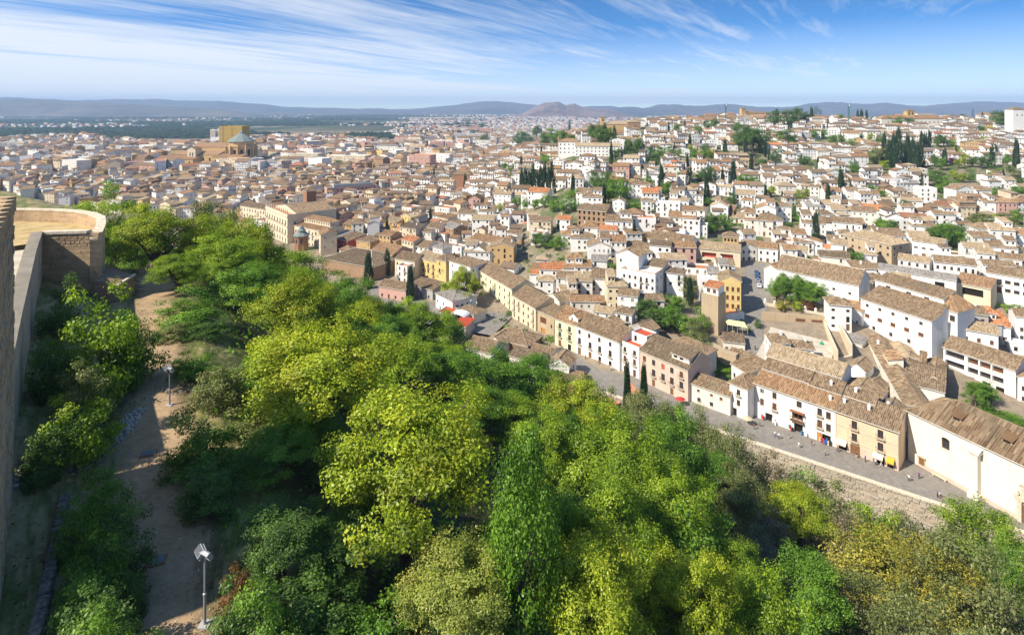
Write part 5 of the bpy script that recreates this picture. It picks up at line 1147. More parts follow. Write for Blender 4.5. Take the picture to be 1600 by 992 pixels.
rank = sorted(HOUSES, key=lambda h: -h['vis'])
SOLO = [h for h in rank[:N_SOLO] if h['vis'] > 12]
solo_ids = {id(h) for h in SOLO}
ORD = 'first second third fourth fifth sixth seventh eighth ninth tenth eleventh twelfth thirteenth fourteenth fifteenth sixteenth seventeenth eighteenth nineteenth twentieth'.split()
def ordinal(i): return ORD[i] if i < 20 else 'twenty-' + ORD[i - 20] if i < 29 else 'farther-' + ordinal(i - 29)
SEENLAB = {}
def place_phrase(px, py, noun, desc):
    """a label that finds one thing by the landmark next to it"""
    best = min(LANDMARKS, key=lambda q: math.hypot(q[0] - px, (q[1] - py) * 1.6))
    dx, dy = px - best[0], py - best[1]
    rel = 'uphill of' if dy < -abs(dx) * .35 else 'downhill of' if dy > abs(dx) * .35 else 'beside'
    key = (desc, rel, best[2]); i = SEENLAB.get(key, 0); SEENLAB[key] = i + 1
    return f'{desc} {noun}, {ordinal(i)} {rel} {best[2]}'
RN = {'tile': 'brown', 'tile_warm': 'warm brown', 'tile_pale': 'tan', 'tile_dark': 'dark brown', 'tile_red': 'reddish', 'tile_grey': 'grey'}
WN = {'white': 'white', 'offwhite': 'off white', 'cream': 'cream', 'ochre': 'ochre', 'pink': 'pink', 'greywall': 'grey', 'yellow': 'yellow', 'brown': 'brown'}
SOLO.sort(key=lambda h: min(math.hypot(q[0] - h['px'], (q[1] - h['py']) * 1.6) for q in LANDMARKS))
def house_vols(o):
    rr = random.Random(o['seed']); w, dep, h = o['w'], o['dep'], o['h']; near = o['d'] < 420
    rise = {'gable': dep * rr.uniform(.18, .24), 'hip': min(w, dep) * rr.uniform(.2, .27), 'shed': dep * rr.uniform(.16, .22), 'flat': .8}[o['rt']]
    roof = (o['rt'], rise) if o['rt'] != 'gable' else ('gable', rise, 'x' if rr.random() < .8 else 'y')
    cols = max(2, int(w / rr.uniform(2.2, 3.2))); kind = rr.choice(('b', 'o', 'bs', 'bo', 'w', 'bv'))
    win = {'f': grid_wins(w, o['fl'], cols, 2.95, rr.uniform(.75, 1.3), rr.uniform(.9, 1.7), .95, kind, (rr.randrange(cols),), .2, rr, None, .18)}
    side = 'r' if rr.random() < .5 else 'l'
    win['l'] = grid_wins(dep, o['fl'], 2, 2.95, .9, 1.2, .95, kind, None, .45, rr); win['r'] = grid_wins(dep, o['fl'], 2, 2.95, .9, 1.2, .95, kind, None, .6, rr)
    rm = o['rm'] if o['rt'] != 'flat' else rr.choice(('orangetile', 'offwhite', 'paleroof', 'tile_red'))
    v = [dict(x0=-w / 2, x1=w / 2, y0=-dep / 2, y1=dep / 2, z1=h, roof=roof, wm=o['wm'], rm=rm, win=win, chim=[(rr.uniform(-w * .35, w * .35), rr.uniform(0, dep * .3))] if rr.random() < .85 and o['rt'] != 'flat' else [])]
    if o['wing']:
        s = rr.choice((-1, 1)); ww = w * rr.uniform(.35, .5); up = rr.random() < .5
        if up:
            x0 = -w / 2 + .3 if s < 0 else w / 2 - ww - .3
            v.append(dict(x0=x0, x1=x0 + ww, y0=-dep / 2 + rr.uniform(1.2, 2.5), y1=dep / 2 + .3, z0=h - 1, z1=h + rise * .6 + 2.4, roof=(rr.choice(('hip', 'shed')), 1.2), wm=o['wm'], rm=o['rm'], win={'f': grid_wins(ww, 1, 2, 2.5, .8, 1.1, h + rise * .5 + .6, 'o', None, 0, rr)}))
        else:
            x0 = -w / 2 - ww if s < 0 else w / 2
            v.append(dict(x0=x0, x1=x0 + ww, y0=-dep / 2 + rr.uniform(.5, 2), y1=dep / 2 - .5, z1=max(2.8, h - 2.9), roof=(rr.choice(('shed', 'flat')), .9), wm=o['wm'], rm=o['rm'] if rr.random() < .7 else 'orangetile', win={'f': grid_wins(ww, max(1, o['fl'] - 1), 2, 2.95, .8, 1.1, .95, 'b', None, .3, rr)}))
    return v
FLOORW = {1: 'single storey', 2: 'two storey', 3: 'three storey', 4: 'four storey'}
for o in SOLO:
    rfn = {'gable': 'gabled', 'hip': 'hipped', 'shed': 'lean-to', 'flat': 'flat'}[o['rt']]
    big_ = o['d'] > 850
    lab = place_phrase(o['px'], o['py'], 'house', f"{WN[o['wm']]} {RN[o['rm']] if o['rt'] != 'flat' else ''} {rfn}".replace('  ', ' '))
    root = empty('town_house', (o['p'].x, o['p'].y, o['z']), o['ang'], lab, 'house', 'houses of the hillside town' if o['px'] > 700 else 'houses of the old town')
    for v in house_vols(o): volume(root, v, o['d'] < 420, random.Random(o['seed'] + 1))
# ---- all the smaller ones, too many and too small to be singled out: one mass
PAL = {'white': (.80, .78, .73), 'offwhite': (.74, .70, .62), 'cream': (.66, .55, .39), 'ochre': (.52, .35, .17), 'pink': (.54, .33, .26), 'greywall': (.42, .40, .37), 'yellow': (.62, .46, .2), 'brown': (.34, .22, .13),
       'tile': (.215, .145, .088), 'tile_warm': (.28, .17, .095), 'tile_pale': (.34, .255, .16), 'tile_dark': (.17, .12, .08), 'tile_red': (.32, .15, .085), 'tile_grey': (.25, .225, .2), 'orangetile': (.5, .23, .11), 'paleroof': (.55, .53, .5)}
g = G('town_mass'); cc = g.attr('col'); f = g.noise(g.pos(), .9, 4, .7); f2 = g.noise(g.pos(), .11, 3, .6)
g.bsdf(g.mix(1., cc, g.ramp(g.math('ADD', g.math('MULTIPLY', f, .6), g.math('MULTIPLY', f2, .4)), [(.3, (.68, .68, .68)), (.7, (1.22, 1.22, 1.22))]), 'MULTIPLY'), .95, f, .3, .1, spec=.1); MATS['town_mass'] = g.m
BV, BF, BC = [], [], []
def bq(T, pts, c):
    o = len(BV); BV.extend(T(p) for p in pts); BF.append(tuple(range(o, o + len(pts)))); BC.append(c)
for o in HOUSES:
    if id(o) in solo_ids: continue
    if o['vis'] == 0 and o['d'] > 400: continue
    rr = random.Random(o['seed']); ca, sa = math.cos(o['ang']), math.sin(o['ang']); P = o['p']; Z = o['z']
    T = lambda q: (P.x + q[0] * ca - q[1] * sa, P.y + q[0] * sa + q[1] * ca, Z + q[2])
    vols = [house_vols(o)[0]] + (house_vols(o)[1:] if o['d'] < 850 else [])
    for v in vols:
        q1, q2_ = rr.uniform(.88, 1.05), rr.uniform(.8, 1.15); wc = tuple(k * q1 for k in PAL[v['wm']]); rc = tuple(k * q2_ for k in PAL[v['rm']])
        x0, x1, y0, y1, z1 = v['x0'], v['x1'], v['y0'], v['y1'], v['z1']; z0 = v.get('z0', -4.)
        A = [(x0, y0), (x1, y0), (x1, y1), (x0, y1)]
        for i in range(4):
            a, b = A[i], A[(i + 1) % 4]; bq(T, [(a[0], a[1], z0), (b[0], b[1], z0), (b[0], b[1], z1), (a[0], a[1], z1)], wc)
        if v['roof'][0] == 'flat':
            bq(T, [(x0 + .2, y0 + .2, z1 - .5), (x1 - .2, y0 + .2, z1 - .5), (x1 - .2, y1 - .2, z1 - .5), (x0 + .2, y1 - .2, z1 - .5)], rc)
            if rr.random() < .6:
                a, b = rr.uniform(x0 + 1, 0), rr.uniform(y0 + 1, 0); bq(T, [(a, b, z1), (a + 3, b, z1), (a + 3, b, z1 + 2.4), (a, b, z1 + 2.4)], wc); bq(T, [(a, b, z1 + 2.4), (a + 3, b, z1 + 2.4), (a + 3, b + 3, z1 + 2.4), (a, b + 3, z1 + 2.4)], rc); bq(T, [(a + 3, b, z1), (a + 3, b + 3, z1), (a + 3, b + 3, z1 + 2.4), (a + 3, b, z1 + 2.4)], wc)
        else:
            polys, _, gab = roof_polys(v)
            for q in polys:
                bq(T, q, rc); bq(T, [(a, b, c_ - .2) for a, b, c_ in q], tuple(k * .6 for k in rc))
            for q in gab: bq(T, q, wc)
        for f_ in 'flr':
            o_, u_, n_, L_, _ = face_frame(v, f_)
            for w_ in v['win'].get(f_, []):
                if w_['s'] - w_['w'] / 2 < .15 or w_['s'] + w_['w'] / 2 > L_ - .15 or w_['z'] + w_['h'] > z1: continue
                k = -.03; pts = [tuple(o_ + u_ * (w_['s'] + sx * w_['w'] / 2) + n_ * k + Vector((0, 0, w_['z'] + sz * w_['h']))) for sx, sz in ((-1, 0), (1, 0), (1, 1), (-1, 1))]
                bq(T, pts, rr.choice(((.03, .03, .035), (.035, .028, .022), (.10, .05, .03))))
me = bpy.data.meshes.new('distant_houses'); me.from_pydata(BV, [], BF); me.materials.append(MATS['town_mass'])
at = me.attributes.new('col', 'FLOAT_COLOR', 'FACE'); at.data.foreach_set('color', np.array([(*c, 1) for c in BC], np.float32).ravel())
tag(link('distant_houses', me), 'dense mass of small far off town houses', 'houses', kind='stuff')
# ------------------------------------------------------------------ foliage
def leafmat(name, dark, mid, light, accent=None, amt=.12):
    g = G(name); t = g.attr('tone', 'Fac'); r = g.rnd()
    v = g.math('ADD', t, g.math('MULTIPLY', g.math('SUBTRACT', r, .5), .16))
    c = g.ramp(v, [(.12, dark), (.5, mid), (.9, light)])
    if accent:
        k = g.ramp(g.noise(g.coord('Object'), 2.3, 2, .5), [(.52, (0, 0, 0)), (.66, (1, 1, 1))]); c = g.mix(g.math('MULTIPLY', k, amt), c, C4(accent))
    d = g.n('ShaderNodeBsdfDiffuse'); g.l(c, d.inputs[0]); tr = g.n('ShaderNodeBsdfTranslucent')
    g.l(g.mix(1., c, (1.15, 1.25, .55, 1), 'MULTIPLY'), tr.inputs[0])
    mx = g.n('ShaderNodeMixShader'); mx.inputs[0].default_value = .36; g.l(d.outputs[0], mx.inputs[1]); g.l(tr.outputs[0], mx.inputs[2])
    gl = g.n('ShaderNodeBsdfGlossy'); gl.inputs['Roughness'].default_value = .5; gl.inputs['Color'].default_value = (1, 1, 1, 1)
    m2 = g.n('ShaderNodeMixShader'); m2.inputs[0].default_value = .022; g.l(mx.outputs[0], m2.inputs[1]); g.l(gl.outputs[0], m2.inputs[2])
    g.l(m2.outputs[0], g.o.inputs[0]); MATS[name] = g.m
leafmat('leaf_green', (0.05, 0.105, 0.012), (0.125, 0.265, 0.02), (0.27, 0.43, 0.035), (.16, .25, .02), .5)
leafmat('leaf_bright', (0.085, 0.15, 0.009), (0.235, 0.36, 0.015), (0.43, 0.53, 0.032), (.26, .34, .02), .5)
leafmat('leaf_lime', (0.12, 0.17, 0.009), (0.3, 0.385, 0.015), (0.54, 0.58, 0.035), (.40, .36, .02), .45)
leafmat('leaf_pale', (.14, .18, .03), (.32, .37, .06), (.52, .53, .11), (.38, .30, .08), .35)
leafmat('leaf_yellow', (0.17, 0.155, 0.02), (0.37, 0.335, 0.045), (0.58, 0.5, 0.085), (.24, .27, .05), .7)
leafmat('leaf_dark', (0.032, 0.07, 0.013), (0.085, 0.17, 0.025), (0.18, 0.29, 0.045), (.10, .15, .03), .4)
leafmat('leaf_cypress', (0.012, 0.031, 0.012), (0.029, 0.070, 0.022), (0.060, 0.120, 0.036))
leafmat('leaf_olive', (0.081, 0.103, 0.025), (0.190, 0.224, 0.063), (0.345, 0.368, 0.127), (.22, .17, .08), .4)
leafmat('leaf_grey', (.075, .085, .04), (.16, .18, .085), (.28, .29, .15))
leafmat('leaf_dry', (.12, .09, .05), (.24, .19, .11), (.38, .32, .20))
leafmat('leaf_red', (.09, .03, .012), (.19, .08, .025), (.30, .15, .05))
leafmat('leaf_purple', (.15, .03, .13), (.30, .06, .27), (.45, .14, .4))
def unit(v): return v / np.maximum(np.linalg.norm(v, axis=1, keepdims=True), 1e-9)
def leaves_to_mesh(name, pos, nrm, size, tone, asp=.55, r=nr):
    n = len(pos); t = unit(np.cross(nrm, r.normal(size=(n, 3)))); b = np.cross(nrm, t)
    s = size[:, None]; bend = nrm * s * .18
    v = np.stack([pos - t * s, pos + b * s * asp + bend, pos + t * s, pos - b * s * asp + bend], 1).reshape(-1, 3)
    f = np.arange(4 * n, dtype=np.int32).reshape(-1, 4)
    me = np_mesh(name, v, f, ['leaf_green'])
    a = me.attributes.new('tone', 'FLOAT', 'FACE'); a.data.foreach_set('value', tone.astype(np.float32)); return me
def crown(seed, n_leaf, n_clump, shape, leaf, cr, open_=0., up=.35, flat=.72):
    """leaf clumps through a crown of half width 1, foot at z 0, top about 2.2"""
    r = np.random.default_rng(seed); C = []; lob = r.uniform(0, 6.28, (3, 4))
    while len(C) < n_clump:
        dv = unit(r.normal(size=(1, 3)))[0]; rad = r.uniform(0, 1) ** .34
        th = math.atan2(dv[1], dv[0]); lump = 1 + .13 * math.sin(3 * th + lob[0, 0] + dv[2] * 2) + .10 * math.sin(5 * th + lob[0, 1] - dv[2] * 3) + .08 * math.sin(7 * dv[2] + lob[0, 2])
        p = shape(dv, rad * lump, r)
        if p is not None: C.append(p)
    C = np.array(C); ct = np.clip(r.normal(.5, .17, n_clump), 0, 1); cs = cr * r.uniform(.65, 1.35, n_clump)
    w = cs ** 2; idx = r.choice(n_clump, n_leaf, p=w / w.sum())
    dv = unit(r.normal(size=(n_leaf, 3))); dv[:, 2] = dv[:, 2] * 1.0 + .12
    rr_ = r.uniform(0, 1, n_leaf) ** .45
    lp = dv * rr_[:, None] * cs[idx][:, None] * np.array([1, 1, flat])
    wv = r.normal(0, .12, (n_clump, 3)); pos = C[idx] + lp + wv[idx] * (rr_[:, None] ** 2) * cs[idx][:, None]
    outw = unit(C - np.array([0, 0, C[:, 2].mean() * .8]))[idx]
    nrm = unit(dv * .55 + outw * .45 + np.array([0, 0, up]) + r.normal(0, .5, (n_leaf, 3)))
    size = leaf * r.uniform(.45, 1.5, n_leaf); tone = np.clip(ct[idx] + r.normal(0, .16, n_leaf), 0, 1)
    return pos, nrm, size, tone, C
def sh_broad(zc, rz, lo):
    def f(d, rad, r):
        z = zc + d[2] * rz * rad
        if z < lo: return None
        k = 1 - .25 * max(0, (zc - z) / rz); return np.array([d[0] * rad * .9 * k, d[1] * rad * .9 * k, z])
    return f
def sh_lobed(zc, rz, lo, K, seed, lr=.40):
    r0 = np.random.default_rng(seed); L_ = []
    for k in range(K):
        z = 1 - 1.5 * (k + .5) / K; th = k * 2.4 + r0.uniform(-.5, .5); q = math.sqrt(max(0, 1 - z * z)); s = r0.uniform(.5, .72)
        L_.append((np.array([math.cos(th) * q * s, math.sin(th) * q * s, zc + z * rz * s * 1.05]), lr * r0.uniform(.72, 1.2)))
    L_.append((np.array([0, 0, zc]), .5))
    def f(d, rad, r):
        c, q = L_[r.integers(len(L_))]; p = c + d * min(rad, 1.05) * q * np.array([1, 1, .85])
        return p if p[2] > lo else None
    return f
def sh_cone(pw, lo=.03):
    def f(d, rad, r):
        z = r.uniform(lo, 2.12) ; t = z / 2.2
        env = (min(1, (t / .16) ** .6) * (1 - t) ** pw + .02) ; q = math.sqrt(r.uniform(.35, 1)); th = r.uniform(0, 6.28)
        return np.array([math.cos(th) * env * q, math.sin(th) * env * q, z])
    return f
def sh_shrub(d, rad, r):
    z = abs(d[2]) * rad * 1.7; return np.array([d[0] * rad * .9, d[1] * rad * .9, z + .12])
def trunk_mesh(name, C, seed, r0=.085, zlo=.5, n=9, lean=.05):
    r = random.Random(seed); m = M(); top = Vector((r.uniform(-lean, lean) * 2, r.uniform(-lean, lean) * 2, zlo + .45))
    m.tube([(0, 0, -.25), (0, 0, .02), (top.x * .5, top.y * .5, zlo * .6), tuple(top)], [r0 * 1.5, r0 * 1.12, r0 * .85, r0 * .6], 7)
    for k in r.sample(range(len(C)), min(n, len(C))):
        c = Vector(C[k]); s = Vector((top.x * .7, top.y * .7, r.uniform(zlo * .55, zlo + .4))); mid = s.lerp(c, .5) + Vector((0, 0, .10))
        m.tube([tuple(s), tuple(mid), tuple(s.lerp(c, .92))], [r0 * .5, r0 * .3, r0 * .1], 5, cap=False)
    return m.mesh(name, 'bark', smooth=True)
PROTO = {}
def proto(key, seed, n_leaf, n_clump, shape, leaf, cr, zlo=.5, nb=12, r0=.07, asp=.55, **kw):
    pos, nrm, size, tone, C = crown(seed, n_leaf, n_clump, shape, leaf, cr, **kw)
    PROTO[key] = (leaves_to_mesh('crown', pos, nrm, size, tone, asp, np.random.default_rng(seed + 1)), trunk_mesh('trunk', C, seed, r0, zlo, nb))
for i in range(4): proto(f'broad{i}', 20 + i, 46000, 185 + 15 * i, sh_lobed(1.28, .92, .34, 11 + i, 5 + i), .0165, .165, .6, 16, .075)
for i in range(3): proto(f'dense{i}', 40 + i, 34000, 150, sh_lobed(1.15, 1.02, .2, 10 + i, 15 + i), .0182, .18, .45, 14, .07)
proto('tall0', 50, 24000, 170, sh_cone(.62, .15), .021, .22, .4, flat=1.0, up=.1)
proto('tall1', 51, 22000, 150, sh_cone(.55, .2), .022, .24, .4, flat=1.0, up=.1)
for i in range(2): proto(f'open{i}', 60 + i, 15000, 85, sh_broad(1.3, .85, .3), .021, .22, .45, 34, .05)
proto('feather', 64, 19000, 110, sh_broad(1.4, .78, .6), .022, .19, .7, 36, .05, asp=.35, flat=.55)
for i in range(4): proto(f'shrub{i}', 70 + i, 9000, 55, sh_shrub, .034, .28, .2, 10, .04)
for i in range(2): proto(f'cyp{i}', 80 + i, 9000, 150, sh_cone(.5), .05, .2, .1, 4, .12, flat=1.6, up=-.1)
for i in range(3): proto(f'small{i}', 90 + i, 3600, 50, sh_broad(1.2, .9, .3), .05, .32, .4, 8, .09)
for i in range(2): proto(f'scyp{i}', 95 + i, 1800, 70, sh_cone(.45), .10, .22, .1, 3, .14, flat=1.6, up=-.1)
proto('pine', 98, 3600, 40, sh_broad(1.55, .55, .9), .05, .34, .8, 10, .08, flat=.5)
def plant(name, key, leaf, loc, sx, sz, rz, label, cat='tree', group=None, sy=None):
    cme, tme = PROTO[key]
    o = empty(name, loc, rz, label, cat, group); o.scale = (sx, sy or sx, sz)
    t = link('trunk', tme, o); c = link('crown', cme, o)
    c.material_slots[0].link = 'OBJECT'; c.material_slots[0].material = MATS[leaf]
    return o
fr = random.Random(3)
# the wood below the walls: (column, row of the top, width in photo pixels, distance, crown kind, leaf, label)
WOOD = [
 (150,292,140,126,'feather','leaf_bright','airy fresh green tree with dark trunk behind the round bastion'),
 (245,320,150,112,'broad0','leaf_lime','round yellow green tree beside the round bastion'),
 (332,312,110,150,'broad1','leaf_olive','olive tinted tree behind the round yellow green one'),
 (372,334,120,128,'broad2','leaf_lime','bright lime tree at the far end of the wood'),
 (352,362,130,108,'dense0','leaf_bright','light green tree between path and stone palace'),
 (276,398,86,92,'broad3','leaf_bright','small fresh green tree at the end of the path'),
 (448,392,150,128,'broad1','leaf_bright','rounded green crown just below the cream apartment block'),
 (385,408,130,94,'dense1','leaf_green','leafy green tree over the bend of the path'),
 (520,432,140,118,'broad2','leaf_green','mid green crown below the broad dark hall roof'),
 (462,432,150,84,'broad3','leaf_lime','yellowing tree with two humps in the upper wood'),
 (590,462,110,128,'dense2','leaf_green','green crown at the foot of the first dark cypress'),
 (650,468,110,128,'broad0','leaf_bright','bright green crown by the second dark cypress'),
 (700,500,90,138,'tall1','leaf_green','small green tree beneath the pale grey roofed villa'),
 (560,505,130,88,'broad1','leaf_green','green tree between yellowing and bright crowns'),
 (620,520,140,84,'dense0','leaf_bright','wide bright green crown on the slope'),
 (500,502,250,58,'broad2','leaf_lime','huge yellow green tree left of the biggest crown'.replace('left of', 'upslope of')),
 (640,602,300,43,'broad0','leaf_lime','biggest yellow green tree in the middle of the wood'),
 (395,560,180,62,'dense1','leaf_green','dark shaded tree beside the path lamp'),
 (760,548,150,98,'dense2','leaf_green','deep green tree above the old riverbank houses'),
 (830,560,130,104,'broad3','leaf_green','round green tree near the lowest brown shed'),
 (700,545,110,92,'dense0','leaf_green','shaded green tree behind the biggest crown'),
 (905,598,150,92,'broad1','leaf_lime','yellowish tree in front of the river wall'),
 (850,640,130,66,'dense1','leaf_bright','green tree beside the tall dark spire tree'),
 (820,672,160,37,'tall0','leaf_green','tall dark green spire shaped tree'),
 (960,655,190,66,'broad2','leaf_bright','big bright green tree behind the spire shaped tree'),
 (1050,648,150,72,'broad0','leaf_green','broad green tree with lit top at the wood edge'),
 (1010,618,120,108,'broad3','leaf_olive','olive green tree below the two slim cypresses'),
 (1080,632,120,112,'dense2','leaf_olive','grey green bushy tree below the rosy house'),
 (1140,660,90,102,'open0','leaf_olive','thin grey green tree by the start of the river wall'),
 (1150,735,100,84,'broad1','leaf_olive','dull green thicket tree by the dry shrubs'),
 (915,838,210,38,'broad1','leaf_lime','yellow green tree at the bottom of the view beside the pale one'),
 (715,858,210,36,'broad3','leaf_pale','pale yellowish tree at the very bottom of the wood'),
 (1015,830,150,46,'dense1','leaf_bright','green tree wedged between two bottom crowns'),
 (1085,862,160,42,'broad0','leaf_lime','lime tree rising from the bottom edge'),
 (1190,880,150,44,'dense2','leaf_bright','fresh green tree at the bottom near the autumn tree'),
 (1262,865,150,58,'dense0','leaf_green','leafy green tree next to the autumn yellow tree'),
 (1248,762,110,96,'broad2','leaf_lime','loose lime shrub tree on the dry bank'),
 (1390,836,190,72,'open0','leaf_yellow','bright autumn yellow tree on the slope'),
 (1470,868,150,66,'open1','leaf_yellow','second thinner yellow tree on the slope'),
 (1340,905,130,58,'open1','leaf_olive','sparse olive tree under the autumn yellow tree'),
 (1536,772,130,98,'dense1','leaf_bright','rounded green tree in front of the church'),
 (1548,850,190,64,'open1','leaf_olive','thin olive brown tree at the corner of the slope'),
 (1590,830,90,84,'dense2','leaf_green','deep green tree beneath the church door'),
 (1450,930,170,50,'open0','leaf_olive','faded olive tree at the lower corner'),
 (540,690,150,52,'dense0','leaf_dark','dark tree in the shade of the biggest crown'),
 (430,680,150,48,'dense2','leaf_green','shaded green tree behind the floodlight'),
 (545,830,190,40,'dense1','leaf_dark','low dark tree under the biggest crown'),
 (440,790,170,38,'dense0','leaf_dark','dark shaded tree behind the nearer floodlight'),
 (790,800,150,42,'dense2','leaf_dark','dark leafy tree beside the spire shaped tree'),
 (420,612,130,66,'broad3','leaf_green','green tree filling the gap above the dark shaded tree'), (478,650,150,55,'dense0','leaf_green','full green tree leaning on the huge yellow green tree'),
 (745,606,130,80,'broad1','leaf_green','green crown between the biggest tree and the riverbank trees'), (800,618,120,82,'dense1','leaf_bright','bright crown behind the spire shaped tree top'), (565,600,120,72,'dense2','leaf_green','green crown tucked behind the biggest crown'),
 (1105,706,130,88,'dense1','leaf_green','green tree near the grey thin tree'), (1040,730,160,60,'broad2','leaf_bright','bright tree beneath the broad green tree'), (935,735,170,53,'dense0','leaf_bright','bright leafy tree beside the spire'), (1140,850,130,58,'broad1','leaf_bright','bright tree beside the green thicket'),
 (480,455,120,105,'broad0','leaf_bright','bright crown in the upper wood row'), (690,530,110,110,'dense2','leaf_bright','bright crown under the white tent'), (335,420,110,100,'broad1','leaf_bright','light crown over the far path bushes'), (300,372,100,120,'dense2','leaf_bright','bright round crown behind the small fresh tree'), (870,640,120,88,'broad2','leaf_green','green crown beside the yellowish tree'),
 (205,345,90,124,'dense1','leaf_green','green tree beside the airy tree behind the bastion'), (412,368,100,140,'broad0','leaf_lime','lime crown in front of the pale house row'), (322,350,100,120,'dense0','leaf_bright','bright dense crown among the far end trees'), (436,416,110,112,'broad2','leaf_bright','bright crown amid the upper wood'), (545,452,100,122,'dense1','leaf_bright','bright crown before the broad dark hall roof'), (395,346,80,155,'broad3','leaf_green','green crown touching the mixed facade row'), (560,470,110,112,'broad1','leaf_lime','lime crown before the dark cypresses'), (615,495,110,108,'dense0','leaf_green','green crown between cypress and villa'),
 (700,640,120,70,'broad2','leaf_bright','lit crown peeping over the biggest tree'),
]
for i, (px, py, wp, d, key, leaf, lab) in enumerate(WOOD):
    x = (px - CX) / F * d; g0 = float(drop(x, d)[0]); top = (py - HY) * d / F; h = max(5., g0 - top + .4)
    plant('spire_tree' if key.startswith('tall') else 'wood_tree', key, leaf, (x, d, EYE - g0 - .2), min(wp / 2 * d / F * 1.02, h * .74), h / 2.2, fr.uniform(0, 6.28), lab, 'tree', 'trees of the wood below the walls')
    if px in (245, 500, 640, 960, 1390): LANDMARKS.append((px, py + 60, {245: 'the round yellow green tree', 500: 'the huge yellow green tree', 640: 'the biggest crown', 960: 'the big bright green tree', 1390: 'the autumn yellow tree'}[px]))
for px, top, base, wp, lab in ((980, 566, 642, 15, 'tall slim cypress in front of the rosy house'), (1006, 570, 622, 15, 'shorter slim cypress beside the tall one by the rosy house')):
    d = 152.; x = (px - CX) / F * d; h = (base - top) * d / F + 3
    plant('cypress_tree', 'cyp0', 'leaf_cypress', (x, d, EYE - (top - HY) * d / F - h), wp / 2 * d / F, h / 2.2, 1., lab, 'cypress', 'cypress trees')
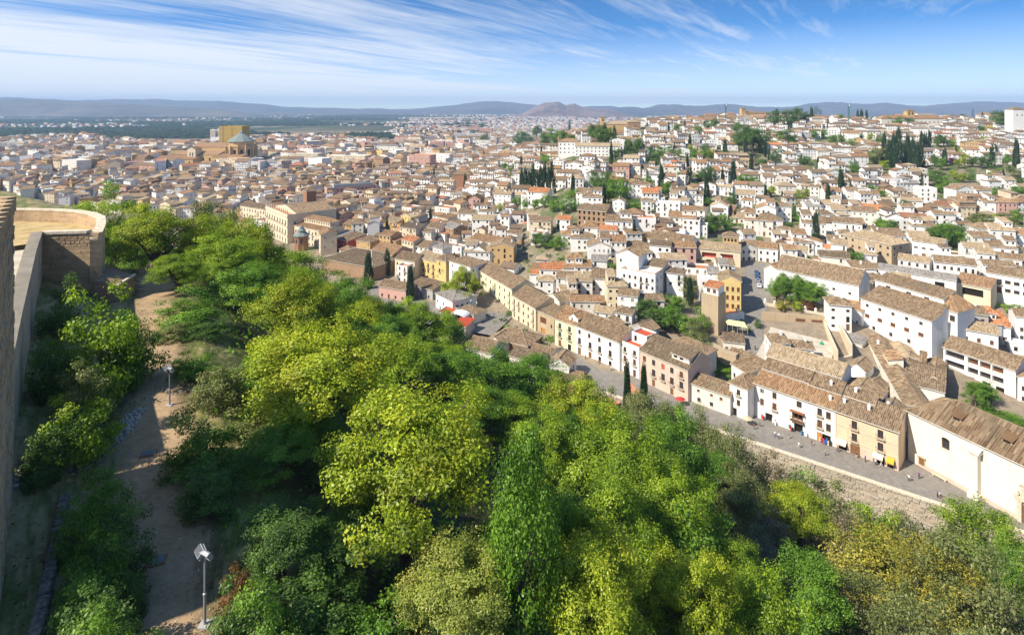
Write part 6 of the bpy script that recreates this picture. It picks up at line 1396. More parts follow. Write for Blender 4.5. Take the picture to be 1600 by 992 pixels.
# shrubs beside the path, on the bank and under the walls
SHRUBS = [
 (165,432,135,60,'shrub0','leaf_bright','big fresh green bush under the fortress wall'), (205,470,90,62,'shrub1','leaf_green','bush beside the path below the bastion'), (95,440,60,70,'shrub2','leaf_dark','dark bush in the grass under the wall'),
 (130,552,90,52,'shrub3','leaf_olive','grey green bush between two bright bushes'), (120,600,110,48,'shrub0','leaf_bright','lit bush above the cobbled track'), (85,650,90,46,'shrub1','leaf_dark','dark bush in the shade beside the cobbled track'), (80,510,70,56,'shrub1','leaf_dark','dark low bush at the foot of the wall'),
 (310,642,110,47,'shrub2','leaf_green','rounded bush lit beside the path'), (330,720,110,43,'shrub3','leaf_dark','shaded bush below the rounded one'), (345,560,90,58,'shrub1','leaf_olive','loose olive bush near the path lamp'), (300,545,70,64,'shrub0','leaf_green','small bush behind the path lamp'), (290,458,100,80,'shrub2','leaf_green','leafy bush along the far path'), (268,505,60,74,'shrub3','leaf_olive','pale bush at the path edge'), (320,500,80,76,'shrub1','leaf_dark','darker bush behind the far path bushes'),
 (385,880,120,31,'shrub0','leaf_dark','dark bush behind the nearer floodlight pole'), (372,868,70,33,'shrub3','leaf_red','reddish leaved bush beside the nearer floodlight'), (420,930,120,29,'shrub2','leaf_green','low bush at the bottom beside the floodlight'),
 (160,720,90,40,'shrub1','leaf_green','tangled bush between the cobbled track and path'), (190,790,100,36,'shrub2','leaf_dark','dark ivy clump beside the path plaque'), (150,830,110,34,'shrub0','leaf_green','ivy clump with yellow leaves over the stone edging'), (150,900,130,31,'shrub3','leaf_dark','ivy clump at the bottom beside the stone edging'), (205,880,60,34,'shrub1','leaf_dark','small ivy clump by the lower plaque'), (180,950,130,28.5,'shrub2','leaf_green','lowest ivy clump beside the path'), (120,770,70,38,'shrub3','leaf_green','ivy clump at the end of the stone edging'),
 (1190,800,90,92,'shrub0','leaf_dry','straw coloured dry bush on the bank'), (1175,850,80,84,'shrub1','leaf_dry','second dry bush lower on the bank'), (1250,730,70,112,'shrub2','leaf_green','green bush at the foot of the river wall'), (1300,745,90,110,'shrub3','leaf_olive','olive bush under the river wall'), (1360,770,90,106,'shrub0','leaf_bright','light green bush below the middle of the river wall'), (1415,790,80,106,'shrub1','leaf_olive','dull bush near the end of the river wall'), (1385,752,26,127,'shrub2','leaf_green','small bush growing out of the river wall'),
 (1310,800,90,92,'shrub2','leaf_dry','brown brush on the open bank'), (1440,810,110,98,'shrub3','leaf_grey','grey brush under the church corner'), (1330,850,110,78,'shrub0','leaf_dry','dry scrub above the autumn yellow tree'), (1480,835,90,90,'shrub1','leaf_olive','olive scrub before the church tree'), (1210,700,80,118,'shrub3','leaf_dry','brown brush at the start of the river wall'), (1185,720,70,104,'shrub1','leaf_grey','grey bush before the start of the river wall'),
 (790,508,30,205,'shrub0','leaf_green','green bush in the river channel'), (845,520,40,218,'shrub1','leaf_green','bushes beside the orange garage door'), (912,578,34,178,'shrub2','leaf_green','bush in the channel below the white merchant house'), (950,598,60,165,'shrub3','leaf_olive','yellowish bushes at the river terrace'), (1030,625,60,150,'shrub1','leaf_green','bush between the slim cypress and the street'), (1110,640,60,140,'shrub0','leaf_green','bush below the low scored plaster house'),
 (1165,762,90,100,'shrub2','leaf_olive','olive bush filling the hollow below the river wall start'), (1120,748,80,95,'shrub0','leaf_green','green bush in the hollow by the grey tree'), (1205,765,80,104,'shrub1','leaf_dry','tawny brush below the lime shrub tree'), (1160,815,90,88,'shrub3','leaf_olive','olive brush beside the straw coloured dry bush'),
 (1132,566,50,196,'shrub0','leaf_green','garden bush below the striped awning'), (1100,590,44,188,'shrub2','leaf_olive','olive bush on the bank beside the rosy house'), (1152,585,34,190,'shrub1','leaf_green','bush over the lane house roofs'), (1118,548,50,204,'shrub3','leaf_dry','dry scrub on the rubble bank under the stone tower'), (1560,640,60,168,'shrub0','leaf_green','leafy bush in the yard before the galleries'), (1500,625,44,172,'shrub1','leaf_bright','bright bush by the patio house yard'), (1585,655,50,160,'shrub2','leaf_green','bush along the church roof yard'),
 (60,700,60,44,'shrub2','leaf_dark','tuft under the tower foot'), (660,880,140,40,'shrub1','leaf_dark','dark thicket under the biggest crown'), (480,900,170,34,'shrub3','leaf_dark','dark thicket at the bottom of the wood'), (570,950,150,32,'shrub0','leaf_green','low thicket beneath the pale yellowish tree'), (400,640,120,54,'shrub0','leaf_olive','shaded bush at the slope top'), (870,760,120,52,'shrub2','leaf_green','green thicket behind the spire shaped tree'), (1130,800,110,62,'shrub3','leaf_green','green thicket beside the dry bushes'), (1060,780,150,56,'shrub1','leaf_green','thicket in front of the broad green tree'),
]
for px, py, wp, d, key, leaf, lab in SHRUBS:
    x = (px - CX) / F * d; g0 = float(drop(x, d)[0]); top = (py - HY) * d / F; w = wp / 2 * d / F
    h = min(max(1.2, g0 - top), w * 3.2)
    plant('bush', key, leaf, (x, d, EYE - g0 - .1), w, h / 1.9, fr.uniform(0, 6.28), lab, 'bush', 'bushes on the slope and path')
# trees of the town
KN = {'c': ('cypress_tree', 'dark slim cypress', 'cypress'), 'g': ('garden_tree', 'green leafy tree', 'tree'), 'd': ('garden_tree', 'dark green tree', 'tree'), 'p': ('pine_tree', 'tall dark pine', 'pine'), 'y': ('garden_tree', 'yellow green tree', 'tree'), 'o': ('garden_tree', 'olive green tree', 'tree'), 'Y': ('plane_tree', 'big yellow green plane tree', 'tree'), 'm': ('flowering_bush', 'purple flowering bush', 'bush'), 'A': ('garden_tree', 'golden autumn tree', 'tree'), 'R': ('garden_tree', 'reddish leaved tree', 'tree'), 'P': ('palm_tree', 'feathery palm', 'palm')}
KL = {'c': 'leaf_cypress', 'g': 'leaf_green', 'd': 'leaf_dark', 'p': 'leaf_dark', 'y': 'leaf_lime', 'o': 'leaf_olive', 'Y': 'leaf_lime', 'm': 'leaf_purple', 'A': 'leaf_yellow', 'R': 'leaf_red', 'P': 'leaf_green'}
TREEPOS.sort(key=lambda t: min(math.hypot(q[0] - t[4], (q[1] - t[5]) * 1.6) for q in LANDMARKS))
for p, h, w, k, px, py, hp in TREEPOS:
    nm, ds_, ct = KN[k]
    big_ = hp > 38 and k != 'c'
    key = ('cyp%d' % fr.randrange(2) if hp > 40 else 'scyp%d' % fr.randrange(2)) if k == 'c' else 'pine' if k in 'pP' else 'dense%d' % fr.randrange(3) if big_ else 'small%d' % fr.randrange(3)
    plant(nm, key, KL[k], p - Vector((0, 0, .3)), w / 2 * fr.uniform(.9, 1.12) * (1.25 if k == 'c' else 1.), h / 2.15, fr.uniform(0, 6.28), place_phrase(px, py, '', ds_).replace(' ,', ','), ct, 'cypress trees' if k == 'c' else 'trees among the houses')
# scrub between the trunks: uncountable, one mass
n = 2600; ux = nr.uniform(-70, 130, n); uy = nr.uniform(26, 215, n); t_, s_ = tdist(ux, uy), sdist(ux, uy)
keep = (t_ > 5) & (s_ < 164) & (uy < 210); ux, uy = ux[keep], uy[keep]
keep = ~((ux > 45) & (nr.uniform(0, 1, len(ux)) < .45)); ux, uy = ux[keep], uy[keep]
uz = EYE - drop(ux, uy); per = 26; n = len(ux)
pos = np.repeat(np.stack([ux, uy, uz], 1), per, 0) + np.abs(nr.normal(0, 1, (n * per, 3))) * nr.choice([-1, 1], (n * per, 3)) * np.array([1.1, 1.1, 0]) + np.stack([np.zeros(n * per)] * 2 + [nr.uniform(0, 1.1, n * per)], 1)
me = leaves_to_mesh('undergrowth', pos, unit(nr.normal(0, .6, (n * per, 3)) + np.array([0, 0, .7])), nr.uniform(.15, .34, n * per), np.clip(np.repeat(nr.uniform(.1, .8, n), per) + nr.normal(0, .12, n * per), 0, 1))
me.materials.clear(); me.materials.append(MATS['leaf_green']); tag(link('undergrowth', me), 'dark scrub under the trees', 'undergrowth', kind='stuff')
# garden greenery of the slope: hedges and shrubs between the houses, one mass
n = 5200; pp = nr.uniform(700, 1620, n); dd = np.exp(nr.uniform(math.log(225), math.log(820), n)); bx = (pp - CX) / F * dd
HC = np.array([[h['p'].x, h['p'].y, max(h['w'], h['dep']) * .58 + 1.2] for h in HOUSES] + [[c.x, c.y, max(a_, b_) + 1.] for c, u_, a_, b_ in HANDV])
keep = np.array([not np.any((HC[:, 0] - x_) ** 2 + (HC[:, 1] - y_) ** 2 < HC[:, 2] ** 2) and not near_lane(Vector((x_, y_))) and not (1185 < p_ < 1345 and y_ < 262) for x_, y_, p_ in zip(bx, dd, pp)]); keep &= sdist(bx, dd) > 190
bx, dd = bx[keep], dd[keep]; keep = nr.uniform(0, 1, len(bx)) < .62; bx, dd = bx[keep], dd[keep]; bz = EYE - drop(bx, dd); n = len(bx); per = 46
sc = nr.uniform(.7, 1.9, n); base_ = np.repeat(np.stack([bx, dd, bz], 1), per, 0); dv = unit(nr.normal(size=(n * per, 3))); dv[:, 2] = np.abs(dv[:, 2])
pos = base_ + dv * np.repeat(sc, per)[:, None] * nr.uniform(.5, 1, (n * per, 1)) * np.array([1.25, 1.25, 1.1])
me = leaves_to_mesh('garden_shrubbery', pos, unit(dv + nr.normal(0, .4, (n * per, 3)) + np.array([0, 0, .3])), np.repeat(sc, per) * nr.uniform(.16, .3, n * per), np.clip(np.repeat(nr.uniform(0, 1, n), per) + nr.normal(0, .12, n * per), 0, 1), .7)
me.materials.clear(); me.materials.append(MATS['leaf_green']); tag(link('garden_shrubbery', me), 'hedges and shrubs filling the gardens between the houses', 'shrubbery', kind='stuff')
# weeds in the grass of the wall foot and beside the path
n = 26000; ux = nr.uniform(-90, -8, n); uy = nr.uniform(27, 112, n); t_ = tdist(ux, uy); nz = wob(ux * 3, uy * 3)
keep = ((t_ < -4) & (t_ > -17) & (nz > -.1)) | ((t_ > 2.4) & (t_ < 8)) | ((np.abs(t_) < 4.5) & (nz > .75) & (np.abs(t_) > 1.2)); ux, uy = ux[keep], uy[keep]; n = len(ux)
pos = np.stack([ux, uy, EYE - drop(ux, uy) + .12], 1); me = leaves_to_mesh('weeds', pos, unit(nr.normal(0, .7, (n, 3)) + np.array([0, -.4, .5])), nr.uniform(.08, .22, n), nr.uniform(0, 1, n), .35)
me.materials.clear(); me.materials.append(MATS['leaf_olive']); tag(link('weeds', me), 'rough grass and weeds beside the dirt path', 'grass', kind='stuff')
simple('far_wood', (.022, .04, .020), .95, .05, nz=.5, sc=.02)
# tree belts on the plain
n = 9000; dd = np.exp(nr.uniform(math.log(1900), math.log(8200), n)); pp = nr.uniform(-60, 760, n) ; bx = (pp - CX) / F * dd
band = np.sin(bx * .0031 + 1) + np.sin(dd * .0042 + bx * .0012) ; keep = (band > -.1) & (dd > 1950 + 250 * np.sin(pp / 60)); bx, dd = bx[keep], dd[keep]; bz = EYE - drop(bx, dd)
vv, ff = [], []
ico = np.array([(1, 0, 0), (-1, 0, 0), (0, 1, 0), (0, -1, 0), (.7, .7, .6), (-.7, .7, .6), (-.7, -.7, .6), (.7, -.7, .6), (0, 0, 1.2)], float)
icf = [(0, 4, 7), (1, 6, 5), (2, 5, 4), (3, 7, 6), (8, 7, 4), (8, 4, 5), (8, 5, 6), (8, 6, 7)]
for i in range(len(bx)):
    w_, h_ = nr.uniform(9, 30), nr.uniform(6, 13); o = len(vv) if False else i * 9
    vv.append(ico * np.array([w_, w_ * .6, h_]) * nr.uniform(.8, 1.2, (9, 1)) + np.array([bx[i], dd[i], bz[i]]))
F_ = np.concatenate([np.array(icf) + 9 * i for i in range(len(bx))]); me = np_mesh('plain_woods', np.concatenate(vv), F_, ['far_wood'])
a = me.attributes.new('tone', 'FLOAT', 'FACE'); a.data.foreach_set('value', nr.uniform(.2, .8, len(F_)).astype(np.float32))
tag(link('plain_woods', me), 'belts of far off trees across the plain', 'woods', kind='stuff')
# villages on the plain, specks of walls
n = 5200; dd = np.exp(nr.uniform(math.log(2300), math.log(8500), n)); pp = np.concatenate([nr.uniform(-60, 700, n // 5), nr.uniform(600, 1150, n - n // 5)]); bx = (pp - CX) / F * dd
keep = (np.sin(bx * .0023 + 2) + np.cos(dd * .0031 - bx * .0009) > .35) | (pp > 640) & (dd < 6000); bx, dd = bx[keep], dd[keep]; bz = EYE - drop(bx, dd)
vv, ff, cc_ = [], [], []
cube = np.array([(-1, -1, -.3), (1, -1, -.3), (1, 1, -.3), (-1, 1, -.3), (-1, -1, 1), (1, -1, 1), (1, 1, 1), (-1, 1, 1)], float); cf = np.array([(0, 1, 5, 4), (1, 2, 6, 5), (2, 3, 7, 6), (3, 0, 4, 7), (4, 5, 6, 7)])
for i in range(len(bx)):
    s = dd[i] / 3500; vv.append(cube * np.array([nr.uniform(6, 17) * s ** .5, 8, nr.uniform(5, 13)]) + np.array([bx[i], dd[i], bz[i]])); ff.append(cf + 8 * i)
    w_ = nr.choice([(.75, .72, .66), (.68, .58, .46), (.55, .4, .32), (.5, .3, .22), (.6, .6, .6)]) if False else [(.75, .72, .66), (.68, .58, .46), (.55, .4, .32), (.5, .3, .22), (.6, .6, .6)][nr.integers(5)]
    w_ = tuple(k * .62 for k in w_); cc_ += [w_] * 4 + [(.40, .24, .16) if nr.random() < .6 else (.5, .48, .45)]
me = np_mesh('plain_villages', np.concatenate(vv), np.concatenate(ff), ['town_mass']); at = me.attributes.new('col', 'FLOAT_COLOR', 'FACE'); at.data.foreach_set('color', np.array([(*c, 1) for c in cc_], np.float32).ravel())
tag(link('plain_villages', me), 'far suburbs and villages scattered on the plain', 'villages', kind='stuff')
# ------------------------------------------------------------------ fortress: tower, wall and round bastion
def rampart_mat(name, c, warm):
    g = G(name); p = g.pos()
    n = g.noise(p, .35, 6, .65); f = g.noise(p, 2.4, 5, .7); lay = g.noise(g.mapv(p, (.15, .15, 2.2)), 1., 4, .6)
    v = g.math('ADD', g.math('MULTIPLY', n, .45), g.math('ADD', g.math('MULTIPLY', f, .25), g.math('MULTIPLY', lay, .3)))
    cc = g.ramp(v, [(.33, tuple(k * .55 for k in c)), (.48, c), (.6, warm), (.75, tuple(min(1, k * 1.25) for k in warm))])
    pit = g.ramp(g.noise(p, 1.1, 3, .5), [(.60, (0, 0, 0)), (.72, (1, 1, 1))]); cc = g.mix(g.math('MULTIPLY', pit, .55), cc, C4((.17, .12, .08)))
    g.bsdf(cc, .95, v, .9, .25, spec=.1); MATS[name] = g.m
rampart_mat('rampart', (.42, .30, .18), (.56, .39, .23))
rampart_mat('river_stone', (.37, .32, .25), (.48, .42, .33))
rampart_mat('rampart_red', (.33, .20, .13), (.42, .27, .18))
rampart_mat('rampart_grey', (.40, .32, .23), (.50, .40, .29))
def strip_wall(m, pts, zt, zb, th, mi=0):
    """upright wall along a polyline, th metres thick to its far side"""
    P = [Vector(p) for p in pts]; Nn = []
    for i in range(len(P)):
        d = (P[min(i + 1, len(P) - 1)] - P[max(i - 1, 0)]).normalized(); Nn.append(Vector((-d.y, d.x)))
    gt = lambda a, i: a[i] if isinstance(a, (list, tuple)) else a
    fr_ = [(p.x, p.y) for p in P]; bk = [(p.x + n.x * th, p.y + n.y * th) for p, n in zip(P, Nn)]
    for i in range(len(P) - 1):
        a, b, c, d = fr_[i], fr_[i + 1], bk[i + 1], bk[i]; t0, t1, b0, b1 = gt(zt, i), gt(zt, i + 1), gt(zb, i), gt(zb, i + 1)
        m.quad((*a, b0), (*b, b1), (*b, t1), (*a, t0), mi); m.quad((*c, b1), (*d, b0), (*d, t0), (*c, t1), mi); m.quad((*a, t0), (*b, t1), (*c, t1), (*d, t0), mi)
    m.quad((*bk[0], gt(zb, 0)), (*fr_[0], gt(zb, 0)), (*fr_[0], gt(zt, 0)), (*bk[0], gt(zt, 0)), mi); e = len(P) - 1
    m.quad((*fr_[e], gt(zb, e)), (*bk[e], gt(zb, e)), (*bk[e], gt(zt, e)), (*fr_[e], gt(zt, e)), mi)
def stones_on(m, a, b, zt, zb, off, sw, sh, jit, seed, mi=0):
    """rough facing stones in courses on a wall plane from a to b, standing proud"""
    r = random.Random(seed); a, b = Vector(a), Vector(b); d = (b - a); L = d.length; d.normalize(); n = Vector((d.y, -d.x)); z = zb
    while z < zt - sh * .4:
        h = sh * r.uniform(.75, 1.25); x = -r.uniform(0, sw)
        while x < L:
            w = sw * r.uniform(.55, 1.5); x0, x1 = max(0, x + .04), min(L, x + w - .04); z0, z1 = z + .03, min(zt, z + h - .03)
            if x1 - x0 > .15:
                k = off + r.uniform(0, jit); c = .12 * min(x1 - x0, z1 - z0)
                f = lambda s, zz, e: tuple(Vector((a.x + d.x * s + n.x * e, a.y + d.y * s + n.y * e, zz)))
                o = [f(x0, z0, off - .08), f(x1, z0, off - .08), f(x1, z1, off - .08), f(x0, z1, off - .08)]; q = [f(x0 + c, z0 + c, k), f(x1 - c, z0 + c, k), f(x1 - c, z1 - c, k + r.uniform(-.03, .03)), f(x0 + c, z1 - c, k)]
                m.add(o + q, [(4, 5, 6, 7), (0, 1, 5, 4), (1, 2, 6, 5), (2, 3, 7, 6), (3, 0, 4, 7)], mi, r.random())
            x += w
        z += h
Gz = lambda dr_: EYE - dr_
# tower whose flank shows at the border of the view
tw = empty('wall_tower', (-39, 42.5, Gz(28)), 0, 'tall weathered fortress tower at the edge of the picture beside the grass', 'tower')
m = M(); A = [(-38.2 - .35, 44.4), (-38.2, 43.9)]
T0 = Vector((-38.2, 44.0)); du, dn = Vector((-.62, .785)), Vector((-.785, -.62))      # along the wall, and into the fortress
def tq(a, n): v = T0 + du * a + dn * n; return (v.x + 39, v.y - 42.5)
pts = [tq(-15, 0), tq(0, 0), tq(0, 14), tq(-15, 14)]; zt, zb = 20., -6.
m.add([(*p, zb) for p in pts] + [(*p, zt) for p in pts], [(0, 1, 5, 4), (1, 2, 6, 5), (2, 3, 7, 6), (3, 0, 4, 7), (4, 5, 6, 7)]); m.build('wall', 'rampart', tw)
m = M(); stones_on(m, tq(-15, 0), tq(0, 0), zt, -2, .08, 1.1, .55, .1, 3); o = m.build('stone_facing', 'rampart', tw); o['kind'] = 'stuff'
m = M()
for k in range(8): p = tq(-14.5 + k * 2, .4); m = M(); m.box(p[0] - .55, p[0] + .55, p[1] - .4, p[1] + .4, zt, zt + 1.1); m.build('merlon', 'rampart', tw)
# curtain wall to the bastion, its parapet walk
cw = empty('curtain_wall', (0, 0, 0), 0, 'grey fortress wall with rounded coping running to the bastion', 'wall')
wp = [(-39.5, 45.5), (-48, 56.5), (-56, 67), (-64, 77.5), (-71.4, 87.6)]
m = M(); strip_wall(m, wp, [Gz(20.6), Gz(20.4), Gz(20.1), Gz(19.8), Gz(19.4)], Gz(32), 1.1); m.build('wall', 'rampart_grey', cw)
m = M(); strip_wall(m, [(x + .1, y - .12) for x, y in wp], [Gz(20.3), Gz(20.1), Gz(19.8), Gz(19.5), Gz(19.1)], [Gz(20.6), Gz(20.4), Gz(20.1), Gz(19.8), Gz(19.4)], 1.35); m.build('coping', 'cap', cw)

for i in range(4):
    a, b = Vector(wp[i]), Vector(wp[i + 1]); n_ = Vector((-.785, -.62)); m.quad((a.x - .8, a.y - .6, Gz(22)), (b.x - .8, b.y - .6, Gz(21.6)), (b.x + n_.x * 9, b.y + n_.y * 9, Gz(21.6)), (a.x + n_.x * 9, a.y + n_.y * 9, Gz(22)))
m.build('walkway', 'sand', cw)
ba = empty('bastion', (0, 0, 0), 0, 'round sandy topped bastion with plastered front wall at the fortress corner', 'bastion'); LANDMARKS.append((110, 380, 'the round bastion'))
front = [(-71.4, 87.6), (-63.6, 88.6)]
arc = [(-63.6, 88.6), (-65.6, 92.8), (-68.8, 97.2), (-72.8, 100.6), (-77, 102.8), (-82, 104.2), (-88, 104.8), (-95, 104.6), (-105, 103)]
m = M(); strip_wall(m, front, Gz(19.6), Gz(34), 1.0); m.build('front_wall', 'rampart', ba)
m = M(); stones_on(m, front[0], front[1], Gz(19.8), Gz(21.6), .03, .8, .4, .05, 12); m.build('stone_facing', 'rampart', ba)['kind'] = 'stuff'
m = M(); m.add([(x, y, z) for z in (Gz(19.2), Gz(19.6)) for x, y in ((-71.5, 87.4), (-65.2, 88.2), (-65.3, 89.5), (-71.6, 88.7))], [(0, 1, 2, 3), (4, 5, 1, 0), (5, 6, 2, 1), (7, 4, 0, 3), (6, 7, 3, 2)]); m.build('coping', 'cap', ba)
m = M(); strip_wall(m, arc, [Gz(20.6), Gz(19.3)] + [Gz(18.9)] * 7, Gz(36), 1.1); m.build('round_wall', 'rampart', ba)
m = M(); strip_wall(m, [(x + .12, y + .1) for x, y in arc], [Gz(20.4), Gz(19.05)] + [Gz(18.65)] * 7, [Gz(20.6), Gz(19.3)] + [Gz(18.9)] * 7, 1.3); m.build('coping', 'cap', ba)
g = G('dry_lawn'); f = g.noise(g.pos(), .6, 6, .7); g.bsdf(g.ramp(f, [(.3, (.30, .21, .09)), (.5, (.46, .34, .16)), (.7, (.56, .43, .23))]), .95, f, .5, .1, spec=.05); MATS['dry_lawn'] = g.m
m = M(); m.add([(x, y, Gz(20.9)) for x, y in [(-72, 88.4), (-64.6, 89.4)] + [(a - .4, b - .5) for a, b in arc[1:]] + [(-102, 84), (-85, 72)]], [tuple(range(12))]); m.build('platform', 'dry_lawn', ba)
lb = empty('low_rampart', (0, 0, 0), 0, 'low sloping brick rampart joined to the bastion foot', 'wall')
m = M(); m.add([(-63.6, 87.2, Gz(31)), (-60.2, 88, Gz(31)), (-60.0, 92, Gz(31)), (-64.6, 92.4, Gz(31)), (-63.6, 87.6, Gz(26.6)), (-60.5, 88.4, Gz(27.6)), (-60.2, 91.7, Gz(27.0)), (-64.4, 92.2, Gz(25.8))], [(0, 1, 5, 4), (1, 2, 6, 5), (2, 3, 7, 6), (3, 0, 4, 7), (4, 5, 6, 7)]); m.build('wall', 'rampart_red', lb)
m = M(); m.bar((-60.4, 88.3, Gz(27.5)), (-60.1, 91.8, Gz(26.9)), .4, .3); m.build('coping', 'cap', lb)
# ------------------------------------------------------------------ tracks and their stones
cob = [(-47, 38), (-38.5, 42.5), (-36.4, 48.5), (-36.2, 53.5), (-36.8, 57)]
tr = M(); 
ribbon('cobbled_track', cob, [3.6, 3.4, 3.0, 2.2, 1.2], .04, 'paving_dark', 'steep cobbled track joining the dirt path')
pr = random.Random(21)
def pebble(m, x, y, z, s, r, mi=0):
    a = [(math.cos(k * 1.257 + r.random()) * s * r.uniform(.7, 1.1), math.sin(k * 1.257 + r.random() * .4) * s * r.uniform(.7, 1.1)) for k in range(5)]
    o = [(x + p, y + q, z - .05) for p, q in a]; t = [(x + p * .65, y + q * .65, z + s * .5) for p, q in a]
    m.add(o + t, [(5, 6, 7, 8, 9)] + [(k, (k + 1) % 5, 5 + (k + 1) % 5, 5 + k) for k in range(5)], mi, r.random())
m = M()
for i in range(len(cob) - 1):
    a, b = Vector(cob[i]), Vector(cob[i + 1]); n_ = Vector((-(b - a).y, (b - a).x)).normalized(); wd = [3.6, 3.4, 3.0, 2.2, 1.2]
    for k in range(int((b - a).length * 38)):
        t = pr.random(); p = a.lerp(b, t) + n_ * pr.uniform(-.5, .5) * (wd[i] * (1 - t) + wd[i + 1] * t); pebble(m, p.x, p.y, zat(p.x, p.y) + .06, pr.uniform(.09, .2), pr, pr.randrange(2))
tag(m.build('cobbles', ['greywall', 'stone_trim']), 'grey cobbles of the steep track', 'cobbles', kind='stuff')
m = M()
for k in range(900):
    y = pr.uniform(32, 100); x = -20 - (y - 33) * .624 + pr.gauss(0, 2.6); pebble(m, x, y, zat(x, y) + .01, pr.uniform(.03, .09), pr, pr.randrange(2))
tag(m.build('gravel', ['sandstone', 'stone_trim']), 'loose gravel on the dirt path', 'gravel', kind='stuff')
simple('edge_stone', (.17, .15, .12), .95, .1, nz=.5, sc=4.)
# edging of big stones beside the ivy
ed = empty('stone_edging', (0, 0, 0), 0, 'rough edging wall of big grey stones at the lower corner', 'wall')
pa, pb = Vector((-33.6, 43.2)), Vector((-24.8, 29.5)); Le = (pb - pa).length; x = 0.; i = 0
while x < Le:
    w_ = pr.uniform(.4, .75); p = pa.lerp(pb, (x + w_ / 2) / Le); m = M(); hw = w_ / 2 - .03
    pts = []
    for sz, k in ((-.5, 1.), (.25, 1.), (.42, .72)):
        for a_, b_ in ((-hw, -.3), (0, -.36), (hw, -.3), (hw, .3), (0, .36), (-hw, .3)): pts.append((a_ * k + pr.uniform(-.04, .04), b_ * k * pr.uniform(.85, 1.15), sz + pr.uniform(-.05, .05)))
    m.add(pts, [(0, 1, 7, 6), (1, 2, 8, 7), (2, 3, 9, 8), (3, 4, 10, 9), (4, 5, 11, 10), (5, 0, 6, 11), (6, 7, 13, 12), (7, 8, 14, 13), (8, 9, 15, 14), (9, 10, 16, 15), (10, 11, 17, 16), (11, 6, 12, 17), (12, 13, 14, 15, 16, 17)])
    o = m.build('stone', 'edge_stone', ed); o.location = (p.x, p.y, zat(p.x, p.y) + .35 + pr.uniform(-.08, .08)); o.rotation_euler = (pr.uniform(-.1, .1), pr.uniform(-.1, .1), math.atan2((pb - pa).y, (pb - pa).x) + pr.uniform(-.1, .1)); x += w_; i += 1
for px, py, lab in ((232, 709, 'flat brown stone plaque set in the path between shadow and sun'), (243, 877, 'flat brown stone plaque in the path near the floodlight')):
    p = P3(px, py, 30.); m = M(); m.box(-.62, .62, -.45, .45, -.1, .10); m.box(-.5, .5, -.34, .34, .10, .13, 1); o = m.build('ground_plaque', ['brick', 'slate']); o.location = (p.x, p.y, zat(p.x, p.y)); o.rotation_euler = (0, 0, .35); tag(o, lab, 'plaque')
# ------------------------------------------------------------------ floodlights beside the path
def floodlight(px, py, h, label, d=None):
    d = d or 30 * F / (py - HY); x = (px - CX) / F * d; o = empty('floodlight', (x, d, zat(x, d)), 0, label, 'floodlight')
    m = M(); m.lathe([(.16, -.3), (.16, .06), (.085, .08), (.085, h * .45), (.11, h * .45), (.11, h * .47), (.06, h * .48), (.06, h)], 10); m.build('pole', 'lampgrey', o)
    m = M(); m.box(-.3, .3, -.3, .3, -.3, .08); m.build('base', 'greywall', o)
    for k, (rz, tilt, off) in enumerate(((-.5, .55, (.12, -.05)), (2.3, .75, (-.34, .14)))):
        m = M(); w_, q, t = .34, .25, .09; m.box(-w_, w_, -t, t, -q, q, 0); m.box(-w_ - .03, w_ + .03, -t - .02, -t, -q - .03, -q + .05, 0); m.box(-w_ - .03, w_ + .03, -t - .02, -t, q - .05, q + .03, 0); m.box(-w_ - .03, -w_ + .05, -t - .02, -t, -q + .05, q - .05, 0); m.box(w_ - .05, w_ + .03, -t - .02, -t, -q + .05, q - .05, 0)
        for j in range(5): m.box(-w_ + .1 + j * .13, -w_ + .13 + j * .13, t, t + .07, -q + .04, q - .04, 0)
        b = m.build('lamp_head', 'lampgrey', o); b.location = (off[0], off[1], h + .18 + .05 * k); b.rotation_euler = (tilt, 0, rz)
        m = M(); m.box(-w_ + .07, w_ - .07, -t - .012, -t - .002, -q + .07, q - .07); m.build('lamp_lens', 'lamp_glass', b)
    m = M(); m.bar((-.36, .1, h - .02), (.2, -.05, h - .02), .06); m.build('cross_arm', 'lampgrey', o)
floodlight(320, 976, 3.9, 'tall grey twin floodlight on a pole at the bottom of the path')
floodlight(265, 633, 3.4, 'small floodlight on a pole beside the sunlit path')
# ------------------------------------------------------------------ river wall
rw = empty('river_wall', (0, 0, 0), 0, 'long rough stone retaining wall below the riverside street', 'wall')
a, b = Vector(st(-118, 165.6)), Vector(st(76, 165.6)); nn = NV
m = M(); m.add([(a.x, a.y, Gz(103)), (b.x, b.y, Gz(103)), (b.x, b.y, Gz(92.3)), (a.x, a.y, Gz(92.3)), (a.x + nn.x, a.y + nn.y, Gz(92.3)), (b.x + nn.x, b.y + nn.y, Gz(92.3)), (a.x + nn.x, a.y + nn.y, Gz(96)), (b.x + nn.x, b.y + nn.y, Gz(96))], [(0, 1, 2, 3), (3, 2, 5, 4), (4, 5, 7, 6), (1, 7, 5, 2), (0, 3, 4, 6)]); m.build('wall', 'sandstone', rw)
m = M(); stones_on(m, tuple(a), tuple(b), Gz(92.35), Gz(101.5), .02, 1.1, .6, .28, 5); m.build('stone_facing', 'river_stone', rw)['kind'] = 'stuff'
m = M(); m.bar((a.x + nn.x * .5, a.y + nn.y * .5, Gz(92.2)), (b.x + nn.x * .5, b.y + nn.y * .5, Gz(92.2)), 1.3, .22); m.build('coping', 'cap', rw)
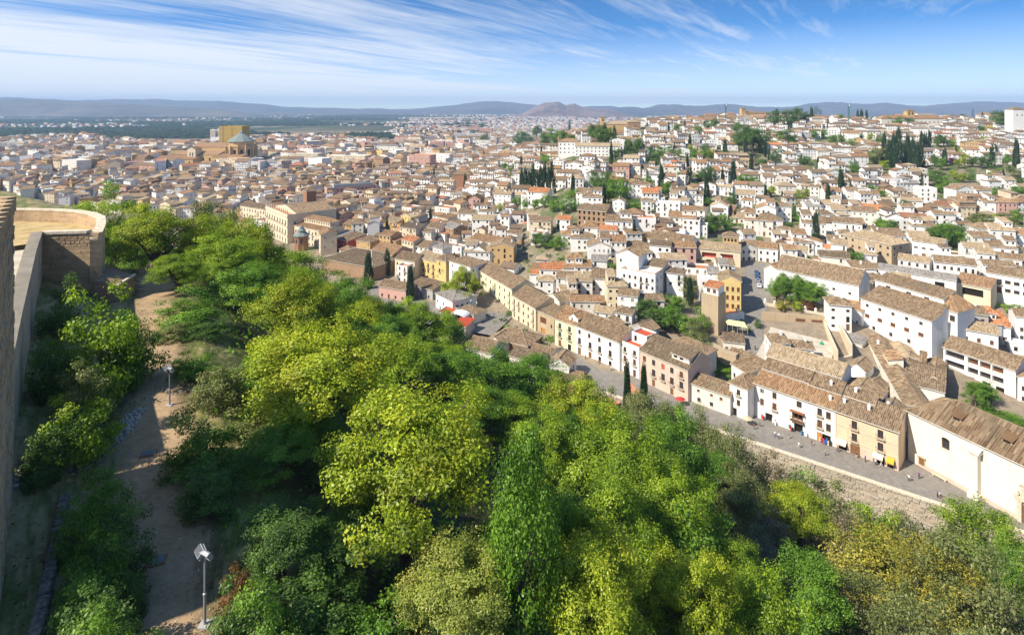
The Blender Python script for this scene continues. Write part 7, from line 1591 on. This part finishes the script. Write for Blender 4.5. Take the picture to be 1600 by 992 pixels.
# ------------------------------------------------------------------ excavation court behind the white shop row
def q2(px, py, dr_): v = P3(px, py, dr_); return (v.x, v.y)
e0, e1 = on_ground(1192, 535), on_ground(1300, 560); ribbon('excavation_floor', [e0, e1], [24, 20], .15, 'sand', 'pale sandy floor of the excavation court')
ew = empty('court_wall', (0, 0, 0), 0, 'stained tan plaster wall with brown doors above the excavation court', 'wall')
m = M(); A_, B_ = q2(1190, 497, 83), q2(1288, 505, 83); strip_wall(m, [A_, B_], Gz(80.6), Gz(88), .6); m.build('wall', 'sandstone', ew)
for t0, t1 in ((.55, .7), (.8, .97)):
    av, bv = Vector(A_), Vector(B_); p, q = av.lerp(bv, t0), av.lerp(bv, t1); d_ = (bv - av).normalized(); n_ = Vector((d_.y, -d_.x)) * .06
    m = M(); m.add([(p.x + n_.x, p.y + n_.y, Gz(84.3)), (q.x + n_.x, q.y + n_.y, Gz(84.3)), (q.x + n_.x, q.y + n_.y, Gz(82)), (p.x + n_.x, p.y + n_.y, Gz(82))], [(0, 1, 2, 3)]); m.build('door', 'shutter', ew)
rn = empty('ruin', (0, 0, 0), 0, 'roofless sand coloured ruin with broken stair walls in the excavation court', 'ruin')
m = M(); R0 = [q2(1287, 512, 84), q2(1310, 512, 84), q2(1332, 560, 86), q2(1306, 566, 86)]
for i, (zt_, zb_) in enumerate(((80.5, 88), (81, 88.5), (85, 88.5), (82, 88.5))):
    strip_wall(m, [R0[i], R0[(i + 1) % 4]], Gz(zt_), Gz(zb_), -.7)
m.build('wall', 'cream', rn)
m = M()
for k in range(6):
    a_ = Vector(R0[0]).lerp(Vector(R0[3]), k / 6 + .08); b_ = Vector(R0[1]).lerp(Vector(R0[2]), k / 6 + .08); m.bar((a_.x, a_.y, Gz(84.5 + k * .4)), (b_.x, b_.y, Gz(84.5 + k * .4)), .8, .7)
m.build('broken_step', 'sandstone', rn)
p = P3(1284, 547, 87); m = M(); m.lathe([(.9, 0), (1.0, 1.2), (.75, 2.0), (.3, 2.6), (.05, 3.0)], 7); o = m.build('covered_pile', 'net_green'); o.location = (p.x, p.y, Gz(86.7)); tag(o, 'pile under green netting in the excavation court', 'netting')
# courtyard wall with white posts before the nave
cp = empty('courtyard_fence', (0, 0, 0), 0, 'low courtyard wall with white posts before the nave', 'fence')
A_, B_ = Vector(q2(1196, 476, 82)), Vector(q2(1292, 494, 82)); m = M(); strip_wall(m, [tuple(A_), tuple(B_)], Gz(81.2), Gz(87), .5); m.build('wall', 'stone_trim', cp)
for k in range(7):
    p = A_.lerp(B_, k / 6); m = M(); m.box(-.38, .38, -.38, .38, 0, 1.5); m.lathe([(.5, 1.5), (.5, 1.62), (.35, 1.75), (.05, 2.1)], 8); o = m.build('post', 'white', cp); o.location = (p.x, p.y + .3, Gz(81.6))
# garden terrace walls on the slope between lane and rosy house
for k, (a_, b_, zt_, zb_, lab) in enumerate((((1085, 560), (1128, 548), 85, 92, 'curved earth coloured garden wall beside the rosy house'), ((1105, 540), (1150, 560), 84.5, 91, 'rubble stone bank above the earth coloured garden wall'))):
    m = M(); strip_wall(m, [q2(*a_, zt_ + 1), q2((a_[0] + b_[0]) / 2, (a_[1] + b_[1]) / 2 + 4, zt_ + 1), q2(*b_, zt_ + 1)], Gz(zt_), Gz(zb_ + 3), 2.5); tag(m.build('garden_wall', 'sandstone'), lab, 'wall')
# river terrace with planting by the slim cypresses
m = M(); m.add([(*q2(925, 612, 94), Gz(93.6)), (*q2(985, 600, 93.4), Gz(92.8)), (*q2(1002, 618, 93.4), Gz(92.8)), (*q2(950, 640, 94), Gz(93.6))], [(0, 3, 2, 1)]); tag(m.build('river_terrace', 'orangetile'), 'orange earth terrace above the river', kind='structure')
# ------------------------------------------------------------------ cars in the lane
def car(px, py, paint, label, rz):
    p = on_ground(px, py); o = empty('parked_car', (p.x, p.y, p.z + .14), rz, label, 'car', 'cars parked in the lane')
    m = M(); prof = [(-2.05, .35), (-2.1, .8), (-1.9, .95), (-1.3, 1.0), (-.75, 1.42), (.7, 1.45), (1.35, 1.02), (1.95, .9), (2.1, .65), (2.05, .35)]
    n_ = len(prof)
    for s, w_ in ((-1, .84), (1, .84)): m.add([(x, s * (w_ - (.14 if z > 1.1 else 0)), z) for x, z in prof], [tuple(range(n_)) if s < 0 else tuple(reversed(range(n_)))])
    for i in range(n_):
        (x0, z0), (x1, z1) = prof[i], prof[(i + 1) % n_]; k0, k1 = .84 - (.14 if z0 > 1.1 else 0), .84 - (.14 if z1 > 1.1 else 0); m.quad((x0, -k0, z0), (x0, k0, z0), (x1, k1, z1), (x1, -k1, z1))
    m.build('body', paint, o)
    m = M(); m.quad((-1.27, -.68, 1.03), (-1.27, .68, 1.03), (-.78, .62, 1.4), (-.78, -.62, 1.4)); m.quad((1.31, .68, 1.05), (1.31, -.68, 1.05), (.74, -.62, 1.43), (.74, .62, 1.43))
    for s in (-1, 1): m.quad((-1.05, s * .815, 1.06), (1.1, s * .815, 1.06), (.6, s * .73, 1.38), (-.65, s * .73, 1.38))
    m.build('window', 'glass', o)
    for x in (-1.3, 1.3):
        for s in (-1, 1): m = M(); m.tube([(0, -.1, 0), (0, .1, 0)], .33, 12); w_ = m.build('wheel', 'rubber', o); w_.location = (x, s * .78, .33); m = M(); m.tube([(0, -.115, 0), (0, .115, 0)], .18, 8); m.build('rim', 'steel', w_)
for px, py, pt, lab in ((1184, 441, 'car_silver', 'silver car parked lowest in the lane row'), (1182.5, 434, 'car_blue', 'blue car parked in the middle of the lane row'), (1182, 428, 'car_blue', 'dark blue car parked before the topmost in the lane'), (1186, 449, 'car_white', 'white car in the lane near the courtyard fence')): car(px, py, pt, lab, R(72))
# ------------------------------------------------------------------ square lamps
for px, py, lab in ((745, 497, 'slim street lamp beside the kiosk in the square'), (736, 493, 'second slim street lamp nearer the villa')):
    p = on_ground(px, py, 200); o = empty('street_lamp', p, 0, lab, 'street lamp'); m = M(); m.lathe([(.16, 0), (.1, .8), (.06, 1), (.05, 6)], 8); m.build('pole', 'iron', o); m = M(); m.lathe([(.1, 6), (.28, 6.4), (.22, 6.75), (.05, 6.95)], 8); m.build('lamp_head', 'lamp_glass', o)
# ------------------------------------------------------------------ people on the street
def human(pose, cloth):
    """one continuous figure grown along a skeleton"""
    st_, ar = pose
    V_ = [(0, 0, .95), (0, 0, 1.18), (0, 0, 1.40), (0, 0, 1.50), (0, .01, 1.63), (0, .01, 1.74), (.19, 0, 1.40), (.25, ar, 1.14), (.24, ar * 2 - .08, .90), (.24, ar * 2 - .11, .80), (-.19, 0, 1.40), (-.25, -ar, 1.14), (-.24, -ar * 2 - .08, .90), (-.24, -ar * 2 - .11, .80), (.10, 0, .90), (.11, st_ * .5 - .03, .50), (.11, st_, .08), (.11, st_ - .16, .04), (-.10, 0, .90), (-.11, -st_ * .5 - .03, .50), (-.11, -st_, .08), (-.11, -st_ - .16, .04)]
    E_ = [(0, 1), (1, 2), (2, 3), (3, 4), (4, 5), (2, 6), (6, 7), (7, 8), (8, 9), (2, 10), (10, 11), (11, 12), (12, 13), (0, 14), (14, 15), (15, 16), (16, 17), (0, 18), (18, 19), (19, 20), (20, 21)]
    rad = [.15, .14, .16, .065, .10, .085, .075, .052, .042, .035, .075, .052, .042, .035, .10, .07, .05, .04, .10, .07, .05, .04]
    me = bpy.data.meshes.new('person'); me.from_pydata(V_, E_, []); o = bpy.data.objects.new('person_source', me); col.objects.link(o)
    md = o.modifiers.new('skin', 'SKIN'); sd = o.modifiers.new('sub', 'SUBSURF'); sd.levels = 1; sd.render_levels = 1
    for i, s in enumerate(me.skin_vertices[0].data): s.radius = (rad[i], rad[i] * (.72 if i in (0, 1, 2) else 1)); s.use_root = i == 0
    dg = bpy.context.evaluated_depsgraph_get(); r_ = bpy.data.meshes.new_from_object(o.evaluated_get(dg)); bpy.data.objects.remove(o)
    for mt in ('cloth_white', 'cloth_black', 'skin', 'hair'): r_.materials.append(MATS[mt])
    for p in r_.polygons:
        c = p.center; p.use_smooth = True
        p.material_index = 3 if c.z > 1.66 or (c.z > 1.56 and c.y > .04) else 2 if c.z > 1.47 or (abs(c.x) > .19 and c.z < 1.08 and c.z > .7) else 0 if c.z > .93 else 1
    r_.name = 'person'; return r_
HM = [human((.16, .10), 0), human((.02, .05), 0), human((.24, -.14), 0)]
PEOPLE = [(1352, 722, 0, 'cloth_blue', 'cloth_black', 'person in a blue top walking by the peach house awning'), (1368, 727, 1, 'cloth_white', 'cloth_black', 'person in white standing at the yellow awning'), (1377, 729, 2, 'cloth_tan', 'cloth_white', 'person in tan walking toward the church alley'), (1397, 733, 0, 'cloth_white', 'cloth_tan', 'person in pale clothes alone beside the peach house corner'),
          (1465, 777, 1, 'cloth_blue', 'cloth_black', 'person in dark blue standing by the river wall below the church'), (1468.5, 779, 0, 'cloth_white', 'cloth_red', 'person in white and pink next to the dark blue one by the wall'), (1309, 706, 2, 'cloth_black', 'cloth_black', 'person in black leaning near the river wall coping'), (1314, 700, 0, 'cloth_red', 'cloth_white', 'person in red before the purple clothes stall'), (1211, 683, 0, 'cloth_white', 'cloth_blue', 'person in white crossing before the first shop'), (1217, 686, 1, 'cloth_white', 'cloth_black', 'person in white beside the crossing one'),
          (1178, 672, 1, 'cloth_red', 'cloth_black', 'person in red at the lane mouth'), (1187, 668, 2, 'cloth_teal', 'cloth_black', 'person in teal walking up from the lane mouth'), (1172, 655, 0, 'cloth_tan', 'cloth_blue', 'person in tan at the foot of the white lane house'), (1180, 548, 1, 'cloth_black', 'cloth_black', 'person in black climbing the shady lane'), (936, 570, 0, 'cloth_black', 'cloth_blue', 'person walking along the white merchant house'), (764, 497, 0, 'cloth_white', 'cloth_black', 'person in white in the shady square'), (772, 495, 1, 'cloth_blue', 'cloth_black', 'person in blue in the shady square'), (779, 492, 2, 'cloth_black', 'cloth_tan', 'person in dark top at the square edge'),
          (1232, 686, 1, 'cloth_blue', 'cloth_tan', 'person in blue before the teal clothes rack'), (1248, 700, 2, 'cloth_white', 'cloth_tan', 'person in white by the wall opposite the wooden balcony'), (1268, 697, 0, 'cloth_red', 'cloth_blue', 'person in red top and blue trousers mid street'), (1290, 712, 1, 'cloth_tan', 'cloth_black', 'person in tan by the wall before the orange door'), (1338, 716, 0, 'cloth_black', 'cloth_tan', 'person in black top before the brown double door'), (1420, 752, 2, 'cloth_white', 'cloth_black', 'person in white walking before the church corner'), (1436, 748, 1, 'cloth_purple', 'cloth_black', 'person in purple near the church notice case'), (1150, 648, 1, 'cloth_blue', 'cloth_black', 'person in blue under the low scored plaster house'), (915, 562, 1, 'cloth_red', 'cloth_black', 'person in red at the merchant house door'), (955, 580, 2, 'cloth_white', 'cloth_blue', 'person in white near the red terrace house')]
for px, py, k, top, leg, lab in PEOPLE:
    q = P3(px, py, 93.) if px > 1190 or px < 1000 and px > 900 else on_ground(px, py, 140)
    if px < 800: q = P3(px, py, 92.5)
    o = link('person', HM[k].copy(), None, (q.x, q.y, q.z + .07 if px > 1190 or 900 < px < 1000 else q.z + .14), fr.uniform(-3, 3)); o.data.materials[0] = MATS[top]; o.data.materials[1] = MATS[leg]; o.scale = (1.02,) * 3
    tag(o, lab, 'person', 'people on the street')
# cafe parasols and tables at the lane mouth
for px, py, mt, lab in ((1168, 665, 'cloth_tan', 'tan parasol at the lane mouth'), (1163, 612, 'cloth_red', 'small red parasol under the narrow lane house'), (1063, 634, 'cloth_red', 'red parasol on the terrace by the rosy house')):
    q = on_ground(px, py, 140); o = empty('parasol', q + Vector((0, 0, .1)), 0, lab, 'parasol'); m = M(); m.lathe([(.25, 0), (.25, .08), (.035, .1), (.03, 2.5)], 8); m.build('pole', 'steel', o); m = M(); m.lathe([(1.5, 2.0), (.75, 2.35), (.03, 2.6)], 8); m.build('canopy', mt, o)
